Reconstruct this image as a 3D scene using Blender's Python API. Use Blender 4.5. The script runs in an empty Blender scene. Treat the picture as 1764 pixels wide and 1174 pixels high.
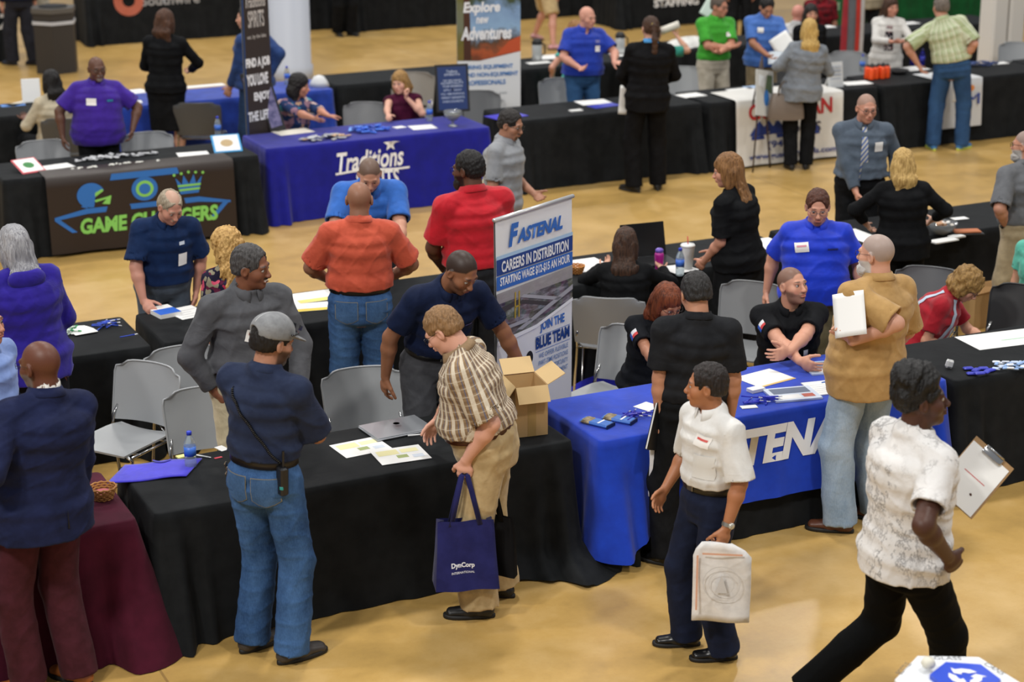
import bpy, math, random
import numpy as np
from mathutils import Vector, Matrix
from mathutils.bvhtree import BVHTree

SC = bpy.context.scene
PI = math.pi
rad = math.radians

# ------------------------------------------------------------ camera
CF, CP, CR, CY, CH = 3268.6, rad(17.64), rad(-0.248), rad(25.836), 4.575
_F = np.array([math.sin(CY) * math.cos(CP), math.cos(CY) * math.cos(CP), -math.sin(CP)])
_R0 = np.array([math.cos(CY), -math.sin(CY), 0.0])
_U0 = np.cross(_R0, _F)
_R = math.cos(CR) * _R0 + math.sin(CR) * _U0
_U = -math.sin(CR) * _R0 + math.cos(CR) * _U0
cam_data = bpy.data.cameras.new('camera')
cam_data.sensor_width = 36.0
cam_data.lens = CF / 1764 * 36
cam_data.dof.use_dof = True
cam_data.dof.focus_distance = 10.9
cam_data.dof.aperture_fstop = 2.0
cam = bpy.data.objects.new('camera', cam_data)
SC.collection.objects.link(cam)
cam.matrix_world = Matrix(((_R[0], _U[0], -_F[0], 0), (_R[1], _U[1], -_F[1], 0), (_R[2], _U[2], -_F[2], CH), (0, 0, 0, 1)))
SC.camera = cam
# ------------------------------------------------------------ light
SC.view_settings.view_transform = 'Standard'
SC.view_settings.look = 'None'
SC.view_settings.gamma = 1
SC.view_settings.use_curve_mapping = False
SC.view_settings.exposure = 0.1
world = bpy.data.worlds.new('hall_air')
SC.world = world
world.use_nodes = True
world.node_tree.nodes['Background'].inputs[0].default_value = (0.92, 0.95, 1.0, 1)
world.node_tree.nodes['Background'].inputs[1].default_value = 0.32

def lamp(x, y, z, size, watts, col=(1.0, 0.97, 0.92), tgt=None):
    l = bpy.data.lights.new('hall_lamp', 'AREA')
    l.shape = 'DISK'; l.size = size; l.energy = watts; l.color = col
    o = bpy.data.objects.new('hall_lamp', l); SC.collection.objects.link(o)
    o.location = (x, y, z)
    t = Vector(tgt if tgt else (x, y, 0)) - Vector((x, y, z))
    o.rotation_euler = t.to_track_quat('-Z', 'Y').to_euler()
for gx in (-3, 6, 15):
    for gy in (3, 12, 21, 30):
        lamp(gx, gy, 10.5, .9, 375)
lamp(-4, 4, 9.5, 1.0, 520, tgt=(5, 12, 0))

def ray(px, py):
    return _F * CF + _R * (px - 882) - _U * (py - 587)
def at(px, py, z=0.0):
    d = ray(px, py); t = (z - CH) / d[2]
    return Vector((t * d[0], t * d[1], z))
def atY(px, py, Y):
    d = ray(px, py); t = Y / d[1]
    return Vector((t * d[0], Y, CH + t * d[2]))
def toward(px, py, P, d=0.0):
    """point on the sight line through px,py in the upright plane through P facing the viewer, d metres nearer"""
    n = np.array([P[0], P[1], 0.0]); L = np.hypot(P[0], P[1]); n /= L
    r = ray(px, py); t = (L - d) / (r @ n)
    return Vector((t * r[0], t * r[1], CH + t * r[2]))

# ------------------------------------------------------------ objects
def tag(o, label=None, cat=None, group=None, kind=None):
    if label: o['label'] = label
    if cat: o['category'] = cat
    if group: o['group'] = group
    if kind: o['kind'] = kind
    return o
def empty(name, loc, rz=0.0, label=None, cat=None, group=None):
    o = bpy.data.objects.new(name, None); SC.collection.objects.link(o)
    o.location = loc; o.rotation_euler = (0, 0, rz); o.empty_display_size = 0.1
    return tag(o, label, cat, group)
def link(name, me, mat, parent=None):
    o = bpy.data.objects.new(name, me); SC.collection.objects.link(o)
    if mat is not None:
        for m in (mat if isinstance(mat, (list, tuple)) else [mat]): me.materials.append(m)
    if parent is not None: o.parent = parent
    return o
def mesh(name, V, F, mat, parent=None, smooth=True, mi=None):
    me = bpy.data.meshes.new(name)
    me.from_pydata([tuple(v) for v in V], [], [tuple(f) for f in F])
    if mi is not None: me.polygons.foreach_set('material_index', mi)
    if smooth: me.polygons.foreach_set('use_smooth', [True] * len(me.polygons))
    me.update()
    return link(name, me, mat, parent)
class MB:
    """collects shapes of one part"""
    def __init__(s): s.V = []; s.F = []; s.M = []; s.m = 0
    def add(s, V, F):
        n = len(s.V); s.V += [tuple(v) for v in V]; s.F += [tuple(i + n for i in f) for f in F]; s.M += [s.m] * len(F)
    def box(s, c, d, R=None, b=0.0):
        hx, hy, hz = d[0] / 2, d[1] / 2, d[2] / 2
        b = min(b, hx * .9, hy * .9, hz * .9)
        if b <= 0:
            V = [Vector((x, y, z)) for z in (-hz, hz) for x, y in ((-hx, -hy), (hx, -hy), (hx, hy), (-hx, hy))]
            F = [(3, 2, 1, 0), (4, 5, 6, 7)] + [(i, (i + 1) % 4, (i + 1) % 4 + 4, i + 4) for i in range(4)]
        else:
            V = []
            for z, q in ((-hz, b), (-hz + b, 0), (hz - b, 0), (hz, b)):
                for x, y in ((-hx + b, -hy), (hx - b, -hy), (hx, -hy + b), (hx, hy - b), (hx - b, hy), (-hx + b, hy), (-hx, hy - b), (-hx, -hy + b)):
                    V.append(Vector((math.copysign(abs(x) - q if abs(x) > hx - b - 1e-9 else abs(x), x), math.copysign(abs(y) - q if abs(y) > hy - b - 1e-9 else abs(y), y), z)))
            F = [tuple(range(7, -1, -1)), tuple(range(24, 32))]
            for k in range(3):
                F += [(k * 8 + i, k * 8 + (i + 1) % 8, k * 8 + 8 + (i + 1) % 8, k * 8 + 8 + i) for i in range(8)]
        M = R if R is not None else Matrix.Identity(3)
        c = Vector(c); s.add([M @ v + c for v in V], F); return s
    def tube(s, pts, r, n=8, cap=True):
        pts = [Vector(p) for p in pts]; rr = r if isinstance(r, (list, tuple)) else [r] * len(pts)
        V = []; F = []; prev = None
        for i, p in enumerate(pts):
            a = pts[max(i - 1, 0)]; b = pts[min(i + 1, len(pts) - 1)]
            t = (b - a).normalized()
            if prev is None:
                u = t.orthogonal().normalized()
            else:
                u = (prev - t * prev.dot(t)).normalized()
            prev = u; w = t.cross(u)
            for k in range(n):
                an = 2 * PI * k / n; V.append(p + (u * math.cos(an) + w * math.sin(an)) * rr[i])
        for i in range(len(pts) - 1):
            for k in range(n):
                F.append((i * n + k, i * n + (k + 1) % n, (i + 1) * n + (k + 1) % n, (i + 1) * n + k))
        if cap:
            F.append(tuple(range(n - 1, -1, -1))); F.append(tuple((len(pts) - 1) * n + k for k in range(n)))
        s.add(V, F); return s
    def lathe(s, prof, c=(0, 0, 0), n=20, axis=None):
        V = []; F = []
        c = Vector(c); q = Vector((0, 0, 1)).rotation_difference(Vector(axis)) if axis is not None else None
        for r, z in prof:
            for k in range(n):
                a = 2 * PI * k / n; v = Vector((r * math.cos(a), r * math.sin(a), z))
                V.append(c + (q @ v if q is not None else v))
        m = len(prof)
        for i in range(m - 1):
            for k in range(n): F.append((i * n + k, i * n + (k + 1) % n, (i + 1) * n + (k + 1) % n, (i + 1) * n + k))
        if prof[0][0] > 1e-6: F.append(tuple(range(n - 1, -1, -1)))
        if prof[-1][0] > 1e-6: F.append(tuple((m - 1) * n + k for k in range(n)))
        s.add(V, F); return s
    def grid(s, P):
        """P rows x cols of points"""
        m = len(P[0]); V = [p for row in P for p in row]
        F = [(i * m + j, i * m + j + 1, (i + 1) * m + j + 1, (i + 1) * m + j) for i in range(len(P) - 1) for j in range(m - 1)]
        s.add(V, F); return s
    def prism(s, poly, h0, h1, fn=None):
        """poly in xy, extruded in z"""
        n = len(poly); V = [Vector((x, y, h0)) for x, y in poly] + [Vector((x, y, h1)) for x, y in poly]
        if fn: V = [fn(v) for v in V]
        F = [tuple(range(n - 1, -1, -1)), tuple(range(n, 2 * n))] + [(i, (i + 1) % n, (i + 1) % n + n, i + n) for i in range(n)]
        s.add(V, F); return s
    def build(s, name, mat, parent=None, smooth=False):
        return mesh(name, s.V, s.F, mat, parent, smooth, s.M if isinstance(mat, (list, tuple)) else None)

# ------------------------------------------------------------ materials
def lin(c):
    if isinstance(c, str):
        c = tuple(int(c[i:i + 2], 16) / 255 for i in (0, 2, 4))
    return tuple(x / 12.92 if x <= .04045 else ((x + .055) / 1.055) ** 2.4 for x in c)
class NT:
    def __init__(s, name, rough=.6, metal=0.0, spec=.5):
        s.m = bpy.data.materials.new(name); s.m.use_nodes = True
        s.t = s.m.node_tree; s.b = s.t.nodes['Principled BSDF']
        s.b.inputs['Roughness'].default_value = rough; s.b.inputs['Metallic'].default_value = metal
        s.b.inputs['Specular IOR Level'].default_value = spec
    def n(s, t, **kw):
        x = s.t.nodes.new(t)
        for k, v in kw.items():
            if k.startswith('i_'): x.inputs[k[2:].replace('_', ' ')].default_value = v
            else: setattr(x, k, v)
        return x
    def l(s, a, b): s.t.links.new(a, b)
    def math(s, op, a, b=None, c=None):
        x = s.n('ShaderNodeMath', operation=op)
        for i, v in enumerate((a, b, c)):
            if v is None: continue
            if isinstance(v, (int, float)): x.inputs[i].default_value = v
            else: s.l(v, x.inputs[i])
        return x.outputs[0]
    def mix(s, f, a, b, mode='MIX'):
        x = s.n('ShaderNodeMix', data_type='RGBA', blend_type=mode)
        for k, v in ((0, f), (6, a), (7, b)):
            if isinstance(v, (int, float)): x.inputs[k].default_value = v
            elif isinstance(v, tuple): x.inputs[k].default_value = (*v[:3], 1)
            else: s.l(v, x.inputs[k])
        return x.outputs[2]
    def ramp(s, f, stops, interp='LINEAR'):
        x = s.n('ShaderNodeValToRGB'); cr = x.color_ramp; cr.interpolation = interp
        while len(cr.elements) < len(stops): cr.elements.new(0.5)
        for e, (p, c) in zip(cr.elements, stops): e.position = p; e.color = (*c[:3], 1)
        s.l(f, x.inputs[0]); return x.outputs[0]
    def coord(s, kind='Object'): return s.n('ShaderNodeTexCoord').outputs[kind]
    def attr(s, nm): return s.n('ShaderNodeAttribute', attribute_name=nm).outputs['Vector']
    def noise(s, v, scale, detail=3, rough=.5):
        x = s.n('ShaderNodeTexNoise'); x.inputs['Scale'].default_value = scale; x.inputs['Detail'].default_value = detail
        x.inputs['Roughness'].default_value = rough; s.l(v, x.inputs['Vector']); return x.outputs[0]
    def scale(s, v, sc):
        x = s.n('ShaderNodeMapping'); x.inputs['Scale'].default_value = sc; s.l(v, x.inputs[0]); return x.outputs[0]
    def sep(s, v):
        x = s.n('ShaderNodeSeparateXYZ'); s.l(v, x.inputs[0]); return x.outputs
    def col(s, c):
        if isinstance(c, tuple): s.b.inputs['Base Color'].default_value = (*c[:3], 1)
        else: s.l(c, s.b.inputs['Base Color'])
    def bump(s, h, strength=.3, dist=.01):
        x = s.n('ShaderNodeBump'); x.inputs['Strength'].default_value = strength; x.inputs['Distance'].default_value = dist
        s.l(h, x.inputs['Height']); s.l(x.outputs[0], s.b.inputs['Normal'])
_mc = {}
def plain(c, rough=.5, metal=0.0, name='plain', spec=.5):
    k = ('p', c, rough, metal, spec)
    if k not in _mc:
        t = NT(name, rough, metal, spec); t.col(lin(c)); _mc[k] = t.m
    return _mc[k]
def cloth(c, c2=None, rough=.85, wr=.35, sheen=0.15, scale=9.0, name='cloth'):
    """woven fabric, faint tonal variation, soft creases"""
    k = ('c', c, c2, rough, wr, scale)
    if k in _mc: return _mc[k]
    t = NT(name, rough, 0, .25); v = t.coord()
    a = lin(c); b = lin(c2) if c2 else tuple(x * .82 for x in a)
    n1 = t.noise(v, scale * 1.4, 4, .6)
    t.col(t.mix(t.ramp(n1, [(.35, (0, 0, 0)), (.65, (1, 1, 1))]), b, a))
    n2 = t.n('ShaderNodeTexNoise'); n2.inputs['Scale'].default_value = scale * .6; n2.inputs['Detail'].default_value = 3; n2.inputs['Distortion'].default_value = .6; t.l(t.scale(v, (1.0, 1.0, 1.1)), n2.inputs['Vector'])
    rg = t.math('ABSOLUTE', t.math('SUBTRACT', n2.outputs[0], .5)); t.bump(t.math('POWER', t.math('SUBTRACT', 1.0, rg), 6.0), wr * .28, .025)
    lum = max(a); t.b.inputs['Sheen Weight'].default_value = sheen * min(1, lum * 3); t.b.inputs['Specular IOR Level'].default_value = .08 + .17 * min(1, lum * 3)
    _mc[k] = t.m; return t.m
def denim(c, c2, name='denim'):
    k = ('d', c, c2)
    if k in _mc: return _mc[k]
    t = NT(name, .9, 0, .2); v = t.coord()
    big = t.noise(t.scale(v, (5, 5, 2.2)), 1.0, 3, .6)
    fine = t.noise(t.scale(v, (160, 160, 60)), 1.0, 2, .5)
    f = t.math('ADD', t.math('MULTIPLY', big, .8), t.math('MULTIPLY', fine, .25))
    t.col(t.ramp(f, [(.38, lin(c2)), (.68, lin(c))]))
    t.bump(t.noise(t.scale(v, (9, 9, 13)), 1.0, 3, .55), .35, .02)
    _mc[k] = t.m; return t.m
def skin_mat():
    if 'skin' not in _mc:
        t = NT('skin', .48, 0, .4)
        t.col(t.n('ShaderNodeAttribute', attribute_name='Col').outputs['Color'])
        t.bump(t.noise(t.coord(), 140, 2), .12, .004)
        _mc['skin'] = t.m
    return _mc['skin']
def hair_mat(c, c2, sx=90, sz=7, name='hair'):
    k = ('h', c, c2, sx, sz)
    if k in _mc: return _mc[k]
    t = NT(name, .55, 0, .35); v = t.coord()
    n1 = t.noise(t.scale(v, (sx, sx, sz)), 1.0, 3, .6)
    n2 = t.noise(v, 9, 2)
    f = t.math('ADD', t.math('MULTIPLY', n1, .75), t.math('MULTIPLY', n2, .25))
    t.col(t.ramp(f, [(.36, lin(c2)), (.62, lin(c))]))
    t.bump(n1, .8, .012)
    _mc[k] = t.m; return t.m

# ------------------------------------------------------------ implicit surfaces
def sines(X, Y, Z, f, seed, n=4):
    r = np.random.RandomState(seed); o = 0
    for i in range(n):
        w = r.normal(size=3); w /= np.linalg.norm(w); w = w * np.array(f) * r.uniform(.7, 1.5) * 2 * PI
        o = o + np.sin(w[0] * X + w[1] * Y + w[2] * Z + r.uniform(0, 6.28) + 1.3 * np.sin(w[1] * X * .5 - w[2] * Y * .6 + w[0] * Z * .4))
    return o / n
class Cone:
    def __init__(s, a, b, ra, rb, fa=1.0, fb=None, u=None, k=.03, op='+', w=None):
        s.a = np.array(a, float); s.b = np.array(b, float); s.ra = ra; s.rb = rb; s.fa = fa; s.fb = fa if fb is None else fb
        ax = s.b - s.a; s.L = np.linalg.norm(ax) + 1e-9; s.ax = ax / s.L
        u = np.array(u if u is not None else ((1, 0, 0) if abs(s.ax[0]) < .8 else (0, 1, 0)), float)
        u = u - s.ax * (u @ s.ax); s.u = u / np.linalg.norm(u); s.v = np.cross(s.ax, s.u); s.k = k; s.op = op; s.w = w
    def bb(s, m):
        r = max(s.ra, s.rb) * max(1, s.fa, s.fb) + m
        return np.minimum(s.a, s.b) - r, np.maximum(s.a, s.b) + r
    def d(s, X, Y, Z):
        x = X - s.a[0]; y = Y - s.a[1]; z = Z - s.a[2]
        ax = s.ax; t = x * ax[0] + y * ax[1] + z * ax[2]; tc = np.clip(t / s.L, 0, 1)
        q = t - tc * s.L
        pu = x * s.u[0] + y * s.u[1] + z * s.u[2]; pv = x * s.v[0] + y * s.v[1] + z * s.v[2]
        r = s.ra + (s.rb - s.ra) * tc; f = s.fa + (s.fb - s.fa) * tc
        rm = r * np.minimum(f, 1)
        g = s.w if s.w else 1.0
        return (np.sqrt((pu / r) ** 2 + (pv / (r * f)) ** 2 + (q / (rm * g)) ** 2) - 1) * rm
class Ell:
    def __init__(s, c, r, R=None, k=.02, op='+'):
        s.c = np.array(c, float); s.r = np.array(r, float); s.R = np.eye(3) if R is None else np.array(R, float); s.k = k; s.op = op
    def bb(s, m):
        e = np.abs(s.R) @ s.r + m
        return s.c - e, s.c + e
    def d(s, X, Y, Z):
        x = X - s.c[0]; y = Y - s.c[1]; z = Z - s.c[2]; R = s.R
        a = [(x * R[0, i] + y * R[1, i] + z * R[2, i]) for i in range(3)]
        k0 = np.sqrt(sum((a[i] / s.r[i]) ** 2 for i in range(3))) + 1e-9
        k1 = np.sqrt(sum((a[i] / s.r[i] ** 2) ** 2 for i in range(3))) + 1e-9
        return k0 * (k0 - 1) / k1
class Cut:
    """keeps what lies behind the plane, inside an optional ball"""
    def __init__(s, p, n, ball=None): s.p = np.array(p, float); s.n = np.array(n, float) / np.linalg.norm(n); s.ball = ball; s.op = 'c'
def axis(lo, hi, base, fine=()):
    pts = [lo]; x = lo
    while x < hi:
        st = base
        for l, h, f in fine:
            if l - base < x < h: st = min(st, f)
        x += st; pts.append(x)
    return np.array(pts, np.float32)
def eval_group(prims, A, lo, hi):
    D = np.full([len(a) for a in A], .2, np.float32)
    for p in prims:
        if p.op == 'c':
            if p.ball is None: l, h = lo, hi
            else: l = np.array(p.ball[0]) - p.ball[1]; h = np.array(p.ball[0]) + p.ball[1]
        else: l, h = p.bb(.045 + p.k)
        I = [slice(max(np.searchsorted(A[i], l[i]) - 1, 0), np.searchsorted(A[i], h[i]) + 1) for i in range(3)]
        X = A[0][I[0]][:, None, None]; Y = A[1][I[1]][None, :, None]; Z = A[2][I[2]][None, None, :]
        if X.size == 0 or Y.size == 0 or Z.size == 0: continue
        S = D[tuple(I)]
        if p.op == 'c':
            d = (X - p.p[0]) * p.n[0] + (Y - p.p[1]) * p.n[1] + (Z - p.p[2]) * p.n[2]
            if p.ball is not None:
                bd = np.sqrt((X - p.ball[0][0]) ** 2 + (Y - p.ball[0][1]) ** 2 + (Z - p.ball[0][2]) ** 2) - p.ball[1]
                d = np.where(bd < 0, np.minimum(d, -bd), -1)
            S[...] = np.maximum(S, d)
        else:
            d = p.d(X, Y, Z).astype(np.float32); k = p.k
            if p.op == '-': d = -d
            h = np.maximum(k - np.abs(S - d), 0) / k
            S[...] = (np.minimum(S, d) - h * h * k / 4) if p.op == '+' else (np.maximum(S, d) + h * h * k / 4)
    return D
def nets(prims, base, fine=(), disp=None, pad=.02, name='mesh'):
    """fine: list of (lo3, hi3, step). prims may be groups, joined smoothly. Returns verts, quads"""
    groups = prims if isinstance(prims[0], list) else [prims]
    prims = [p for g in groups for p in g]
    los = []; his = []
    for p in prims:
        if p.op == '+':
            l, h = p.bb(pad); los.append(l); his.append(h)
    lo = np.min(los, 0); hi = np.max(his, 0)
    A = [axis(lo[i], hi[i], base, [(f[0][i], f[1][i], f[2]) for f in fine]) for i in range(3)]
    D = None
    for g in groups:
        Dg = eval_group(g, A, lo, hi)
        if D is None: D = Dg
        else:
            h = np.maximum(.02 - np.abs(D - Dg), 0) / .02; D = np.minimum(D, Dg) - h * h * .005
    if disp is not None:
        m = np.abs(D) < .05; idx = np.nonzero(m)
        D[idx] += disp(A[0][idx[0]], A[1][idx[1]], A[2][idx[2]])
    for i in range(3):
        sl = [slice(None)] * 3
        sl[i] = 0; D[tuple(sl)] = np.maximum(D[tuple(sl)], .01); sl[i] = -1; D[tuple(sl)] = np.maximum(D[tuple(sl)], .01)
    s = D < 0; n = D.shape
    quads = []; fs = []; Ps = []
    for ax in range(3):
        a = [slice(None)] * 3; b = [slice(None)] * 3; a[ax] = slice(0, -1); b[ax] = slice(1, None)
        i = list(np.nonzero(s[tuple(a)] != s[tuple(b)]))
        o1, o2 = [q for q in range(3) if q != ax]
        ok = (i[o1] > 0) & (i[o2] > 0); i = [x[ok] for x in i]
        j = [x.copy() for x in i]; j[ax] += 1
        d0 = D[tuple(i)]; d1 = D[tuple(j)]; t = d0 / (d0 - d1)
        P = np.stack([A[q][i[q]].astype(np.float64) for q in range(3)], 1)
        P[:, ax] += t * (A[ax][j[ax]] - A[ax][i[ax]])
        cs = []
        for e1, e2 in ((-1, -1), (0, -1), (0, 0), (-1, 0)):
            c = [x.copy() for x in i]; c[o1] += e1; c[o2] += e2
            f = (c[0] * n[1] + c[1]) * n[2] + c[2]; cs.append(f); fs.append(f); Ps.append(P)
        Q = np.stack(cs, 1); fl = (d0 < 0) ^ (ax == 1)
        Q[~fl] = Q[~fl][:, ::-1]
        quads.append(Q)
    Q = np.concatenate(quads); f = np.concatenate(fs); P = np.concatenate(Ps)
    u, inv = np.unique(f, return_inverse=True); inv = inv.ravel(); cnt = np.bincount(inv)
    V = np.stack([np.bincount(inv, P[:, q]) for q in range(3)], 1) / cnt[:, None]
    return V, np.searchsorted(u, Q)
def link_np(name, V, Q, mat, parent=None, col=None, pat=None):
    me = bpy.data.meshes.new(name)
    me.vertices.add(len(V)); me.vertices.foreach_set('co', V.astype(np.float32).ravel())
    me.loops.add(len(Q) * 4); me.loops.foreach_set('vertex_index', Q.astype(np.int32).ravel())
    me.polygons.add(len(Q)); me.polygons.foreach_set('loop_start', np.arange(0, len(Q) * 4, 4, dtype=np.int32))
    me.polygons.foreach_set('use_smooth', np.ones(len(Q), bool))
    me.update(calc_edges=True)
    if col is not None:
        ca = me.color_attributes.new('Col', 'FLOAT_COLOR', 'POINT')
        ca.data.foreach_set('color', np.concatenate([col, np.ones((len(V), 1))], 1).astype(np.float32).ravel())
    if pat is not None:
        pa = me.attributes.new('pat', 'FLOAT_VECTOR', 'POINT'); pa.data.foreach_set('vector', pat.astype(np.float32).ravel())
    return link(name, me, mat, parent)
def relax(V, Q, n=1, lam=.5):
    for _ in range(n):
        s = np.zeros_like(V); c = np.zeros(len(V))
        for a, b in ((0, 1), (1, 2), (2, 3), (3, 0)):
            for x, y in ((a, b), (b, a)):
                for q in range(3): s[:, q] += np.bincount(Q[:, x], V[Q[:, y], q], minlength=len(V))
                c += np.bincount(Q[:, x], minlength=len(V))
        V = V + lam * (s / np.maximum(c, 1)[:, None] - V)
    return V
def blob(name, prims, base, mat, parent=None, fine=(), disp=None, sm=1, col=None, pat=None):
    V, Q = nets(prims, base, fine, disp)
    V = relax(V, Q, sm)
    return link_np(name, V, Q, mat, parent, None if col is None else col(V), None if pat is None else pat(V))
# ------------------------------------------------------------ patches laid onto a surface
def tree_of(o):
    me = o.data; n = len(me.vertices); co = np.empty(n * 3, np.float32); me.vertices.foreach_get('co', co)
    return BVHTree.FromPolygons([tuple(x) for x in co.reshape(-1, 3)], [tuple(p.vertices) for p in me.polygons])
def decal(name, tree, rows, o, u, v, mat, parent, off=.004, reach=.4, nx=4, thick=0.0):
    """rows: list of (v, u0, u1); points o + u*U + v*V are dropped along -(u x v) onto the tree"""
    o = Vector(o); u = Vector(u).normalized(); v = Vector(v).normalized(); n = u.cross(v)
    P = []; last = None
    for (vv, a, b) in rows:
        r = []
        for i in range(nx + 1):
            p = o + u * (a + (b - a) * i / nx) + v * vv
            h = tree.ray_cast(p + n * reach * .5, -n, reach)
            if h[0] is not None: last = (h[0] - p).dot(n)
            r.append(p + n * ((last if last is not None else 0) + off))
        P.append(r)
    mb = MB(); mb.grid(P)
    return mb.build(name, mat, parent, smooth=True)
# ------------------------------------------------------------ people
def rx_(a): c, s = math.cos(rad(a)), math.sin(rad(a)); return np.array([[1, 0, 0], [0, c, -s], [0, s, c]])
def ry_(a): c, s = math.cos(rad(a)), math.sin(rad(a)); return np.array([[c, 0, s], [0, 1, 0], [-s, 0, c]])
def rz_(a): c, s = math.cos(rad(a)), math.sin(rad(a)); return np.array([[c, -s, 0], [s, c, 0], [0, 0, 1]])
def nrm(v): v = np.array(v, float); return v / (np.linalg.norm(v) + 1e-12)
def ik(S, W, l1, l2, pole):
    S = np.array(S, float); W = np.array(W, float); d = W - S; L = np.linalg.norm(d); m = (l1 + l2) * .998
    if L > m: W = S + d / L * m; L = m
    a = (l1 * l1 - l2 * l2 + L * L) / (2 * L); h = math.sqrt(max(l1 * l1 - a * a, 0)); ax = (W - S) / L
    p = np.array(pole, float); p = p - ax * (p @ ax); p = nrm(p)
    return S + ax * a + p * h, W
#       t     rx    ry    yoff
BODY = [(-.09, .150, .112, -.012), (0, .172, .126, -.01), (.09, .155, .112, 0), (.17, .142, .104, .004), (.27, .153, .112, .006),
        (.37, .165, .118, .004), (.44, .160, .106, -.002), (.50, .112, .076, -.008), (.545, .062, .062, -.006)]
def prof(tab, t):
    T = [r[0] for r in tab]; return [float(np.interp(t, T, [r[i] for r in tab])) for i in (1, 2, 3)]

def person(lab, pos, h=1.75, f=180, skin='C99A80', fem=False, girth=1.0, belly=0.0, lean=(0, 0), twist=0, headp=None, hd=(0, 0, 0),
           sit=None, feet=None, feetp=None, footyaw=(12, -12), lift=(0, 0), RA=None, LA=None, top=None, bottom=None, shoes='1A1816', shoek='shoe',
           hair=None, beard=None, glasses=None, L=1, group=None, ankle=None, hs=1.0, name='person', kneep=None, sock=None, lips=None, sw=1.0, keep=False, smile=False, gaze=None, eyes=True):
    """f: heading seen from the camera, 0 = back turned, 180 = facing, 90 = towards picture right. RA/LA: dict(w=wrist, e=elbow hint, f=finger direction, t=thumb hint, c=curl)"""
    if feetp and not keep:
        a_, b_ = at(*feetp[0], .05), at(*feetp[1], .05); pos = ((a_.x + b_.x) / 2, (a_.y + b_.y) / 2)
    pos = (pos[0], pos[1]); s = h / 1.75
    if headp is not None:
        for it in range(4):
            ph_ = math.atan2(pos[0], pos[1]) + rad(f); hz_ = (.941 * s) if sit is None else sit
            T = toward(headp[1], headp[2], pos, headp[3]); x, y = T.x - pos[0], T.y - pos[1]; c_, s_ = math.cos(ph_), math.sin(ph_)
            T = np.array([x * c_ - y * s_, x * s_ + y * c_, T.z - hz_])
            lf = math.degrees(math.atan2(T[1] - .03, T[2])) * 1.08; ls = math.degrees(math.atan2(T[0], math.hypot(T[1], T[2]))) * 1.05
            q = np.array([0, 0, hz_])
            for t in np.arange(0, .575, .01):
                w_ = min(1.0, max(0., .45 + t / .35 * .75)); q = q + ry_(ls * w_) @ rx_(-lf * w_) @ np.array([0, 0, .01 * s])
            HS = (.45 + .55 * s) * hs; q = q + np.array([0, .012 * s, .008]) + rz_(-hd[0]) @ rx_(-hd[1]) @ np.array([0, .022, .098]) * HS * .9 + np.array([0, 0, .115 * HS])
            wx = pos[0] + q[0] * c_ + q[1] * s_; wy = pos[1] - q[0] * s_ + q[1] * c_
            zr = toward(headp[1], headp[2], (wx, wy), 0).z
            if feetp or sit is None: s *= min(1.05, max(.95, zr / q[2])); s = min(h / 1.75 * 1.08, max(h / 1.75 * .92, s))
            if not feetp:
                A = at(headp[1], headp[2], q[2] * (s / (h / 1.75) if 0 else 1)); k_ = 1.0 if it == 3 else .5
                if it == 3: pos = (pos[0] + A.x - wx, pos[1] + A.y - wy)
                else: B3 = toward(headp[1], headp[2], (wx, wy), 0); pos = (pos[0] + B3.x - wx, pos[1] + B3.y - wy)
    LL = (lf, ls) if headp is not None else None
    phi = math.degrees(math.atan2(pos[0], pos[1])); rz = -rad(phi + f)
    root = empty(name, (pos[0], pos[1], 0), rz, lab, 'person', group)
    ca, sa = math.cos(-rz), math.sin(-rz)
    def loc(P):
        x, y = P[0] - pos[0], P[1] - pos[1]; return np.array([x * ca - y * sa, x * sa + y * ca, P[2]])
    def resolve(w):
        if w[0] == 'p': return loc(toward(w[1], w[2], pos, w[3]))
        if w[0] == 'w': return loc(w[1:])
        return np.array(w, float)
    HS = (.45 + .55 * s) * hs
    step, hstep, fstep = ((.009, .0036, .0044), (.0115, .0048, .0056), (.015, .0065, .0075))[L]
    # feet
    hz = (.941 * s) if sit is None else sit
    if feetp: FT = [loc(at(px, py, .05)) * np.array([1, 1, 0]) for px, py in feetp]
    elif feet: FT = [np.array([x, y, 0.]) for x, y in feet]
    elif sit is not None: FT = [np.array([sd * .12, 0.40 * s, 0.]) for sd in (1, -1)]
    else: FT = [np.array([.10 * s, 0, 0.]), np.array([-.10 * s, .0, 0.])]
    # spine
    hip = np.array([0, 0, hz])
    lf, ls = lean
    if headp is not None: lf, ls = LL
    if sit is None:   # lower the hips until both legs reach
        for _ in range(40):
            if all(np.linalg.norm(hip + np.array([(1, -1)[i] * .09 * s, 0, -.02]) - (FT[i] + np.array([0, 0, .085 * s + lift[i]]))) < .834 * s for i in (0, 1)): break
            hip[2] -= .01
    grid = np.arange(-.12, .64, .01); P = np.zeros((len(grid), 3)); Rs = []
    for i, t in enumerate(grid):
        q = min(1.0, max(0., .45 + t / .35 * .75)); Rm = ry_(ls * q) @ rx_(-lf * q) @ rz_(-twist * min(1, max(0, t / .4))); Rs.append(Rm)
    i0 = 12; P[i0] = hip
    for i in range(i0 + 1, len(grid)): P[i] = P[i - 1] + Rs[i] @ np.array([0, 0, .01 * s])
    for i in range(i0 - 1, -1, -1): P[i] = P[i + 1] - Rs[i] @ np.array([0, 0, .01 * s])
    def sp(t, off=(0, 0, 0)):
        i = int(np.clip(round((t + .12) / .01), 0, len(grid) - 1)); return P[i] + Rs[i] @ (np.array(off) * s), Rs[i]
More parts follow.
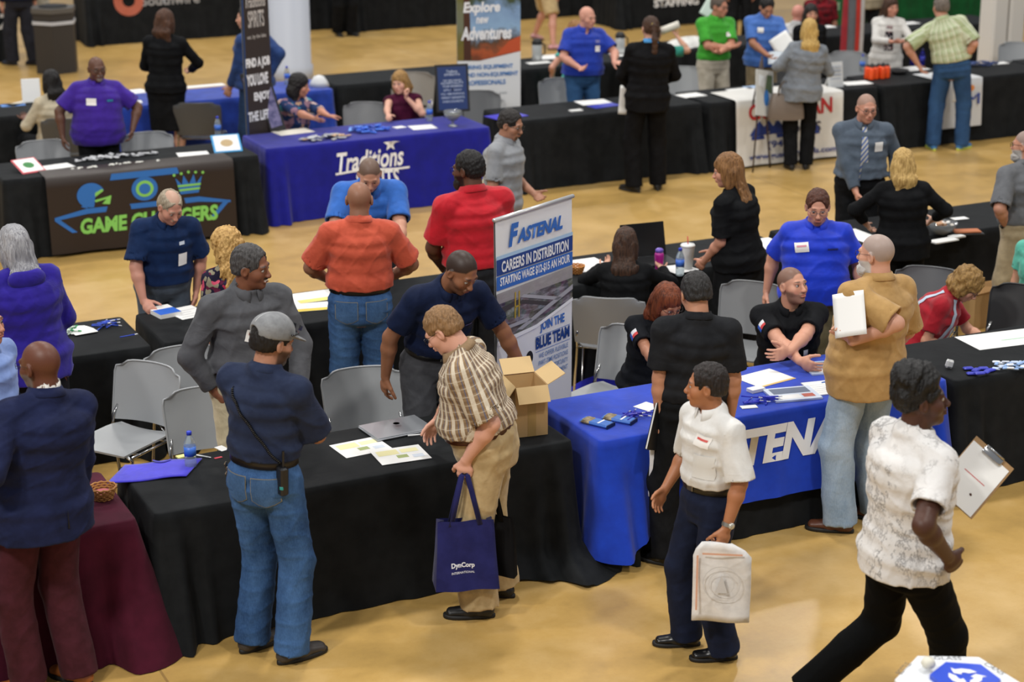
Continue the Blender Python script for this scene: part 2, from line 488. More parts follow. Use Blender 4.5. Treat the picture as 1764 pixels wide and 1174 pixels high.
    def br(t, e=0.0):
        rx, ry, yo = prof(BODY, t)
        if fem:
            rx *= float(np.interp(t, [-.05, 0, .17, .3, .45], [1.02, 1.0, .88, .90, .88])); ry *= float(np.interp(t, [0, .17, .3, .45], [1, .93, .93, .9]))
        g = girth if t < .42 else 1 + (girth - 1) * .45
        bl = belly * math.exp(-((t - .13) / .13) ** 2)
        return (rx * g + bl * .35 + e) * s, (ry * g + bl * .5 + e) * s, (yo + bl * .5) * s
    def trunk(ts, es, k=.03):
        out = []
        for j in range(len(ts) - 1):
            (a, Ra), (b, _) = sp(ts[j]), sp(ts[j + 1]); x0, y0, o0 = br(ts[j], es[j]); x1, y1, o1 = br(ts[j + 1], es[j + 1])
            a = a + Ra @ np.array([0, o0, 0]); b = b + sp(ts[j + 1])[1] @ np.array([0, o1, 0])
            out.append(Cone(a, b, x0, x1, y0 / x0, y1 / x1, u=Ra[:, 0], k=k, w=.55))
        return out
    # arms
    shw = (.158 if fem else .174) * sw * (1 + (girth - 1) * .35)
    sh = [sp(.462, (sd * shw, 0, 0))[0] for sd in (1, -1)]
    arms = []
    for i, A in enumerate((RA, LA)):
        sd = (1, -1)[i]; A = dict(A or {})
        if 'w' in A: W = resolve(A['w'])
        else: W = np.array([sd * (shw + .055) * s, .05, sh[i][2] - .53 * s])
        e = A.get('e', (sd * .6, -1, -.35))
        if e[0] in ('p', 'w'): e = resolve(e) - sh[i]
        E_, W = ik(sh[i], W, .285 * s, .255 * s, e)
        fd = nrm(resolve(A['f']) - W) if 'f' in A and A['f'][0] in ('p', 'w') else nrm(A.get('f', W - E_))
        th = np.array(A.get('t', (0, 1, 0)), float); th = nrm(th - fd * (th @ fd)); pn = -sd * np.cross(fd, th)
        arms.append((sh[i], E_, W, fd, th, pn, A.get('c', 28), A.get('sp', 4)))
    # legs
    legs = []
    for i in (0, 1):
        sd = (1, -1)[i]; H0 = hip + np.array([sd * .09 * s * (1 + (girth - 1) * .4), 0, -.02])
        An = FT[i] + np.array([0, 0, .085 * s + lift[i]])
        yaw = rz_(-footyaw[i]); kh = yaw @ np.array([0, 1, 0.25 if sit is not None else .05])
        if kneep and kneep[i] is not None: kh = np.array(kneep[i], float)
        K, An = ik(H0, An, .4185 * s, .4185 * s, kh)
        legs.append((H0, K, An, yaw))
    # head
    nb, Rn = sp(.53); nt = sp(.575)[0] + np.array([0, .012, 0]) * s
    HR = rz_(-hd[0]) @ rx_(-hd[1]) @ ry_(hd[2]); hc = nt + (HR @ np.array([0, .022, .098])) * HS * .9 + np.array([0, 0, .008])
    def H(x, y, z): return hc + HR @ (np.array([x, y, z]) * HS)
    def HE(c, r, k=.02, op='+'): return Ell(H(*c), np.array(r) * HS, HR, k, op)
    def HC(a, b, ra, rb, fa=1., k=.015, op='+', u=None): return Cone(H(*a), H(*b), ra * HS, rb * HS, fa, u=None if u is None else HR @ np.array(u, float), k=k, op=op)
    B = trunk([r[0] for r in BODY], [-.014, -.014, -.010, -.008, -.008, -.010, -.014, -.024, -.012])
    gm = 1 + (girth - 1) * .55
    if fem:
        for sd in (1, -1): B.append(Ell(sp(.33, (sd * .07, .085, 0))[0], np.array([.062, .055, .062]) * s, k=.03))
    for i, (S, E_, W, fd, th, pn, c, spr) in enumerate(arms):
        sd = (1, -1)[i]; fm = .86 if fem else 1.
        B.append(Cone(sp(.485, (sd * .06, 0, 0))[0], S, .040 * s * gm, .056 * s * gm * fm, k=.03))
        B.append(Cone(S, E_, .056 * s * gm * fm, .041 * s * gm * fm, k=.03))
        q = E_ + (W - E_) * .28; B.append(Cone(E_, q, .041 * s * gm * fm, .043 * s * gm * fm, k=.02)); B.append(Cone(q, W, .043 * s * gm * fm, .026 * s * fm, k=.02))
        B += hand(W, fd, th, pn, c, s * fm * 1.02, spr)
    lk = .97 if not fem else .95
    for H0, K, An, yaw in legs:
        B.append(Cone(H0, K, .082 * s * gm, .056 * s * gm, k=.04)); q = K + (An - K) * .3 - np.array([0, .01, 0])
        B.append(Cone(K, q, .054 * s * gm, .056 * s * gm, k=.02)); B.append(Cone(q, An, .056 * s * gm, .036 * s, k=.03))
    nk = 1.0 if not fem else .82
    B.append(Cone(nb - (nt - nb) * .1, H(0, -.018, -.04), .062 * s * nk * gm, .054 * s * nk * gm, k=.03))
    fat = 1 + (girth - 1) * .35 + (0 if not fem else -.04)
    B += [HE((0, -.014, .022), (.076, .095, .09)), HE((0, .03, -.028), (.062 * fat, .06, .078)), HE((0, .034, -.078), (.047 * fat, .05, .038), .03), HE((0, .07, -.098), (.02, .018, .016), .025),
          HE((.042, .052, -.028), (.026, .03, .03)), HE((-.042, .052, -.028), (.026, .03, .03)),
          HC((-.036, .077, .022), (.036, .077, .022), .012, .012), HE((.032, .097, .004), (.017, .015, .0085), .009, '-'), HE((-.032, .097, .004), (.017, .015, .0085), .009, '-'),
          HC((0, .084, .008), (0, .108, -.028), .0085, .0115, k=.012), HE((0, .103, -.032), (.018, .013, .010), .01), HE((0, .088, -.058), (.024, .014, .015), .012),
          HC((-.017, .098, -.0535), (.017, .098, -.0535), .0055, .0055, k=.006), HC((-.014, .097, -.0655), (.014, .097, -.0655), .0065, .0065, k=.006)]
    if smile: B += [HC((-.026, .094, -.052), (0, .104, -.062), .006, .009, k=.006, op='-'), HC((.026, .094, -.052), (0, .104, -.062), .006, .009, k=.006, op='-')]
    else: B.append(HC((-.023, .101, -.0597), (.023, .101, -.0597), .0022, .0022, k=.004, op='-'))
    for sd in (1, -1):
        B += [Ell(H(sd * .079, -.006, -.008), np.array([.011, .021, .033]) * HS, HR @ rz_(sd * 18), .006), Ell(H(sd * .087, .0, -.006), np.array([.006, .011, .018]) * HS, HR, .005, '-')]
    fine = [(hc - .135, hc + .135, hstep)]
    for S, E_, W, fd, th, pn, c, spr in arms: m = W + fd * .09; fine.append((m - .10, m + .10, fstep))
    base = np.array(lin(skin)); hcol = np.array(lin(hair[1])) if hair else base * .3
    br_c = np.array(lin(beard[1])) if beard else hcol
    lipc = np.array(lin(lips)) if lips else base * np.array([.88, .62, .62])
    rs = random.Random(lab).randint(0, 9999)
    def colr(V):
        c = np.tile(base, (len(V), 1)); n = sines(V[:, 0], V[:, 1], V[:, 2], (7, 7, 7), rs); c *= (1 + .05 * n)[:, None]
        q = ((V - hc) @ HR) / HS; x, y, z = q.T; ax = np.abs(x)
        inh = (np.abs(q).max(1) < .16)
        def mixc(m, col, a=1.0):
            m = (np.clip(m, 0, 1) * a * inh)[:, None]; c[:] = c * (1 - m) + col * m
        def ball(cx, cy, cz, a, b, d, soft=.35): return np.clip((1 - np.sqrt(((ax - cx) / a) ** 2 + ((y - cy) / b) ** 2 + ((z - cz) / d) ** 2)) / soft, 0, 1)
        mixc(ball(.045, .07, -.03, .03, .05, .03, 1), base * np.array([1.0, .72, .70]), .35)
        mixc(ball(.0, .11, -.03, .02, .03, .018, 1), base * np.array([1.0, .74, .70]), .35)
        if hair and hair[0] in ('buzz', 'fade', 'short', 'thin', 'bald_sides', 'afro'):
            zl = .045 - (.06 * np.clip((.05 - y) / .1, 0, 1)) - .02 * (y < -.03)
            m = np.clip((z - zl) / .01, 0, 1) * (1 - ball(0, .12, .03, .085, .085, .07, .1))
            if hair[0] == 'bald_sides': m *= np.clip((.055 - z) / .02, 0, 1)
            if hair[0] == 'thin': m *= .5
            mixc(m, hcol, .92 if hair[0] != 'fade' else .75)
        if beard:
            k = beard[0]
            full = np.clip((y + .005) / .015, 0, 1) * np.clip((-.035 - z + .25 * (ax - .03).clip(0)) / .012, 0, 1) * (1 - ball(.04, .1, -.035, .03, .05, .022))
            gt = ball(0, .085, -.085, .034, .05, .03) ; mu = ball(.0, .105, -.045, .036, .035, .0115, .3)
            if k in ('stubble', 'full', 'short'): mixc(np.maximum(full, mu), br_c, {'stubble': .5, 'short': .8, 'full': 1}[k])
            if k == 'goatee': mixc(np.maximum(gt, mu), br_c, .85)
            if k == 'mustache': mixc(mu, br_c, .95)
        mixc(ball(0, .104, -.0597, .027, .022, .0125, .3), lipc, .8)
        if smile: mixc(ball(0, .1, -.058, .026, .03, .008, .4), np.array([.75, .7, .65]), 1)
        mixc(ball(.031, .085, .0285 - .0, .024, .03, .0062, .4), hcol * .8 if hair else base * .35, .8)
        mixc(ball(.032, .09, .004, .0175, .02, .0095, .5), base * .35, .75)
        if hair and hair[0] == 'none_': pass
        return c
    body = blob('body', B, step, skin_mat(), root, fine, None, 1, colr)
    parts = {'root': root, 'body': body, 'hc': hc, 'HR': HR, 'HS': HS, 'H': H, 'arms': arms, 'legs': legs, 'sp': sp, 's': s, 'br': br, 'loc': loc, 'FT': FT}
    # eyes
    if eyes and L < 2:
        for sd in (1, -1):
            mb = MB(); g = gaze if gaze is not None else (0, 0)
            fw = HR @ rz_(-g[0]) @ rx_(-g[1]) @ np.array([0, 1., 0]); c = H(sd * .0315, .0775, .0035); r = .0106 * HS
            mb.lathe([(r * math.sin(a), -r * math.cos(a)) for a in np.linspace(PI * .3, PI * .80, 7)], c, 14, fw)
            mb.m = 1; mb.lathe([(r * math.sin(a), -r * math.cos(a)) for a in np.linspace(PI * .80, PI, 4)], c + fw * .0004, 14, fw)
            mb.build('eye', [plain('A69E96', .3, name='eyeball'), plain('2A1B12', .2, name='iris')], root, smooth=True)
    if hair: do_hair(parts, hair, L, hstep, rs, fem)
    if beard and beard[0] == 'full':
        blob('beard', [HE((0, .05, -.085), (.06, .055, .05)), HE((0, .085, -.10), (.035, .03, .04)), HE((0, .10, -.052), (.03, .012, .035), .01, '-'), HE((0, .07, .01), (.09, .09, .055), .01, '-')], hstep, hair_mat(beard[1], beard[1]), root, (), lambda x, y, z: .004 * sines(x, y, z, (40, 40, 25), 3), 0)
    if glasses: do_glasses(parts, glasses, L)
    if bottom: do_bottom(parts, bottom, L, step, gm, fem, sit, rs)
    if top: do_top(parts, top, L, step, gm, fem, sit, rs, shw)
    if shoes: do_shoes(parts, shoes, shoek, L, footyaw, lift, sock)
    return parts

def hand(W, f, t, p, curl, s, spread=4):
    """palm, four fingers and a thumb; f fingers, t thumb side, p palm normal"""
    O = [Cone(W + f * .004 * s, W + (f * .052 + t * .004) * s, .027 * s, .038 * s, .62, .48, u=t, k=.012), Cone(W + f * .05 * s, W + f * .082 * s, .038 * s, .037 * s, .48, .40, u=t, k=.01)]
    for i, (o, L) in enumerate(((.029, .068), (.0097, .077), (-.0097, .071), (-.028, .055))):
        b = W + (f * (.080 - .004 * abs(i - 1.2)) + t * o) * s; d = f * math.cos(rad(spread * (1.3 - i))) + t * math.sin(rad(spread * (1.3 - i)))
        c = curl * (1 + .12 * i) * .55; r = (.0092, .0094, .009, .0078)[i]
        for q, seg in enumerate((.42, .32, .26)):
            d2 = d * math.cos(rad(c)) + p * math.sin(rad(c)); e = b + d2 * L * seg * 1.05 * s
            O.append(Cone(b, e, r * s, r * .9 * s, k=.003 if q else .009)); b = e; r *= .9; c += curl * (.9 if q == 0 else .6)
    b = W + (f * .022 + t * .024 + p * .006) * s; d = nrm(f * .75 + t * .72 + p * .28)
    for q, (L, r) in enumerate(((.042, .0135), (.031, .011), (.025, .0098))):
        e = b + d * L * s; O.append(Cone(b, e, r * s, r * .88 * s, k=.010 if q == 0 else .004)); b = e; d = nrm(d + f * .22 + p * (.006 * curl) - t * .004 * curl)
    return O

def do_hair(p, spec, L, hstep, rs, fem):
    st, c1 = spec[0], spec[1]; c2 = spec[2] if len(spec) > 2 else None
    if st in ('buzz', 'fade', 'none', 'bald_sides_flat'): return
    H, HR, HS, hc = p['H'], p['HR'], p['HS'], p['hc']
    def E(c, r, k=.02, op='+'): return Ell(H(*c), np.array(r) * HS, HR, k, op)
    def C(a, b, ra, rb, fa=1., k=.02, op='+', fb=None): return Cone(H(*a), H(*b), ra * HS, rb * HS, fa, fb, u=HR[:, 0], k=k, op=op)
    face = [E((0, .088, -.035), (.072, .065, .088), .012, '-'), E((.0, .105, .042), (.066, .058, .050), .012, '-')]
    ears = [E((sd * .088, .008, -.014), (.02, .026, .034), .008, '-') for sd in (1, -1)]
    amp, fr = .0042, (34, 34, 22); sm = 0; back = HR @ np.array([0, -1., 0]); dn = np.array([0, 0, -1.])
    def fall(len_, w0, w1, off=(0, -.075, .0), th=.45, kick=0.0, side=0.0):
        a = H(*off); b = a + (dn * len_ + back * (.02 + kick + .30 * max(0, len_ - .16)) + HR[:, 0] * side) * HS
        m = (a + b) / 2 + back * .022
        return [Cone(a, m, w0 * HS, (w0 + w1) / 2 * HS, th, u=HR[:, 0], k=.03), Cone(m, b, (w0 + w1) / 2 * HS, w1 * HS, th, th * .7, u=HR[:, 0], k=.03)]
    if st == 'short': P = [E((0, -.018, .034), (.084, .103, .094)), E((0, -.05, -.01), (.078, .066, .075))] + face + ears + [E((0, .02, -.095), (.12, .16, .06), .02, '-')]
    elif st == 'thin': P = [E((0, -.018, .032), (.080, .100, .092)), E((0, -.05, -.01), (.078, .066, .07))] + face + ears + [E((0, .0, -.1), (.12, .16, .06), .02, '-'), E((0, -.012, .11), (.045, .065, .05), .03, '-')]
    elif st == 'bald_sides': P = [E((0, -.022, .01), (.083, .098, .075)), E((0, -.05, -.015), (.078, .064, .07))] + face + ears + [E((0, .02, -.105), (.12, .16, .06), .02, '-'), E((0, .01, .11), (.10, .12, .085), .02, '-')]
    elif st == 'combed': P = [E((0, -.01, .045), (.086, .106, .092)), E((0, .05, .085), (.06, .05, .03)), E((0, -.05, -.0), (.082, .07, .08))] + face[:1] + ears + [E((0, .02, -.1), (.12, .16, .06), .02, '-'), E((0, .115, .02), (.06, .035, .042), .01, '-')]
    elif st == 'afro': P = [E((0, -.02, .06), (.092, .108, .098)), E((0, -.04, .105), (.082, .088, .068)), E((0, -.065, .02), (.082, .062, .07))] + face + ears + [E((0, .12, .0), (.09, .06, .07), .02, '-'), E((0, .02, -.115), (.12, .16, .05), .02, '-')]; amp, fr = .011, (22, 22, 22)
    elif st == 'pony': P = [E((0, -.018, .034), (.082, .102, .092)), E((0, -.05, -.01), (.075, .062, .07))] + face + ears + [E((0, .02, -.1), (.12, .16, .06), .02, '-'), E((0, -.112, .03), (.022, .02, .022))] + fall(.26, .024, .030, (0, -.125, .02), .8)
    elif st == 'bob': P = [E((0, -.018, .036), (.092, .108, .098))] + fall(.13, .098, .105, (0, -.03, -.01), .75) + [E((0, .10, -.045), (.062, .085, .095), .012, '-'), E((0, .02, -.16), (.052, .1, .06), .03, '-')]
    elif st == 'curlybob': P = [E((0, -.02, .03), (.105, .115, .10)), E((0, -.05, -.06), (.10, .08, .07)), E((.075, 0, -.05), (.04, .05, .06)), E((-.075, 0, -.05), (.04, .05, .06)), E((0, .105, -.045), (.065, .07, .09), .012, '-')]; amp, fr = .009, (18, 18, 18)
    elif st in ('long', 'longcurly', 'straight'):
        ln = spec[3] if len(spec) > 3 else .36; kk = dict(long=1., longcurly=1.15, straight=.95)[st]
        P = [E((0, -.02, .036), (.088 * kk, .108, .098)), E((0, -.06, -.02), (.085, .06, .09))] + fall(ln, .088 * kk, .095 * kk, (0, -.062, -.02), .5) + \
            [E((.072, -.0, -.05), (.026, .045, .09)), E((-.072, -.0, -.05), (.026, .045, .09))] + [E((0, .105, -.045), (.06, .07, .095), .012, '-')]
        amp, fr = (.005, (20, 20, 5)) if st != 'longcurly' else (.011, (14, 14, 12))
    cs = 14 if st in ('afro', 'curlybob', 'longcurly') else 1
    mat = hair_mat(c1, c2 or c1, 60 if cs > 1 else 100, 40 if cs > 1 else 9)
    blob('hair', P, max(hstep, .005), mat, p['root'], (), lambda x, y, z: amp * sines(x, y, z, fr, rs) + amp * .6 * sines(x, y, z, (fr[0] * 2.2, fr[1] * 2.2, fr[2] * 1.5), rs + 1), 1)

def do_glasses(p, spec, L):
    H, HR = p['H'], p['HR']; mb = MB(); r = .0014 if L == 0 else .0019
    for sd in (1, -1):
        mb.tube([H(sd * .033 + .023 * math.copysign(abs(math.cos(a)) ** .6, math.cos(a)), .104 - .006 * abs(math.cos(a)), .002 + .015 * math.copysign(abs(math.sin(a)) ** .6, math.sin(a))) for a in np.linspace(0, 2 * PI, 17)], r, 6)
        mb.tube([H(sd * .056, .098, .008), H(sd * .076, .07, .010), H(sd * .083, .0, .010), H(sd * .084, -.02, .0)], r, 6)
    mb.tube([H(-.01, .106, .005), H(0, .11, .007), H(.01, .106, .005)], r, 6)
    mb.build('glasses', plain(spec if isinstance(spec, str) else '1A1818', .3, .3, name='spectacles'), p['root'], smooth=True)

def do_bottom(p, b, L, step, gm, fem, sit, rs):
    sp, br, s, root, legs = p['sp'], p['br'], p['s'], p['root'], p['legs']
    k = b.get('k', 'pants'); mat = b['m']; lo = b.get('loose', 1.0); wt = b.get('waist', .11); P = []
    ts = [-.09, -.03, .03, wt]; 
    for j in range(3):
        a, Ra = sp(ts[j]); c, Rc = sp(ts[j + 1]); x0, y0, o0 = br(ts[j], .010); x1, y1, o1 = br(ts[j + 1], .010)
        P.append(Cone(a + Ra @ np.array([0, o0, 0]), c + Rc @ np.array([0, o1, 0]), x0, x1, y0 / x0, y1 / x1, u=Ra[:, 0], k=.03, w=.4))
    wp, wR = sp(wt + .012); P.append(Cut(wp, wR[:, 2]))
    if k in ('pants', 'shorts'):
        LG = []
        for H0, K, An, yaw in legs:
            Q = []; LG.append(Q); r0, r1, r2 = .103 * s * gm, .077 * s * gm * lo, .066 * s * lo * b.get('hemw', 1.12)
            Q.append(Cone(H0, K, r0, r1, k=.05)); sh = nrm(An - K); end = An + sh * .035 * s * b.get('drop', 1)
            if k == 'shorts': Q += [Cone(H0, K, r0 * 1.02, r1 * 1.15, k=.05), Cut(K - nrm(K - H0) * .05, nrm(K - H0))]
            else: Q += [Cone(K, end + sh * .03, r1, r2, k=.03), Cut(end, sh, (end, .24))]
        order = [P] + LG
    elif k in ('skirt', 'dress'):
        hip = sp(-.03)[0]; ln = b.get('len', .5) * s; rx, ry, yo = br(0, .02); fl = b.get('flare', 1.0)
        if sit is None:
            P.append(Cone(hip, hip + np.array([0, 0, -ln]), rx, rx * fl, ry / rx, .72, u=(1, 0, 0), k=.05, w=.1)); P.append(Cut(hip + np.array([0, 0, -ln + .01]), (0, 0, -1)))
        else:
            for H0, K, An, yaw in legs: P.append(Cone(H0, K, .11 * s, .09 * s, k=.07))
        order = [q for q in P if q.op != 'c'] + [q for q in P if q.op == 'c']
    am = b.get('fold', .0045) * .75
    o = blob('trousers' if k == 'pants' else k, order, step, mat, root, (), lambda x, y, z: am * .8 * sines(x, y, z, (2.5, 2.5, 3.5), rs + 5) - am * 1.3 * (1 - np.abs(sines(x, y, z, (4, 4, 5.5), rs + 6, 2))) ** 5 + am * .3, 1)
    p['trousers'] = o
    if b.get('belt'):
        mb = MB(); n = 40; V = []; F = []
        for q, t in enumerate((wt - .016, wt - .016, wt + .026, wt + .026)):
            c, R = sp(t); rx, ry, yo = br(wt, .021 if q in (1, 2) else .008)
            for i in range(n):
                a = 2 * PI * i / n; V.append(c + R @ np.array([rx * math.cos(a), yo + ry * math.sin(a), (-.0 if q < 2 else .0)]))
        for q in range(3): F += [(q * n + i, q * n + (i + 1) % n, q * n + n + (i + 1) % n, q * n + n + i) for i in range(n)]
        mb.add(V, F); be = mb.build('belt', plain(b['belt'], .45, name='leather'), root, smooth=True)
        c, R = sp(wt + .004); rx, ry, yo = br(wt, .024); bk = MB(); c2 = c + R @ np.array([0, yo + ry, 0])
        bk.box(c2, (.045, .006, .036), Matrix(R.tolist()), .002); bk.build('buckle', plain('9A9488', .3, .9, name='buckle_metal'), be)

def do_top(p, t, L, step, gm, fem, sit, rs, shw):
    sp, br, s, root, arms = p['sp'], p['br'], p['s'], p['root'], p['arms']
    k = t.get('k', 'polo'); mat = t['m']; hem = t.get('hem', .10); lo = t.get('loose', .014); sl = t.get('sl', .62)
    ts = [hem] + [x for x in (.02, .10, .17, .27, .37, .44, .485) if x > hem + .015]
    es = []
    for x in ts:
        e = lo
        if hem >= .05 and x < .2: e = lo + t.get('blouse', .010) * (1 - abs(x - .15) / .1)
        if hem < .05: e = lo + .022 + max(0, .14 - x) * t.get('flare', .06)
        if x > .45: e = min(e, .012)
        es.append(e)
    P = []
    for j in range(len(ts) - 1):
        (a, Ra), (b, Rb) = sp(ts[j]), sp(ts[j + 1]); x0, y0, o0 = br(ts[j], es[j]); x1, y1, o1 = br(ts[j + 1], es[j + 1])
        P.append(Cone(a + Ra @ np.array([0, o0, 0]), b + Rb @ np.array([0, o1, 0]), x0, x1, y0 / x0, y1 / x1, u=Ra[:, 0], k=.03, w=.4))
    a, Ra = sp(.49); b, Rb = sp(.525 if k != 'open' else .50); P.append(Cone(a, b, .114 * s, .086 * s, .88, 1.0, u=Ra[:, 0], k=.03))
    if fem:
        for sd in (1, -1): P.append(Ell(sp(.33, (sd * .07, .09, 0))[0], np.array([.068, .058, .066]) * s, k=.03))
    ends = []; T_ = P; SL = [[], []]
    for i, (S, E_, W, *_) in enumerate(arms):
        P = SL[i]
        sd = (1, -1)[i]; fm = .9 if fem else 1.; ss = sl[i] if isinstance(sl, (list, tuple)) else sl
        P.append(Cone(sp(.486, (sd * .05, 0, 0))[0], S, .067 * s * gm, .070 * s * gm * fm, k=.04))
        if ss <= 0: continue
        se = t.get('sw', 1.0)
        if ss <= 1:
            e = S + (E_ - S) * ss; d = nrm(E_ - S); r0, r1 = .068 * s * gm * fm, .066 * s * gm * fm * (1 + .18 * ss) * se
            P.append(Cone(S, e + d * .05, r0, r1, k=.03)); ends.append((e, d, r1, .12)); P += [Cut(e, d), Cone(e - d * .022, e + d * .05, r1 - .018, r1 - .018, k=.004, op='-')]
        else:
            e = E_ + (W - E_) * (ss - 1); d = nrm(W - E_); rm = .057 * s * gm * fm * se; r1 = (.047 if ss > 1.6 else .056) * s * fm * se
            P.append(Cone(S, E_, .066 * s * gm * fm, rm, k=.03)); P.append(Cone(E_, e + d * .04, rm, r1, k=.03)); ends.append((e, d, r1, .085)); P += [Cut(e, d, (e + d * .06, .14)), Cone(e - d * .022, e + d * .05, r1 - .016, r1 - .016, k=.004, op='-')]
    P = T_
    hp, hR = sp(hem); P.append(Cut(hp, -hR[:, 2]))
    # neck opening
    q, Rq = sp(.525, (0, .012, 0)); P.append(Cone(sp(.505, (0, .01, 0))[0], sp(.57, (0, .02, 0))[0], .050 * s * t.get('neck', 1), .066 * s * t.get('neck', 1), k=.006, op='-'))
    if t.get('vneck'): P.append(Cone(sp(.53, (0, .07, 0))[0], sp(.53 - t['vneck'], (0, .16, 0))[0], .05 * s, .012 * s, k=.006, op='-'))
    am = t.get('fold', .005) * .75
    order = [Q + [x for x in P if x.op == '+'] + [x for x in P if x.op != '+'] for Q, P in ((SL[0], []), (SL[1], []), ([], P)) if Q or P]
    ctr, R0 = sp(.25)
    def pat(V):
        q = (V - ctr) @ R0; q = np.stack([np.arctan2(q[:, 0], -q[:, 1]) * .15 * s, q[:, 1], q[:, 2]], 1); best = np.full(len(V), .075 * s); 
        for i, (S, E_, W, *_) in enumerate(arms):
            for a, b in ((S, E_), (E_, W)):
                ax = nrm(b - a); Lx = np.linalg.norm(b - a); t_ = np.clip((V - a) @ ax, 0.03, Lx); d = np.linalg.norm(V - a - t_[:, None] * ax, axis=1)
                m = d < best
                if m.any():
                    u = nrm(np.cross(ax, [0, 1, 0.1])); v = np.cross(ax, u); w = V[m] - a
                    q[m] = np.stack([np.arctan2(w @ u, w @ v) * .055 * s, w @ v, w @ ax], 1); best[m] = d[m]
        return q
    o = blob('jacket' if k == 'jacket' else t.get('name', 'shirt'), order, step * .9, mat, root, (),
             lambda x, y, z: am * .7 * sines(x, y, z, (3, 3, 3), rs + 11) - am * 1.2 * (1 - np.abs(sines(x, y, z, (4.5, 4.5, 4.5), rs + 12, 2))) ** 5 + am * .3, 1, None, pat if t.get('pat') else None)
    p['shirt'] = o
    if t.get('collar', k in ('polo', 'shirt', 'jacket')):
        cm = t.get('cm', mat); n = 28; V = []; F = []; gap = t.get('gap', 16); cs = s * (.92 if fem else 1.)
        c0, Rc = sp(.53, (0, .008, 0)); tl = rx_(-14)
        for r, z, pt in ((.064, .040, 0), (.070, .043, 0), (.088, .004, .022), (.084, -.002, .022)):
            for i in range(n + 1):
                a = rad(90 + gap + (360 - 2 * gap) * i / n); e = max(0, 1 - min(i, n - i) / 3.5)
                V.append(c0 + Rc @ tl @ (np.array([(r + e * pt * .4) * math.cos(a) * gm, r * math.sin(a) * 1.05 * gm + e * pt * .5, z - e * pt * 1.1]) * cs))
        m = n + 1
        for q in range(4): F += [(q * m + i, q * m + i + 1, ((q + 1) % 4) * m + i + 1, ((q + 1) % 4) * m + i) for i in range(n)]
        F += [(0, m, 2 * m, 3 * m), (n, 3 * m + n, 2 * m + n, m + n)]
        mesh('collar', V, F, cm, root)
    if t.get('cuff') is not None:
        for e, d, r, _ in ends:
            mb = MB(); e = Vector(e); d = Vector(d)
            mb.tube([e - d * .05, e - d * .048, e - d * .002, e], [r + .001, r + .006, r + .006, r + .001], 16, False); mb.build('cuff', t['cuff'], o, smooth=True)

def do_shoes(p, c, kind, L, footyaw, lift, sock):
    s, root = p['s'], p['root']; st = (.006, .008, .011)[L]
    for i, (H0, K, An, yaw) in enumerate(p['legs']):
        pit = rx_(-min(55, lift[i] * 300)); R = yaw @ pit; F0 = An - R @ np.array([0, 0, .085]) * s
        def q(x, y, z): return F0 + R @ (np.array([x, y, z]) * s)
        bw = 1.1 if kind == 'boot' else 1.
        P = [Cone(q(0, -.045, .04), q(0, .05, .042), .037 * s * bw, .041 * s * bw, .95, u=R[:, 0], k=.02), Cone(q(0, .05, .04), q(0, .155, .03), .042 * s * bw, .038 * s * bw, .75, .62, u=R[:, 0], k=.02),
             Cone(q(0, -.02, .05), q(0, -.006, .12 if kind != 'heel' else .07), .038 * s, .038 * s * bw, 1.0, u=R[:, 0], k=.02)]
        P.append(Cut(q(0, 0, .012), -R[:, 2]))
        if kind != 'boot': P.append(Cone(q(0, -.02, .09), q(0, -.02, .16), .034 * s, .04 * s, k=.004, op='-'))
        m = c if not isinstance(c, str) else plain(c, .28 if kind == 'dress' else .45, name='shoe_leather')
        o = blob('shoe' if kind != 'boot' else 'boot', P, st, m, root, (), lambda x, y, z: .0012 * sines(x, y, z, (14, 20, 14), 7), 1)
        n = 28; V = []
        for z, e in ((0.0, -.002), (.006, .002), (.022, .001), (.024, -.004)):
            for j in range(n):
                a = 2 * PI * j / n; y = .055 + .138 * math.sin(a); w = (.040 + .012 * math.sin(a) - .004 * math.sin(2 * a)) * bw
                V.append(q((w + e) * math.copysign(abs(math.cos(a)) ** .8, math.cos(a)), y + e * math.sin(a), z))
        F = [tuple(range(n - 1, -1, -1)), tuple(range(3 * n, 4 * n))] + [(k * n + j, k * n + (j + 1) % n, k * n + n + (j + 1) % n, k * n + n + j) for k in range(3) for j in range(n)]
        mesh('sole', V, F, plain('141312' if kind != 'sneaker' else 'C9D44A', .6, name='rubber'), o, True)

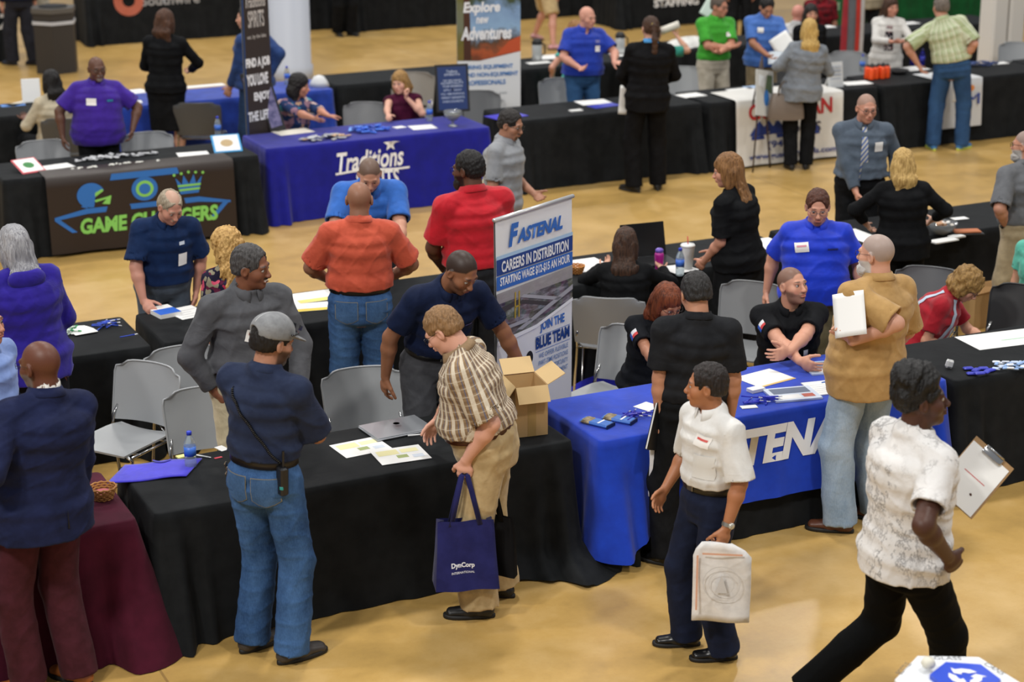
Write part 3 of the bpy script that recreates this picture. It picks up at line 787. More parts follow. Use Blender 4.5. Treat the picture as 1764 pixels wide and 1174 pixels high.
def watch(p, i, c='9A9A98', dial='D8D8D8', w=.03):
    S, E_, W, fd, th, pn = p['arms'][i][:6]; ax = nrm(W - E_); c0 = W - ax * .018; mb = MB()
    mb.tube([Vector(c0 - ax * .010), Vector(c0 + ax * .010)], w, 16, False); a = np.cross(ax, th); a = nrm(a) * (-1 if a @ pn > 0 else 1)
    b = mb.build('watch', plain(c, .3, .8 if c != '151515' else 0, name='watch_band'), p['root'], smooth=True)
    m2 = MB(); m2.lathe([(0, .009), (.014, .009), (.017, .005), (.017, -.004)], c0 + a * (w - .002), 16, a); m2.build('dial', plain(dial, .25, .5, name='watch_dial'), b, smooth=True)
def badge(p, uv, size=(.075, .055), col='E9E7E4', face=(0, 1, 0), mark=None, name='name_tag', yo=0, roll=0, mat=None, t=.36):
    """sticker laid on the shirt: uv = (person's right, up) from the breastbone"""
    c, R = p['sp'](t); tr = p.setdefault('tree', None) or tree_of(p['shirt']); p['tree'] = tr
    n = R @ np.array(face, float); n = nrm(n); u = nrm(np.cross(n, R[:, 2])); v = np.cross(n, u)
    u = -u; v = np.cross(n, u); u, v = np.cos(rad(roll)) * u + np.sin(rad(roll)) * v, -np.sin(rad(roll)) * u + np.cos(rad(roll)) * v
    if v @ R[:, 2] < 0: v = -v; u = -u
    if np.cross(u, v) @ n < 0: u = -u
    o = c + n * .12 + R[:, 0] * uv[0] + R[:, 2] * uv[1]; w, h = size[0] / 2, size[1] / 2
    d = decal(name, tr, [(-h + 2 * h * i / 4, -w, w) for i in range(5)], o, u, v, mat or plain(col, .5, name='paper'), p['root'], .004, .5, 5)
    if mark:
        decal('print', tr, [(h * .15, -w * .7, w * .7), (h * .5, -w * .7, w * .7)], o, u, v, plain(mark, .5, name='ink'), d, .0065, .5, 4)
    return d
# ------------------------------------------------------------ materials of the place
def floor_mat():
    t = NT('floor_concrete', .32, 0, .45); v = t.coord()
    big = t.noise(t.scale(v, (.55, .55, .55)), 1.0, 5, .62); mid = t.noise(v, 3.2, 6, .7); fine = t.noise(v, 40, 3, .6)
    f = t.math('ADD', t.math('MULTIPLY', big, .6), t.math('MULTIPLY', mid, .4))
    c = t.ramp(f, [(.34, lin('9F8049')), (.5, lin('BB9756')), (.66, lin('CAA96F'))])
    c = t.mix(t.math('MULTIPLY', t.ramp(fine, [(.55, (0, 0, 0)), (.75, (1, 1, 1))]), .12), c, lin('8A6A3C'))
    s = t.sep(v); jx = t.math('LESS_THAN', t.math('ABSOLUTE', t.math('SUBTRACT', t.math('FRACT', t.math('MULTIPLY', t.math('ADD', s[0], 2.3), 1 / 9.0)), .5)), .0008)
    jy = t.math('LESS_THAN', t.math('ABSOLUTE', t.math('SUBTRACT', t.math('FRACT', t.math('MULTIPLY', t.math('ADD', s[1], 3.8), 1 / 9.0)), .5)), .0008)
    c = t.mix(t.math('MULTIPLY', t.math('MAXIMUM', jx, jy), .6), c, lin('7A5E38'))
    t.col(c)
    r = t.n('ShaderNodeMapRange'); t.l(mid, r.inputs[0]); r.inputs[3].default_value = .24; r.inputs[4].default_value = .46; t.l(r.outputs[0], t.b.inputs['Roughness'])
    t.bump(t.noise(v, 6, 4), .06, .01); t.b.inputs['Coat Weight'].default_value = .12; t.b.inputs['Coat Roughness'].default_value = .15
    return t.m
fl = MB(); fl.add([(-30, -12, 0), (60, -12, 0), (60, 70, 0), (-30, 70, 0)], [(0, 1, 2, 3)])
tag(fl.build('floor', floor_mat()), 'tan polished concrete floor of the hall', None, None, 'structure')
BLACK = cloth('1D1F21', '151719', .7, .25, .5, 5, name='black_tablecloth')
ROYAL = cloth('0E3DBB', '0B34A8', .75, .3, .2, 5, name='royal_blue_tablecloth')
NAVYB = cloth('14178A', '10137A', .75, .3, .2, 5, name='deep_blue_tablecloth')
MAROON = cloth('4B1428', '3F1021', .8, .25, .2, 5, name='maroon_tablecloth')
WHITE = plain('E8E8E6', .6, name='white_paper'); OFFW = plain('DDD8CC', .6, name='cream_paper')
CHROME = plain('B8B8B8', .18, 1.0, name='chrome'); GREYP = plain('8B8E90', .45, name='grey_plastic'); DGREY = plain('55585A', .45, name='dark_grey_plastic')
INKB = plain('1E4B9B', .6, name='blue_ink'); INKK = plain('1A1A1C', .6, name='black_ink'); WHI = plain('E9EAEC', .6, name='white_ink'); CARD = plain('B99767', .8, name='cardboard')

# ------------------------------------------------------------ writing
def text_mesh(body, bold=.0, shear=0.0):
    cu = bpy.data.curves.new('lettering', 'FONT'); cu.body = body; cu.offset = bold; cu.shear = shear; cu.resolution_u = 3
    o = bpy.data.objects.new('lettering', cu); SC.collection.objects.link(o)
    me = bpy.data.meshes.new_from_object(o.evaluated_get(bpy.context.evaluated_depsgraph_get()))
    bpy.data.objects.remove(o); bpy.data.curves.remove(cu)
    return me
def write(body, P0, r, u, w, h, mat, parent=None, bold=.0, shear=0.0, off=.003, tree=None, name='lettering', slope=0.0):
    """letters of height h, width w, lower left at P0, along r and u"""
    me = text_mesh(body, bold, shear); co = np.array([v.co[:] for v in me.vertices]); lo = co.min(0); hi = co.max(0)
    P0 = Vector(P0); r = Vector(r).normalized(); u = Vector(u).normalized(); n = r.cross(u)
    for v in me.vertices:
        x = (v.co.x - lo[0]) / (hi[0] - lo[0]) * w; y = (v.co.y - lo[1]) / max(hi[1] - lo[1], 1e-6) * h
        p = P0 + r * x + u * (y + slope * x)
        if tree is not None:
            hh = tree.ray_cast(p + n * .25, -n, .6)
            if hh[0] is not None: p = hh[0]
        v.co = p + n * off
    me.name = name; me.materials.clear()
    return link(name, me, mat, parent)
def panel(name, polys, P0, r, u, mat, parent=None, off=.002, tree=None, cell=None):
    """flat shapes, points in metres along r, u"""
    P0 = Vector(P0); r = Vector(r).normalized(); u = Vector(u).normalized(); n = r.cross(u); mb = MB()
    for poly in polys:
        V = []
        for x, y in poly:
            p = P0 + r * x + u * y
            if tree is not None:
                hh = tree.ray_cast(p + n * .25, -n, .6)
                if hh[0] is not None: p = hh[0]
            V.append(p + n * off)
        mb.add(V, [tuple(range(len(V)))])
    return mb.build(name, mat, parent)
def disc(cx, cy, rx, ry=None, n=20, a0=0, a1=360): return [(cx + rx * math.cos(rad(a0 + (a1 - a0) * i / n)), cy + (ry or rx) * math.sin(rad(a0 + (a1 - a0) * i / n))) for i in range(n + (0 if a1 - a0 == 360 else 1))]

# ------------------------------------------------------------ draped tables
def tablecloth(lab, x0, y0, W, D, mat, z=.75, hem=.006, seed=1, flare=.05, corner=.14, fold=.016, hemdrop=0.0, group=None, grow=0.0, puddle=None, name='tablecloth', nv=16, front=.4, ends=(.3, .3)):
    o = empty(name, (x0 + W / 2, y0 + D / 2, 0), 0, lab, 'tablecloth', group)
    hx, hy, rc = W / 2 + grow, D / 2 + grow, .035; rnd = np.random.RandomState(seed); ph = rnd.uniform(0, 6.28, 8)
    pts = []; step = .022
    def edge(ax, ay, bx, by, nx, ny):
        L = math.hypot(bx - ax, by - ay); n = max(2, int(L / step))
        for i in range(n): t = i / n; pts.append((ax + (bx - ax) * t, ay + (by - ay) * t, nx, ny, min(t, 1 - t) * L))
    def arc(cx, cy, a0):
        for i in range(6): a = rad(a0 + 90 * i / 6); pts.append((cx + rc * math.cos(a), cy + rc * math.sin(a), math.cos(a), math.sin(a), 0.0))
    edge(-hx + rc, -hy, hx - rc, -hy, 0, -1); arc(hx - rc, -hy + rc, -90); edge(hx, -hy + rc, hx, hy - rc, 1, 0); arc(hx - rc, hy - rc, 0)
    edge(hx - rc, hy, -hx + rc, hy, 0, 1); arc(-hx + rc, hy - rc, 90); edge(-hx, hy - rc, -hx, -hy + rc, -1, 0); arc(-hx + rc, -hy + rc, 180)
    n = len(pts); s = np.cumsum([0] + [math.hypot(pts[i + 1][0] - pts[i][0], pts[i + 1][1] - pts[i][1]) for i in range(n - 1)])
    fn = np.zeros(n)
    for k, (f, a) in enumerate(((1.3, .5), (2.3, .8), (3.7, .7), (5.9, .45), (8.7, .25))): fn += a * np.sin(2 * PI * f * s / 1.0 + ph[k] + 1.1 * np.sin(s * 2.1 + ph[k - 2]))
    V = []; F = []
    for q, (ins, dz) in enumerate(((.032, 0), (.02, 0), (.008, -.001), (0, -.006))):
        for p in pts: V.append((p[0] - p[2] * ins, p[1] - p[3] * ins, z + dz))
    for j in range(1, nv + 1):
        v = j / nv
        for i, p in enumerate(pts):
            cw = math.exp(-(p[4] / .16) ** 2); am = fold * (front if p[3] < -.5 and cw < .3 else 1)
            hm = hem - hemdrop * math.exp(-(p[4] / .28) ** 2)
            off = .006 + flare * v ** 1.3 + am * fn[i] * v ** .8 + corner * cw * v ** 1.2 + .05 * math.sin(p[4] * 38 + ph[1]) * v * math.exp(-((p[4] - .12) / .12) ** 2)
            if abs(p[2]) > .1: off = .006 + (off - .006) * (1 + (ends[0 if p[2] < 0 else 1] - 1) * abs(p[2]))
            zz = z - .006 - (z - .006 - max(hm, .005)) * v
            if puddle and v > .85:
                px, py, pr, pa = puddle; d = math.hypot(p[0] - px, p[1] - py)
                if d < pr: e = (1 - d / pr) * (v - .85) / .15; off += pa * e; zz += .03 * e * abs(math.sin(p[4] * 22))
            V.append((p[0] + p[2] * off, p[1] + p[3] * off, zz))
    F.append(tuple(range(n)))
    for q in range(3 + nv): F += [(q * n + i, (q + 1) * n + i, (q + 1) * n + (i + 1) % n, q * n + (i + 1) % n) for i in range(n)]
    c = mesh('cloth', V, F, mat, o)
    return o, c
def front_tree(c, o):
    me = c.data; return BVHTree.FromPolygons([v.co + o.location for v in me.vertices], [tuple(p.vertices) for p in me.polygons])
def rel(o, x):
    """keep a child built in world coordinates in place under an unrotated parent"""
    x.parent = o; x.matrix_parent_inverse = Matrix.Translation(-o.location); return x

T0, _ = tablecloth('maroon tablecloth hanging to the floor on the front left table', at(228, 884, .75).x - 2.44, 8.97, 2.44, .76, MAROON, seed=3, corner=.20, ends=(.3, .9))
X1 = 2.294
T1, _ = tablecloth('black tablecloth on the front table with the laptop and cardboard box, pooling on the floor', X1, 8.985, 2.44, .76, BLACK, seed=5, corner=.12, puddle=(1.35, -.35, .75, .26), ends=(.6, .3))
X2 = 4.861
T2b, _ = tablecloth('black under-cloth showing below the blue cloth at the front', X2, 8.88, 2.44, .76, BLACK, seed=6, corner=.10)
T2, c2 = tablecloth('bright royal blue tablecloth with big white company name on its front', X2, 8.88, 2.44, .76, ROYAL, z=.758, hem=.24, seed=8, hemdrop=.17, grow=.008, flare=.075, corner=.13, fold=.018, front=.25)
T3, _ = tablecloth('black tablecloth on the front right table with blue giveaway packs', 7.345, 8.84, 2.44, .76, BLACK, seed=9)
TL, _ = tablecloth('black tablecloth on the middle left table with markers and blue pens', at(262, 597, .75).x - 2.44, 11.8, 2.44, .76, BLACK, seed=11, corner=.10)
TC, _ = tablecloth('black tablecloth on the table where the man in navy rests his hand', 3.16, 11.81, 2.44, .76, BLACK, seed=12, corner=.10)
TM, _ = tablecloth('black tablecloth on the middle table with laptop and drinks', 5.95, 11.82, 2.30, .74, BLACK, seed=13)
TM2, _ = tablecloth('black tablecloth on the middle right table with the snack bowl', 8.40, 11.82, 2.55, .74, BLACK, seed=14)
GC, cG = tablecloth('black tablecloth behind the green and blue games banner', 3.205, 17.24, 2.44, .76, BLACK, seed=15, corner=.12)
TR, cT = tablecloth('deep blue tablecloth with white script lettering and a star', 5.80, 17.47, 2.42, .76, NAVYB, seed=16, corner=.13)
FB, _ = tablecloth('black tablecloth in front of the bald man in the blue polo', 8.56, 17.62, 2.3, .76, BLACK, seed=17)
FC, _ = tablecloth('black tablecloth under the white vinyl banner with phone number', 10.93, 17.58, 2.25, .76, BLACK, seed=18)
FD, _ = tablecloth('black tablecloth on the far table with the orange bottles', 13.25, 17.56, 2.44, .76, BLACK, seed=19)
FE, _ = tablecloth('black tablecloth at the far right edge beside the white pillar', 15.75, 17.6, 2.44, .76, BLACK, seed=20)
BA, _ = tablecloth('black tablecloth at the far left edge behind the beige top woman', 2.2, 20.35, 2.5, .76, BLACK, seed=21)
BB, _ = tablecloth('blue tablecloth covered in papers behind the purple polo man', 4.85, 20.3, 2.72, .76, cloth('1C3FA8', '17348E', .75, .3, .2, 5, name='mid_blue_tablecloth'), seed=22)
BC, _ = tablecloth('long bare black tablecloth behind the blonde woman in maroon', 7.68, 20.5, 2.3, .76, BLACK, seed=23)
BD, _ = tablecloth('black tablecloth with papers and black carafes behind the bald man', 10.1, 20.5, 2.0, .76, BLACK, seed=24)
BE, _ = tablecloth('black tablecloth with a white cloth heap beside the green polo man', 12.4, 20.9, 1.6, .76, BLACK, seed=25)
BF, _ = tablecloth('black tablecloth behind the woman in the white cardigan', 14.3, 21.0, 3.6, .8, BLACK, seed=26)
# ranks of draped tables against the far side of the hall
DA, cA = tablecloth('black cloth of the far left table with the orange ring emblem', 7.0, 29.6, 4.4, .8, BLACK, seed=30, fold=.03)
DA2, _ = tablecloth('black cloth of the table behind the hexagonal trash can', 1.2, 28.7, 4.4, .8, BLACK, seed=31, fold=.03)
DB, _ = tablecloth('black cloth of the far table behind the person in dark trousers', 11.2, 29.1, 5.0, .8, BLACK, seed=32, fold=.035)
DC, cC = tablecloth('black cloth of the far staffing table with white lettering', 15.2, 27.35, 2.9, .8, BLACK, seed=33, fold=.03)
DD, cD = tablecloth('green tablecloth at the back of the hall', 18.6, 25.7, 3.6, .8, cloth('14562C', '0F4522', .75, .3, .2, 5, name='green_tablecloth'), seed=34, fold=.03)
DE, _ = tablecloth('black cloth of the far table right of the green one', 22.4, 25.2, 5.0, .8, BLACK, seed=35, fold=.03)

XX, ZZ = Vector((1, 0, 0)), Vector((0, 0, 1))
t2 = front_tree(c2, T2)
p = atY(1170, 820, 8.86)
xs = atY(1150, 740, 8.84).x
rel(T2, write('ASTENAL', (xs + .16, 8.7, .455), XX, ZZ, 1.16, .225, WHI, bold=.05, shear=.28, off=.005, tree=t2, name='company_name'))
rel(T2, write('F', (xs, 8.7, .455), XX, ZZ, .20, .26, WHI, bold=.05, shear=.28, off=.006, tree=t2, name='company_initial'))
tt = front_tree(cT, TR)
rel(TR, write('Traditions', (6.52, 17.2, .44), XX, ZZ, .72, .20, WHI, bold=.02, shear=.25, off=.006, tree=tt, name='script_lettering', slope=.02))
rel(TR, write('SPIRITS', (6.72, 17.2, .24), XX, ZZ, .46, .19, WHI, bold=.02, off=.006, tree=tt, name='capital_lettering'))
sw = [(x, .01 * math.sin(x * 7)) for x in np.linspace(-.04, .76, 14)]
rel(TR, panel('swoosh', [[sw[i], sw[i + 1], (sw[i + 1][0], sw[i + 1][1] + .02), (sw[i][0], sw[i][1] + .02)] for i in range(13)], (6.54, 17.2, .425), XX, ZZ, WHI, None, .006, tt))
st = [((.075 if i % 2 == 0 else .032) * math.sin(PI * i / 5), (.075 if i % 2 == 0 else .032) * math.cos(PI * i / 5)) for i in range(10)]
rel(TR, panel('star', [[(0, 0), st[i], st[(i + 1) % 10]] for i in range(10)], (7.10, 17.2, .68), XX, ZZ, WHI, None, .006, tt))
ta = front_tree(cA, DA)
q = at(224, 45, 0)
for a, b, nm in ((.24, .10, 'ring_emblem'),):
    rel(DA, panel(nm, [[(a * math.cos(t0), a * math.sin(t0)), (a * math.cos(t1), a * math.sin(t1)), (b * math.cos(t1), b * math.sin(t1)), (b * math.cos(t0), b * math.sin(t0))] for t0, t1 in [(2 * PI * i / 24, 2 * PI * (i + 1) / 24) for i in range(24)]], atY(224, 2, 29.5), XX, ZZ, plain('B5604A', .6, name='emblem_orange'), None, .008, ta))
rel(DA, write('Southwire', atY(246, 12, 29.5), XX, ZZ, .95, .16, plain('9A9A9C', .6, name='grey_ink'), bold=.02, off=.008, tree=ta))
tc = front_tree(cC, DC)
rel(DC, write('STAFFING', atY(1130, 14, 27.25), XX, ZZ, .86, .13, WHI, bold=.03, off=.008, tree=tc))
rel(DC, panel('rule', [[(0, 0), (.8, 0), (.8, .02), (0, .02)]], atY(1136, 1, 27.25), XX, ZZ, WHI, None, .008, tc))
rel(DA2, write('Z', atY(-4, 50, 28.6), XX, ZZ, .26, .22, WHI, bold=.05, shear=.1, off=.03, tree=None))
rel(DD, write('M', atY(1430, 18, 25.55), XX, ZZ, .16, .13, plain('8FB59A', .6, name='pale_green_ink'), bold=.02, off=.03))
rel(T0, write('/', (.30 + at(2, 1010, .35).x - .33, 8.86, .30), XX, ZZ, .05, .2, WHI, bold=.03, off=.02))

# games banner hung over the front of its table
gb = empty('table_banner', (4.5, 17.15, 0), 0, 'dark brown banner with helmet, crown and green games lettering on a table front', 'banner')
A, B_ = atY(79, 314, 17.13), atY(402, 280, 17.13)
gw = B_.x - A.x; gz = .035; gh = .70; g0 = Vector((A.x, 17.13, gz))
rows = [[Vector((A.x + gw * i / 24, 17.135 - .012 * math.sin(i * .9) * (1 - j / 8) - .03 * (1 - j / 8), gz + gh * j / 8)) for i in range(25)] for j in range(9)]
rows += [[Vector((A.x + gw * i / 24, 17.16, .758)) for i in range(25)], [Vector((A.x + gw * i / 24, 17.45, .762)) for i in range(25)]]
gm_ = MB(); gm_.grid(rows); gs = rel(gb, gm_.build('sheet', plain('241812', .5, name='brown_vinyl'), smooth=True))
gt = front_tree(gs, Vector and type('o', (), {'location': Vector((0, 0, 0))}))
GRN = plain('7FC35A', .6, name='lime_ink'); BLU = plain('2467B4', .6, name='mid_blue_ink')
def GP(nm, polys, mat, off=.006): return rel(gb, panel(nm, polys, g0, XX, ZZ, mat, None, off, gt))
rel(gb, write('GAME CHANGERS', g0 + Vector((.28, 0, .16)), XX, ZZ, gw * .74, .15, GRN, bold=.045, shear=.1, off=.008, tree=gt, name='games_lettering'))
GP('arrow_lines', [[(.05, .315), (gw * .2, .35), (gw * .8, .35), (gw * .97, .315), (gw * .97, .335), (gw * .8, .40), (gw * .2, .40), (.05, .345)], [(.05, .315), (.09, .33), (.25, .19), (.2, .19)], [(gw * .97, .34), (gw * .93, .33), (gw * .86, .20), (gw * .885, .19)], [(gw * .45, .07), (gw * .75, .07), (gw * .73, .10), (gw * .46, .10)], [(gw * .33, .64), (gw * .7, .64), (gw * .69, .70), (gw * .34, .70)]], BLU)
hx0 = gw * .225
GP('helmet', [disc(hx0, .52, .13, .115, 24, 20, 280) + [(hx0 + .04, .50)], [(hx0 - .10, .42), (hx0 - .04, .40), (hx0 - .05, .46)]], BLU)
GP('face_guard', [[(hx0 + .03, .47), (hx0 + .19, .50), (hx0 + .18, .48), (hx0 + .04, .45)], [(hx0 + .10, .43), (hx0 + .17, .42), (hx0 + .19, .50), (hx0 + .17, .50)], [(hx0 + .02, .53), (hx0 + .11, .57), (hx0 + .12, .55), (hx0 + .04, .50)]], GRN)
GP('round_emblem', [disc(gw * .51, .53, .125, .115)], BLU); GP('emblem_ring', [disc(gw * .51, .53, .085, .078)], GRN, .009); GP('emblem_centre', [disc(gw * .51, .53, .055, .05)], BLU, .012)
cx = gw * .75
GP('crown', [[(cx - .09, .44), (cx + .09, .44), (cx + .13, .60), (cx + .07, .53), (cx + .05, .62), (cx, .53), (cx - .05, .62), (cx - .07, .53), (cx - .13, .60)]], BLU)
GP('crown_bands', [[(cx - .10, .47), (cx + .10, .47), (cx + .105, .49), (cx - .105, .49)], [(cx - .11, .51), (cx + .11, .51), (cx + .115, .53), (cx - .115, .53)]] + [disc(cx + dx, .645 - abs(dx) * .12, .014, None, 10) for dx in (-.14, -.07, 0, .07, .14)], GRN, .009)

# white vinyl banner over the far table
vb = empty('vinyl_banner', (12, 17.5, 0), 0, 'white vinyl banner with red capitals, blue roofs and phone number draped on a table', 'banner')
A, B_ = atY(1268, 175, 17.5), atY(1453, 155, 17.5); vw = B_.x - A.x; v0 = Vector((A.x, 17.50, .03))
m_ = MB(); m_.grid([[Vector((A.x + vw * i / 20, 17.50 - .012 * math.sin(i * 1.1 + j * .3) * (1 - j / 8) - .05 * (1 - j / 8), .03 + .72 * j / 8)) for i in range(21)] for j in range(9)] + [[Vector((A.x + vw * i / 20, yy, zz)) for i in range(21)] for yy, zz in ((17.53, .765), (18.05, .768))])
vs = rel(vb, m_.build('sheet', plain('D9D7D2', .45, name='white_vinyl'), smooth=True)); vt = front_tree(vs, type('o', (), {'location': Vector((0, 0, 0))}))
RED = plain('B8232A', .6, name='red_ink')
rel(vb, write('GUARDIAN', v0 + Vector((.16, 0, .50)), XX, ZZ, vw * .78, .18, RED, bold=.03, off=.008, tree=vt, name='red_lettering'))
rel(vb, panel('roofs', [[(x - .13, 0), (x + .13, 0), (x, .16)] for x in (.30, .42, .54)] + [[(x - .13, 0), (x + .13, 0), (x, .16)] for x in (vw - .45,)] + [[(.2, -.05), (vw - .32, -.05), (vw - .32, -.005), (.2, -.005)]], v0 + Vector((0, 0, .33)), XX, ZZ, plain('233A86', .6, name='roof_blue'), None, .007, vt))
rel(vb, write('POOLS', v0 + Vector((.62, 0, .30)), XX, ZZ, .5, .12, plain('3B3A48', .6, name='dark_ink'), bold=.02, off=.008, tree=vt, name='word'))
rel(vb, write('(940)', v0 + Vector((.40, 0, .155)), XX, ZZ, .34, .10, plain('233A86', .6, name='roof_blue'), bold=.02, off=.008, tree=vt, name='phone_number'))
rel(vb, write('www.guardianpools.com', v0 + Vector((.16, 0, .04)), XX, ZZ, vw * .82, .085, plain('233A86', .6, name='roof_blue'), bold=.02, off=.008, tree=vt, name='web_address'))
# small white banner with a letter under the plaid shirt man's table
mbn = empty('table_banner', (15, 17.5, 0), 0, 'narrow white banner with a blue M and orange dot hanging from the far table', 'banner')
A, B_ = atY(1616, 190, 17.48), atY(1690, 180, 17.48); m_ = MB(); w_ = B_.x - A.x
m_.grid([[Vector((A.x + w_ * i / 6, 17.485 - .03 * (1 - j / 5), .20 + .56 * j / 5)) for i in range(7)] for j in range(6)] + [[Vector((A.x + w_ * i / 6, yy, .766)) for i in range(7)] for yy in (17.53, 18.0)])
rel(mbn, m_.build('sheet', plain('D2D4D6', .5, name='white_cloth'), smooth=True)); 
rel(mbn, write('M', Vector((A.x + w_ * .60, 17.46, .46)), XX, ZZ, w_ * .32, .13, plain('21409A', .6, name='letter_blue'), bold=.0, off=.012)); rel(mbn, panel('dot', [disc(0, 0, .035)], (A.x + w_ * .72, 17.46, .655), XX, ZZ, plain('E08A3C', .6, name='dot_orange'), None, .012))

# pillars
for px0, px1, Y, col, nm, n in ((463, 535, 25.0, 'A9AEB9', 'trim_1', 40),):
    a, b = atY(px0, 60, Y), atY(px1, 60, Y); r = (b.x - a.x) / 2 * .93
    m_ = MB(); m_.lathe([(r * 1.08, 0), (r * 1.08, .25), (r, .26), (r, 8.5)], ((a.x + b.x) / 2, Y, 0), n)
    tag(m_.build(nm, plain(col, .5, name='pillar_paint'), None, True), 'pale blue-grey round pillar rising behind the tables', None, None, 'structure')
a, b = atY(1697, 50, 19.6), atY(1753, 50, 19.6); m_ = MB(); c_ = (a + b) / 2; w_ = b.x - a.x
m_.box((c_.x - w_ * .26, 19.6, 2.6), (w_ * .47, .3, 5.2), None, .03); m_.box((c_.x + w_ * .26, 19.6, 2.6), (w_ * .47, .3, 5.2), None, .03)
tag(m_.build('trim_2', plain('D6D2CB', .6, name='white_panel')), 'white twin-panel pillar behind the far right tables', None, None, 'structure')
# ------------------------------------------------------------ copying
def copy_tree(o, parent=None):
    c = o.copy(); SC.collection.objects.link(c); c.parent = parent
    if parent is None:
        for k in ('label', 'group'):
            if k in c: del c[k]
    for ch in list(o.children): copy_tree(ch, c)
    return c
_proto = {}
def spawn(key, maker, loc, rz, lab, cat, group=None):
    if key not in _proto: o = _proto[key] = maker()
    else: o = copy_tree(_proto[key])
    o.location = loc; o.rotation_euler = (0, 0, rz)
    return tag(o, lab, cat, group)
def head_rz(x, y, f): return -(math.atan2(x, y) + rad(f))

# ------------------------------------------------------------ chairs
def make_chair(col):
    def mk():
        o = empty('stacking_chair', (0, 0, 0)); m = plain(col, .42, name='chair_plastic')
        b = MB(); Rws = []; Rw2 = []
        for j in range(11):
            v = j / 10; z = .47 + .37 * v; w = .262 - .02 * (1 - v) - (.05 * max(0, (v - .82) / .18) ** 2); r = []; r2 = []
            for i in range(13):
                u = -1 + 2 * i / 12; cv = .055 * (1 - u * u) ; zz = z - (.03 * max(0, abs(u) - .8) / .2 if j == 10 else 0)
                r.append(Vector((u * w, -.215 - cv - .07 * v + .02 * (1 - v), zz))); r2.append(r[-1] + Vector((0, -.010, 0)))
            Rws.append(r); Rw2.append(r2)
        b.grid(Rws); b.grid([list(reversed(r)) for r in Rw2])
        for a_, c_ in ((Rws[0], Rw2[0]), (Rws[-1], Rw2[-1]), ([r[0] for r in Rws], [r[0] for r in Rw2]), ([r[-1] for r in Rws], [r[-1] for r in Rw2])): b.grid([a_, c_])
        bk = b.build('backrest', m, o, True)
        rim = MB(); rim.tube([r[0] for r in Rws] + Rws[-1] + [r[-1] for r in reversed(Rws)], .0065, 6); rim.build('edge_rim', m, bk, True)
        s = MB(); Rws = []; Rw2 = []
        for j in range(9):
            v = j / 8; y = .22 - .44 * v; r = []; r2 = []
            for i in range(11):
                u = -1 + 2 * i / 10; w = .225 - .035 * max(0, abs(v - .5) * 2 - .7) / .3
                z = .452 - .018 * (1 - u * u) * (1 if v > .15 else v / .15) - (.022 * (1 - v / .15) if v < .15 else 0)
                r.append(Vector((u * w, y, z))); r2.append(r[-1] - Vector((0, 0, .012)))
            Rws.append(r); Rw2.append(r2)
        s.grid([list(reversed(r)) for r in Rws]); s.grid(Rw2)
        for a_, c_ in ((Rws[0], Rw2[0]), (Rws[-1], Rw2[-1]), ([r[0] for r in Rws], [r[0] for r in Rw2]), ([r[-1] for r in Rws], [r[-1] for r in Rw2])): s.grid([a_, c_])
        s.build('seat', m, o, True)
        for sx in (-1, 1):
            x = sx * .235; f = MB()
            f.tube([(x * .9, .215, .43), (x, .20, .40), (x * 1.06, .245, .02), (x * 1.06, .23, .008), (x * 1.06, -.24, .008), (x * 1.06, -.25, .02), (x, -.18, .42), (x, -.20, .50), (x * .95, -.235, .56)], .0105, 8)
            f.tube([(x, .20, .42), (x, -.19, .42)], .009, 8); f.build('leg_frame', CHROME, o, True)
        c = MB(); c.tube([(-.235, .12, .415), (.235, .12, .415)], .008, 8); c.tube([(-.235, -.15, .415), (.235, -.15, .415)], .008, 8); c.build('cross_bar', CHROME, o, True)
        return o
    return mk
def chair(lab, px, py, f, col='9A9DA0', z=.82, back=.30):
    P = at(px, py, z); rz = head_rz(P.x, P.y, f); fx, fy = -math.sin(rz), math.cos(rz)
    return spawn('chair' + col, make_chair(col), (P.x + fx * back, P.y + fy * back, 0), rz, lab, 'chair')
chair('grey chair turned sideways left of the cap man, seat and chrome legs in view', 258, 632, -140)
chair('grey chair pushed behind the sideways chair near the black middle table', 312, 603, 165, '8A8D90')
chair('grey chair whose pale backrest shows left of the cap man above the front table', 352, 674, 172)
chair('light grey chair between the cap man and the laptop, behind the front table', 622, 640, 168)
chair('grey chair with its back to us right of the tall roll-up banner', 1048, 516, 6, '85878A')
chair('pale grey chair the red-haired woman sits on', 1092, 570, 215)
chair('grey chair behind the seated bearded man in black', 1302, 492, 200, '7C7E80')
chair('dark grey chair with a bright top rim left of the curly-haired woman in red', 1604, 466, 190, '5B5D60')
chair('grey chair under the left hand of the man in the purple polo', 72, 246, 172, '8F9295')
chair('grey chair under the right-hand side hand of the man in the purple polo', 252, 232, 172, '8F9295')
chair('dark grey chair the woman in the beige top sits on', 112, 207, 10, '4A4B4C')
chair('dark grey chair right of the woman in the black skirt suit', 338, 180, 10, '4E4F50')
chair('grey chair left of the blonde woman in maroon', 633, 180, 190, '77797B')
chair('tan-grey chair right behind the blonde woman in maroon', 712, 128, 190, '857F76')
chair('grey chair between the framed sign and the adventure banner', 822, 160, 180, '6C6E70')
chair('grey chair left of the bald man in the blue polo', 966, 138, 175, '8A8D90')
chair('grey chair right of the ponytail man in the black suit', 1176, 118, 180)
chair('grey chair behind the man in the pale blue polo', 1340, 112, 190, '6C6E70')
chair('grey chair between the blonde woman in grey and the white cardigan woman', 1462, 92, 180, '8A8D90')
chair('grey chair at the far right edge beside the white pillar', 1757, 76, 180, '8A8D90')
chair('black chair at the right edge behind the spread white sheet', 1770, 498, 200, '2A2B2D')

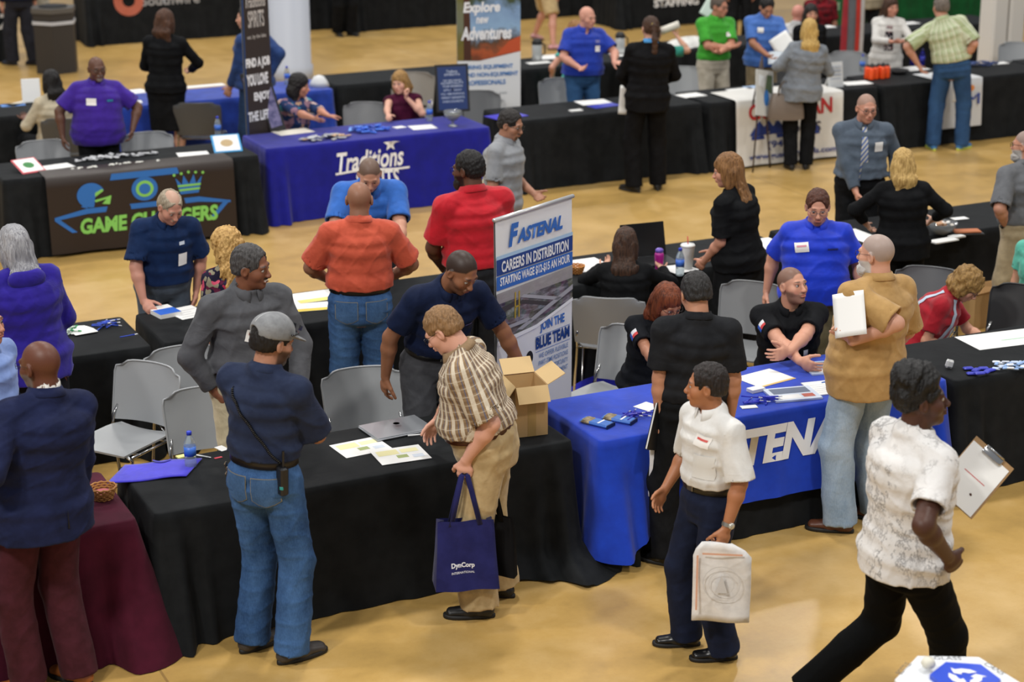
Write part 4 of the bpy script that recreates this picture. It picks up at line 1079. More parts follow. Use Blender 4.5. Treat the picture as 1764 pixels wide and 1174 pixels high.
# ------------------------------------------------------------ small things
def sheet(lab, px, py, w, d, ang=0, z=.7515, t=.0018, mat=None, name='sheet_of_paper', cat='paper', marks=(), group=None, tilt=0):
    P = at(px, py, z); o = empty(name, (P.x, P.y, z), rad(ang), lab, cat, group)
    m = MB(); m.box((0, 0, t / 2), (w, d, t), None, 0)
    m.build('page' if t < .004 else 'stack', mat or WHITE, o)
    for k, (x0, y0, x1, y1, c, nm) in enumerate(marks):
        q = MB(); q.add([(x0 * w, y0 * d, t + .0006), (x1 * w, y0 * d, t + .0006), (x1 * w, y1 * d, t + .0006), (x0 * w, y1 * d, t + .0006)], [(0, 1, 2, 3)]); q.build(nm, plain(c, .6, name='print'), o)
    return o
def lines(n, x0=-.4, x1=.4, y0=-.35, y1=.35, c='9A9AA0', nm='text_line'):
    return [(x0, y0 + (y1 - y0) * i / n, x1 - .12 * (i % 3), y0 + (y1 - y0) * i / n + .02, c, nm) for i in range(n)]
LM = [(-.42, .05, .0, .38, 'E6DFA8', 'yellow_block'), (.05, .1, .4, .34, 'EDE7B4', 'pale_block'), (-.1, -.22, .12, -.02, '9DAA6A', 'green_logo'), (.2, -.3, .42, -.1, 'C9D2DE', 'pale_logo')]
sheet('white flyer with yellow blocks, left of the two flyers by the laptop', 622, 770, .29, .23, 4, marks=LM)
sheet('white flyer with yellow blocks under the plaid shirt man\'s hand', 690, 783, .29, .23, -4, z=.754, marks=LM)
sheet('white sheet beside the blue booklets under the navy shirt man\'s hand', 322, 538, .22, .28, 12, marks=lines(4))
o = sheet('stack of blue and white booklets under the man\'s hand on the middle table', 283, 540, .16, .22, 10, t=.03, marks=[(-.5, -.5, .5, .1, '2C63C8', 'blue_cover')])
sheet('long white sheet on the table behind the smiling man', 530, 512, .5, .26, 0, marks=[(-.2, -.5, .4, -.2, 'E8D87A', 'yellow_block')])
sheet('yellow and blue flyer beside the orange polo man\'s hip', 540, 528, .26, .2, -10, z=.753, marks=[(-.5, -.5, .5, -.2, 'E4C94A', 'yellow_band'), (-.2, -.2, .5, .3, 'DDE4EE', 'pale_block')])
for i in range(5): sheet('white card in the fan on the middle left table, %s' % ('lowest and leftmost', 'second from the bottom', 'in the middle', 'second from the top', 'topmost and rightmost')[i], 125 + i * 5, 565 + i * 1.5, .16, .10, -20 + i * 7, z=.7515 + i * .002, name='card', cat='card', group='fanned white cards')
sheet('white stapled form on the blue cloth beside the black polo man', 1318, 651, .30, .24, 10, marks=[(-.5, -.5, .5, -.42, 'D9B56A', 'gold_edge')], z=.7595)
sheet('magazine with a photo cover on the blue cloth by the seated man', 1365, 680, .30, .23, -12, t=.012, z=.7595, mat=plain('C9D4E4', .3, name='glossy'), marks=[(-.4, 0, .4, .42, '5E6A80', 'cover_photo'), (-.35, -.4, .1, -.1, 'E4E4E4', 'cover_box'), (.15, -.35, .4, -.1, 'B45A4A', 'cover_box')])
sheet('magazine with a photo cover behind the seated man\'s hand', 1424, 634, .28, .24, -14, t=.01, z=.7595, mat=plain('B9C8DE', .3, name='glossy'), marks=[(-.4, -.1, .4, .42, '6A7488', 'cover_photo'), (-.3, -.4, .2, -.2, 'E4E4E4', 'cover_box')])
sheet('white notepad with a blue pen near the tan shirt man', 1432, 667, .30, .24, -10, t=.006, z=.7595, marks=lines(5, c='C4C8D0'))
sheet('small white card pack between form and magazine', 1302, 673, .10, .06, 6, t=.02, z=.7595)
sheet('small white card at the lower edge of the blue cloth', 1290, 701, .10, .05, -14, t=.004, z=.7595)
sheet('white card right of the white folded bag on the blue cloth', 1115, 700, .12, .12, 20, z=.7595)
sheet('large white sheet with a green line at the right edge', 1735, 583, .62, .30, -6, marks=[(-.1, -.1, .45, -.06, '8CBF9A', 'green_line')])
sheet('white form on the maroon table, upper one', 14, 866, .34, .17, 4, marks=[(-.4, -.3, .3, -.26, 'C9A0A0', 'ruled_line')])
sheet('white form on the maroon table, lower one', 12, 898, .32, .18, 2, marks=[(-.4, .3, .3, .34, 'C9A0A0', 'ruled_line')])
sheet('small white cards beside the water bottle on the front table', 382, 772, .05, .08, 15)
sheet('small red ticket on the front table by the cap man', 376, 788, .045, .018, 8, mat=plain('B23A48', .6, name='red_paper'), name='ticket', cat='ticket')
sheet('yellow sticky pad on the front table behind the purple bag', 312, 787, .05, .04, 10, t=.008, mat=plain('D8D58A', .7, name='yellow_paper'), name='sticky_pad', cat='sticky notes')
sheet('white sheets on the middle table left of the dark-haired woman', 1000, 458, .42, .34, 0, t=.003)
sheet('white sheet beside the water bottle on the middle table', 1168, 462, .22, .24, 8)
sheet('stapled white sheets right of the black dress woman', 1320, 420, .24, .30, 0, t=.006)
sheet('white sheet in front of the blue polo man\'s shoulder', 1487, 408, .2, .5, 0)
sheet('white card on the middle right table near the snack bowl', 1653, 376, .14, .08, -6, name='card', cat='card')
sheet('white napkins in front of the snack bowl', 1625, 415, .24, .10, 4, t=.01, name='napkin', cat='napkin')
sheet('white square napkin right of the snack bowl', 1648, 408, .12, .08, 4, t=.012, name='napkin', cat='napkin')
for lab, px, py, w, d, a in (('white sheet left of the red framed game card', 97, 287, .3, .2, 10), ('white sheet left of the blue framed game card', 333, 266, .3, .24, -8), ('cream papers left end of the deep blue table', 505, 227, .38, .24, 6),
        ('small white papers by the blue lanyards', 688, 219, .12, .1, 10), ('white sheet on the deep blue table before the water bottle', 728, 219, .26, .22, -6), ('white papers on the table before the bald man', 1022, 176, .36, .26, -4),
        ('bound white papers beside the easel', 1190, 164, .30, .22, 4), ('white sheets on the table by the handbag woman', 1280, 155, .34, .24, 0), ('pale blue sheet behind the handbag woman', 1305, 150, .3, .2, 0), ('white sheet left of the bald man in the tie', 1475, 143, .34, .22, -8),
        ('white sheet near the black bowl', 1575, 118, .3, .26, 0), ('white card by the dark blue lanyards', 1720, 109, .26, .12, 0), ('second sheet behind the white cardigan woman', 1565, 40, .3, .2, 0), ('round-cornered white sheet behind the seated pair', 1424, 46, .22, .2, 0),
        ('white papers left of the black skirt suit', 230, 158, .3, .26, 10), ('white leaflet on the blue back table edge', 224, 176, .26, .16, -10), ('leaflets on the blue back table', 350, 148, .5, .14, 0), ('white papers behind the bald man', 950, 98, .4, .3, 0), ('white sheet beside the black carafe', 1075, 92, .4, .35, 0), ('white papers on the black back table', 928, 108, .3, .14, 0),
        ('pale envelope on the beige woman\'s table', 32, 178, .34, .12, 40), ('blue leaflets on the beige woman\'s table', 22, 181, .26, .14, 0)):
    sheet(lab, px, py, w, d, a, mat=plain('5A86C8', .6, name='blue_print') if 'blue leaflets' in lab else plain('A9C0DE', .6, name='pale_print') if 'pale blue' in lab else OFFW if 'cream' in lab or 'envelope' in lab else None)
sheet('purple folder behind the glasses man in grey', 872, 200, .40, .26, 10, t=.004, mat=plain('3A35B8', .5, name='purple_plastic'), name='folder', cat='folder')
sheet('blue folder under the papers before the bald man', 1040, 182, .34, .18, 8, t=.003, mat=plain('2E35A8', .5, name='blue_plastic'), name='folder', cat='folder')
sheet('small white soap-like card on the far black table', 992, 191, .14, .07, 0, t=.012, name='card', cat='card')

def make_bottle(cap='2B3FC0', labc='3C6FD0', body='C9D6DC', s=1.0):
    def mk():
        o = empty('water_bottle', (0, 0, 0)); m = MB(); t = NT('bottle_plastic', .08, 0, .5); t.col(lin(body)); t.b.inputs['Transmission Weight'].default_value = .75; t.b.inputs['IOR'].default_value = 1.2
        m.lathe([(r * s, z * s) for r, z in ((.001, 0), (.028, 0), (.032, .006), (.0325, .05), (.031, .055), (.0325, .06), (.0325, .13), (.030, .145), (.018, .178), (.013, .186), (.013, .196))], n=20); m.build('bottle_body', t.m, o, True)
        l = MB(); l.lathe([(.0332 * s, .072 * s), (.0332 * s, .125 * s)], n=20); l.build('bottle_label', plain(labc, .4, name='bottle_label'), o, True)
        c = MB(); c.lathe([(r * s, z * s) for r, z in ((.0145, .19), (.0145, .208), (.012, .211), (.001, .211))], n=16); c.build('cap', plain(cap, .4, name='cap_plastic'), o, True)
        return o
    return mk
for lab, px, py in (('water bottle with blue cap and label on the front table by the purple bag', 329, 804), ('clear water bottle beside the big paper cup', 1171, 474), ('water bottle on the deep blue table by the glass bowl', 740, 208),
                    ('water bottle behind the deep blue table near the tall dark banner', 376, 236), ('water bottle at the corner of the deep blue booth\'s back table', 495, 145), ('water bottle beside the orange bottles', 1485, 124)):
    P = at(px, py, .7515); spawn('bot', make_bottle(), P, 0, lab, 'bottle')
P = at(1003, 612, 0.0); spawn('bot', make_bottle(), (P.x, P.y, .003), 0, 'water bottle standing on the floor under the chair by the tall banner', 'bottle')

def pens(group, lab, px, py, n, col, seed, spread=.09, L=.13, z=.7515, r=.0045, tip='D8D8DA', aw=60):
    rn = random.Random(seed)
    def mk():
        o = empty('pen', (0, 0, 0)); m = MB(); m.tube([(-L / 2, 0, r), (L / 2 - .025, 0, r)], r, 8); m.build('barrel', plain(col, .35, name='pen_plastic'), o, True)
        q = MB(); q.tube([(L / 2 - .025, 0, r), (L / 2 - .006, 0, r), (L / 2, 0, r)], [r * 1.02, r * .8, .001], 8); q.build('tip', plain(tip, .3, .4, name='pen_tip'), o, True)
        return o
    P = at(px, py, z)
    for i in range(n):
        spawn('pen' + col + str(L), mk, (P.x + rn.uniform(-spread, spread), P.y + rn.uniform(-spread, spread) * .5, z + rn.randint(0, 3) * r * 2), rad(rn.uniform(-aw, aw)), lab, 'pen', group)
pens('heap of blue pens on the middle left table', 'blue pen in the small heap on the middle left table', 184, 562, 12, '2446B8', 1, .05)
pens('white and green markers on the middle left table', 'short white marker in the pile beside the fanned cards', 122, 574, 12, 'C9D8CC', 2, .05, .07, r=.006, tip='2E9A5A')
pens(None, 'single blue pen lying right on the middle left table', 223, 583, 1, '2446B9', 3, .001, aw=10)
pens('purple-blue pens left on the blue cloth', 'purple-blue pen among those right of the two printed giveaway cans', 1102, 716, 10, '3A35B0', 4, .09, z=.7595)
pens('blue pens near the magazine on the blue cloth', 'blue pen in the pile left of the magazine', 1310, 692, 12, '2B35C4', 5, .07, z=.7595)
pens(None, 'slim blue pen lying on the white notepad', 1430, 664, 1, '3A6FC9', 6, .001, z=.767, aw=5)
pens(None, 'white pen on the front table beside the water bottle', 347, 786, 1, 'D8DAD8', 7, .001, aw=60)
pens(None, 'white stylus behind the flyers near the plaid man\'s hand', 722, 752, 1, 'D9DBDC', 8, .001, aw=20)

# laptops
def laptop(lab, px, py, rz, z=.752, openang=None, col='A4A8AE'):
    P = at(px, py, z); o = empty('laptop', (P.x, P.y, z), rz, lab, 'laptop'); m = MB(); m.box((0, 0, .009), (.37, .26, .012), None, .004); b = m.build('base', plain(col, .35, .5, name='laptop_shell'), o, False)
    k = MB(); k.box((0, 0, .0), (.365, .255, .006), None, .002) if openang is None else k.box((0, 0, 0), (.365, .255, .006), None, .002)
    l = k.build('lid', plain(col if openang is None else '0E0F11', .3, .5 if openang is None else 0, name='laptop_lid'), o)
    if openang is None:
        l.location = (0, 0, .0185); lo_ = MB()
        lo_.V = []; ring = MB(); ring.lathe([(.016, 0), (.0195, 0)], (0, 0, .0222), 24); ring.build('maker_badge', plain('4A4D52', .4, name='badge_grey'), l)
    else: l.rotation_euler = (rad(openang), 0, 0); l.location = (0, .13 - .0 + .1275 * math.cos(rad(openang)) * 1.0, .018 + .1275 * math.sin(rad(openang)))
    return o
laptop('closed silver laptop on the front table before the navy polo man', 683, 740, rad(4))
P = at(1126, 452, .752)
laptop('open black laptop in front of the seated dark-haired woman', 1122, 452, rad(-6), openang=75, col='2A2B2D')

# cardboard box with open flaps
P = at(918, 748, .752); bx = empty('cardboard_box', (P.x, P.y + .10, .752), rad(-8), 'open cardboard box on the front table, a hand reaching in', 'box')
bw, bd, bh = .19, .24, .30
for nm, c, d in (('side_panel', (0, -bd / 2, bh / 2), (bw, .005, bh)), ('side_panel', (0, bd / 2, bh / 2), (bw, .005, bh)), ('side_panel', (-bw / 2, 0, bh / 2), (.005, bd, bh)), ('side_panel', (bw / 2, 0, bh / 2), (.005, bd, bh)), ('bottom_panel', (0, 0, .004), (bw, bd, .005))):
    m = MB(); m.box(c, d); m.build(nm, CARD, bx)
for nm, c, d, r in (('flap', (bw / 2 + .055, -.0, bh + .03), (.12, bd, .004), (0, -28, 0)), ('flap', (-bw / 2 - .03, 0, bh - .035), (.10, bd, .004), (0, -55, 0)), ('flap', (0, -bd / 2 - .03, bh - .04), (bw, .10, .004), (58, 0, 0)), ('flap', (0, bd / 2 + .035, bh + .04), (bw, .11, .004), (40, 0, 0))):
    m = MB(); m.box((0, 0, 0), d); f_ = m.build(nm, plain('C9AC7C', .8, name='cardboard_inside'), bx); f_.location = c; f_.rotation_euler = tuple(rad(a) for a in r)
m = MB(); m.box((0, -bd / 2 - .0032, bh * .5), (.05, .001, bh)); m.build('tape', plain('A88A58', .3, name='parcel_tape'), bx)

# purple flat bag on the front table
P = at(268, 812, .752); fb_ = empty('tote_bag', (P.x, P.y, .752), rad(-18), 'flat bright purple-blue bag lying on the left end of the front table', 'bag')
V = []; n = 10
for j in range(n + 1):
    for i in range(n + 1):
        x = -.21 + .42 * i / n; y = -.13 + .26 * j / n; V.append((x + .04 * (y / .13), y + .02 * math.sin(x * 9), .008 + .006 * math.sin(x * 14 + y * 9) * (1 - abs(x) / .25) + .002))
F = [(j * (n + 1) + i, j * (n + 1) + i + 1, (j + 1) * (n + 1) + i + 1, (j + 1) * (n + 1) + i) for j in range(n) for i in range(n)]
bgm = cloth('3F38C8', '3630B4', .6, .4, .2, 6, name='purple_fabric')
top_ = mesh('bag_panel', V, F, bgm, fb_); md = top_.modifiers.new('thick', 'SOLIDIFY'); md.thickness = .006
m = MB(); m.grid([[(-.02 + .1 * t_, .12 - .03 * math.sin(t_ * PI) + w_ * .02, .019) for t_ in np.linspace(0, 1, 9)] for w_ in (0, 1)]); m.build('handle', cloth('2F2AA0', None, .6, .3, .2, 6, name='purple_strap'), fb_)

# big paper cup with straw, pink bottle, basket
P = at(1184, 462, .752); c_ = empty('paper_cup', P, 0, 'large white paper cup with lid and red straw on the middle table', 'cup')
m = MB(); m.lathe([(.038, 0), (.052, .17), (.053, .175)], n=24); m.build('cup_body', plain('D9DAD8', .5, name='cup_paper'), c_, True)
m = MB(); m.lathe([(.056, .172), (.056, .182), (.050, .19), (.001, .19)], n=24); m.build('lid', plain('E2E3E2', .3, name='lid_plastic'), c_, True)
m = MB(); m.tube([(.004, 0, .15), (-.004, 0, .25)], .004, 8); m.build('straw', plain('C8303A', .4, name='straw_red'), c_, True)
P = at(1135, 472, .752); c_ = empty('drink_bottle', P, 0, 'magenta drinking bottle beside the dark-haired woman', 'bottle')
m = MB(); m.lathe([(.032, 0), (.034, .01), (.028, .05), (.034, .10), (.036, .15), (.03, .17)], n=20); m.build('bottle_body', plain('A82088', .3, name='magenta_plastic'), c_, True)
m = MB(); m.lathe([(.03, .168), (.031, .19), (.02, .20), (.001, .20)], n=20); m.build('cap', plain('6A4FB0', .3, name='violet_plastic'), c_, True)
def basket(lab, px, py, r, h, col, fill, z=.752):
    P = at(px, py, z); o = empty('basket', P, 0, lab, 'basket'); m = MB()
    for k in range(6): m.tube([(r * (.7 + .3 * k / 5) * math.cos(a), r * (.7 + .3 * k / 5) * math.sin(a), .006 + h * k / 5 + .003 * math.sin(a * 12 + k * PI)) for a in np.linspace(0, 2 * PI, 41)], .006, 6)
    for k in range(18): a = 2 * PI * k / 18; m.tube([(r * .68 * math.cos(a), r * .68 * math.sin(a), .002), (r * 1.0 * math.cos(a), r * math.sin(a), h)], .004, 5)
    m.build('weave', plain(col, .7, name='wicker'), o, True)
    q = MB(); q.lathe([(.001, h * .75), (r * .5, h * .72), (r * .85, h * .55)][::-1], n=16); f_ = q.build('filling', plain(fill, .6, name='candy'), o, True); f_['kind'] = 'stuff'
    return o
basket('small wicker basket of wrapped sweets beside the tall banner', 993, 470, .06, .05, 'B87A3A', 'C9A070')
basket('small wicker basket on the maroon table behind the blazer', 178, 858, .07, .06, 'A8743A', 'B8606A')
# snack bowl and cookie box
P = at(1622, 402, .752); c_ = empty('snack_bowl', P, 0, 'clear bowl of wrapped snacks on the middle right table', 'bowl')
m = MB(); m.lathe([(.05, 0), (.09, .03), (.125, .09), (.121, .09), (.086, .034), (.001, .01)], n=28); gl = NT('bowl_glass', .05); gl.col(lin('C9CDD0')); gl.b.inputs['Transmission Weight'].default_value = .8; m.build('bowl_shell', gl.m, c_, True)
rn = random.Random(5)
for i in range(22):
    m = MB(); a = rn.uniform(0, 6.28); q = rn.uniform(.0, .085); R3 = Matrix.Rotation(rn.uniform(0, 3), 3, 'Z') @ Matrix.Rotation(rn.uniform(-.5, .5), 3, 'X')
    m.box((0, 0, 0), (.05, .03, .014), R3, .005); s_ = m.build('wrapped_snack', plain(rn.choice(['D9B08A', 'E2E0DC', 'B88A68', 'D8D2C8']), .35, name='wrapper'), None)
    s_.location = (P.x + q * math.cos(a), P.y + q * math.sin(a), .752 + .05 + rn.uniform(0, .055)); tag(s_, 'wrapped snack heaped in the clear bowl', 'snack', 'wrapped snacks in the clear bowl')
P = at(1665, 402, .752); c_ = empty('cookie_tray', P, rad(-20), 'black tray of reddish cookies right of the snack bowl', 'tray'); m = MB(); m.box((0, 0, .006), (.26, .13, .012), None, .004); m.build('tray_base', INKK, c_)
m = MB(); m.box((0, 0, .02), (.22, .10, .02), None, .008); f_ = m.build('cookies', plain('B8704A', .8, name='cookie'), c_)
# giveaway cans in the blue cloth
for i, (px, py) in enumerate(((1020, 730), (1058, 724))):
    P = at(px + 8, py, .7595); g = empty('can_cooler', P, rad(-62 + i * 6), ('left' if i == 0 else 'right') + ' one of two blue and camouflage can sleeves on the blue cloth', 'can sleeve')
    m = MB(); m.box((0, 0, .011), (.20, .088, .022), None, .009); m.build('sleeve', plain('3F6FC0', .6, name='sleeve_blue'), g)
    m = MB(); m.box((-.055, 0, .0115), (.075, .089, .0225), None, .009); m.build('camo_panel', cloth('A8987A', '5E5240', .8, .3, .1, 30, name='camouflage'), g)
    m = MB(); m.box((.03, 0, .0225), (.012, .07, .002)); m.build('white_stripe', WHI, g); m = MB(); m.box((.098, 0, .011), (.006, .09, .023), None, .002); m.build('trim', plain('12244A', .6, name='navy_trim'), g)
# packs on the right table
rn = random.Random(8)
for i in range(7):
    P = at(1668 + (i % 4) * 13 + (i // 4) * 6, 636 - (i // 4) * -9 + (i % 2) * 3, .752); m = MB(); m.box((0, 0, 0), (.065, .04, .014), Matrix.Rotation(rn.uniform(-.5, .5), 3, 'Z'), .005)
    s_ = m.build('mint_pack', plain('2B34B0', .4, name='pack_blue')); s_.location = (P.x, P.y, .752 + .008 + (i // 5) * .014); tag(s_, 'small dark blue pack in the cluster on the front right table', 'pack', 'dark blue packs on the front right table')
for i in range(26):
    P = at(1716 + (i % 9) * 8, 628 + (i // 9) * 5, .752); m = MB(); m.box((0, 0, 0), (.05, .022, .012), Matrix.Rotation(rn.uniform(-1, 1), 3, 'Z') @ Matrix.Rotation(rn.uniform(-.4, .4), 3, 'X'), .004)
    s_ = m.build('wrapped_mint', plain(rn.choice(['B8C8E4', 'D9DEE8', '8FAEDC']), .35, name='mint_wrap')); s_.location = (P.x, P.y, .752 + .010 + rn.uniform(0, .02)); tag(s_, 'pale blue wrapped mint in the spread at the right edge', 'mint', 'pale wrapped mints at the right edge')
P = at(1635, 634, .752); m = MB(); m.box((0, 0, .03), (.06, .03, .055), Matrix.Rotation(.3, 3, 'Y'), .012); s_ = m.build('crumpled_tissue', plain('D9DAD8', .7, name='tissue')); s_.location = P; tag(s_, 'crumpled white tissue on the left end of the front right table', 'tissue')

# lanyard and giveaway heaps
def heap(lab, px, py, rx, ry, h, cols, n, seed, name, cat, size=(.07, .03, .01), group=None, lab1=None):
    rn = random.Random(seed); P = at(px, py, .752)
    for i in range(n):
        a = rn.uniform(0, 6.28); q = math.sqrt(rn.random()); m = MB(); R3 = Matrix.Rotation(rn.uniform(0, 3), 3, 'Z') @ Matrix.Rotation(rn.uniform(-.3, .3), 3, 'X')
        m.box((0, 0, 0), size, R3, size[2] * .3); s_ = m.build(name, plain(rn.choice(cols), .45, name='giveaway')); s_.location = (P.x + q * rx * math.cos(a), P.y + q * ry * math.sin(a), .756 + size[2] / 2 + rn.random() * h * (1 - q * .7))
        tag(s_, lab1, cat, group)
heap('', 560, 240, .26, .09, .05, ['9A9CA2', 'B8BABF', '6E7178', 'B89878'], 34, 1, 'wrapped_giveaway', 'giveaway', (.08, .035, .012), 'silver giveaways on the deep blue table', 'silver wrapped giveaway in the heap on the deep blue table')
heap('', 634, 226, .20, .13, .07, ['2C55C8', '3F74DC', '1F3FA0', '6E9CE6'], 34, 2, 'rolled_lanyard', 'lanyard', (.09, .03, .014), 'blue lanyards on the deep blue table', 'blue rolled lanyard in the round pile on the deep blue table')
heap('', 200, 272, .42, .05, .04, ['B8BABD', 'D4D5D8', '8A8C90'], 40, 3, 'silver_giveaway', 'giveaway', (.07, .03, .012), 'silver pieces on the games table', 'silver piece in the long row on the games table')
heap('', 205, 285, .45, .03, .01, ['D9D9D2', 'E4E4DC'], 30, 4, 'white_game_piece', 'game piece', (.018, .03, .014), 'white game pieces at the games table edge', 'small white piece lined up at the games table edge')
heap('', 1690, 112, .24, .12, .04, ['1A2E5E', '24407A', '122045'], 24, 5, 'navy_lanyard', 'lanyard', (.10, .03, .014), 'dark blue lanyards on the far right table', 'dark blue lanyard in the pile right of the plaid shirt man')
# framed cards on the games table
def framed(lab, px, py, w, h, col, rz, lean=60, z=.752, pic=None):
    P = at(px, py, z); o = empty('framed_card', P, rz, lab, 'framed card'); R3 = Matrix.Rotation(rad(lean), 3, 'X')
    def T(x, y, zz): return R3 @ Vector((x, y, zz))
    m = MB(); m.box(T(0, h / 2, 0), (w, h, .012), R3, .005); m.build('frame', plain(col, .4, name='frame_plastic'), o)
    m = MB(); m.box(T(0, h / 2, .0066), (w * .86, h * .86, .001), R3); p = m.build('card', WHITE, o)
    if pic: m = MB(); m.add([T(x * w, y * h, .0082) for x, y in disc(0, .5, .22, .2)], [tuple(range(20))]); m.build('picture', plain(pic, .6, name='picture'), p)
framed('small red-framed card with a green picture on the games table', 60, 297, .24, .26, 'C8505A', rad(14), 20, pic='2E7A3A')
framed('small light-blue-framed card with a tan picture on the games table', 394, 262, .28, .22, '4AA0D8', rad(-6), 40, pic='B8A078')
# glass bowl on foot
P = at(780, 217, .752); c_ = empty('glass_bowl', P, 0, 'clear footed glass bowl of white sweets beside the framed sign', 'bowl')
m = MB(); m.lathe([(.05, 0), (.05, .006), (.012, .02), (.012, .05), (.05, .07), (.085, .11), (.095, .16), (.091, .16), (.08, .112), (.001, .07)], n=24); m.build('bowl_shell', gl.m, c_, True)
m = MB(); m.lathe([(.001, .14), (.05, .137), (.084, .125), (.07, .10), (.001, .08)][::-1], n=20); f_ = m.build('sweets', plain('DDE2D8', .5, name='white_sweets'), c_, True); f_['kind'] = 'stuff'
# framed sign on the deep blue table
P = at(787, 203, .752); sg = empty('framed_sign', (P.x, P.y + .08, .752), rad(-12), 'black-framed dark blue sign standing on the deep blue table', 'sign'); R3 = Matrix.Rotation(rad(80), 3, 'X')
def T_(x, y, zz): return R3 @ Vector((x, y, zz))
m = MB(); m.box(T_(0, .30, 0), (.36, .50, .02), R3, .004); m.build('frame', INKK, sg); m = MB(); m.box(T_(0, .30, .0105), (.31, .45, .002), R3); pn = m.build('poster', plain('22386A', .4, name='poster_navy'), sg)
m = MB(); m.tube([(-.1, -.02, .0), (-.1, 0, .06)], .006); m.tube([(.1, -.02, .0), (.1, 0, .06)], .006); m.tube([(0, .12, 0), (0, .03, .3)], .006); m.build('stand', INKK, sg)
for i, (s_, w_, y_, h_) in enumerate((('Traditions', .12, .46, .03), ('SPIRITS', .17, .43, .022), ('WE ARE HIRING', .2, .37, .02), ('HOSPITALITY', .24, .34, .025), ('TEAM MEMBERS', .22, .31, .02), ('APPLY TODAY', .20, .27, .02), ('FULL TIME POSITIONS', .25, .23, .02), ('GREAT BENEFITS', .25, .19, .022), ('DISCOUNTS', .22, .15, .022))):
    write(s_, T_(-w_ / 2, y_, .0125), Vector((1, 0, 0)), R3 @ Vector((0, 1, 0)), w_, h_, plain('B4C0D4', .6, name='pale_ink'), pn, bold=.01, off=.001)

# ------------------------------------------------------------ roll-up banners
def rollup(lab, Pl, Pr, ztop, base_h=.10, name='roll_up_banner'):
    Pl, Pr = Vector((Pl[0], Pl[1], 0)), Vector((Pr[0], Pr[1], 0)); c = (Pl + Pr) / 2; w = (Pr - Pl).length; r = (Pr - Pl).normalized(); rz = math.atan2(r.y, r.x)
    o = empty(name, c, rz, lab, 'banner')
    m = MB(); m.grid([[Vector((-w / 2 + w * i / 10, .0 - .006 * math.sin(PI * j / 20), base_h + (ztop - base_h) * j / 20)) for i in range(11)] for j in range(21)]); g = m.build('graphic', plain('E4E5E6', .45, name='banner_vinyl'), o, True)
    m = MB(); m.tube([(-w / 2 - .012, 0, ztop), (w / 2 + .012, 0, ztop)], .014, 12); m.build('top_rail', plain('C9CACC', .3, .5, name='rail_metal'), o, True)
    m = MB(); m.box((0, .0, base_h / 2), (w + .04, .2, base_h), None, .02); m.build('base', plain('A8AAAD', .35, .6, name='base_metal'), o)
    m = MB(); m.tube([(0, .03, base_h), (0, .02, ztop)], .008, 8); m.build('pole', CHROME, o, True)
    B = MB(); B.grid([[Vector((-w / 2 + w * i / 10, .012, base_h + (ztop - base_h) * j / 20)) for i in range(11)] for j in range(21)]); B.build('back_sheet', plain('8F9194', .6, name='banner_back'), o, True)
    return o, w, g
R_, U_ = Vector((1, 0, 0)), Vector((0, 0, 1))
def bp(g, nm, polys, mat, w, off=.009): return panel(nm, polys, (-w / 2, 0, 0), R_, U_, mat, g, off)
fbn, w, g = rollup('tall white and blue company recruiting roll-up banner beside the cardboard box', at(853, 379, 1.86), at(985, 338, 1.86), 2.0)
fbn.scale = (1, 1, .93)
def zm(z): return 2 - (2 - z) * .68
def ft(s_, x, z, ww, h, mat, bold=.02, shear=0, nm='lettering', slope=0): return write(s_, (-w / 2 + x * w, 0, zm(z)), R_, U_, ww * w, h * .72, mat, g, bold=bold, shear=shear, off=.011, name=nm, slope=slope)
DKB = plain('173F86', .5, name='banner_blue'); MDB = plain('2B68BC', .5, name='banner_mid_blue')
ft('F', .15, 1.70, .13, .21, MDB, .05, .25, 'company_initial'); ft('ASTENAL', .26, 1.71, .60, .135, MDB, .05, .25, 'company_name')
def bq(g, nm, polys, mat, w, off=.009): return bp(g, nm, [[(x, zm(y)) for x, y in pl] for pl in polys], mat, w, off)
bq(g, 'pale_band', [[(0, 1.61), (w, 1.61), (w, 1.645), (0, 1.645)]], plain('A8C8E4', .5, name='pale_blue'), w)
bq(g, 'dark_band', [[(0, 1.455), (w, 1.455), (w, 1.61), (0, 1.61)]], DKB, w); ft('CAREERS IN DISTRIBUTION', .06, 1.475, .88, .105, WHI, .03)
bq(g, 'blue_band', [[(0, 1.31), (w, 1.31), (w, 1.445), (0, 1.445)]], MDB, w); ft('STARTING WAGE $12-$15 AN HOUR', .04, 1.335, .92, .09, WHI, .03)
# printed photograph of a conveyor hall on the banner
t = NT('printed_photo', .45); v = t.coord(); n1 = t.noise(t.scale(v, (7, 7, 22)), 1.0, 5, .7)
vo = t.n('ShaderNodeTexVoronoi'); t.l(t.scale(v, (14, 14, 18)), vo.inputs['Vector']); vo.inputs['Scale'].default_value = 1
cc = t.ramp(n1, [(.36, lin('2A2726')), (.5, lin('5E5A5C')), (.62, lin('8F8F96'))]); cc = t.mix(.05, cc, vo.outputs['Color']); zz = t.sep(v)[2]
cc = t.mix(t.math('MULTIPLY', t.math('GREATER_THAN', zz, 1.44), .8), cc, lin('A09C9C')); t.col(cc)
bq(g, 'printed_photo', [[(0, .80), (w * .5, .83), (w, .97), (w, 1.30), (0, 1.28)]], t.m, w)
bq(g, 'conveyor', [[(w * .25, .86), (w * .32, .84), (w, 1.06), (w, 1.11)], [(w * .30, 1.17), (w * .34, 1.19), (w * .85, 1.02), (w * .8, 1.0)], [(.0, .93), (0, .90), (w * .45, .90), (w * .4, .94)]], plain('A4A4AA', .5, name='print_grey'), w, .0115)
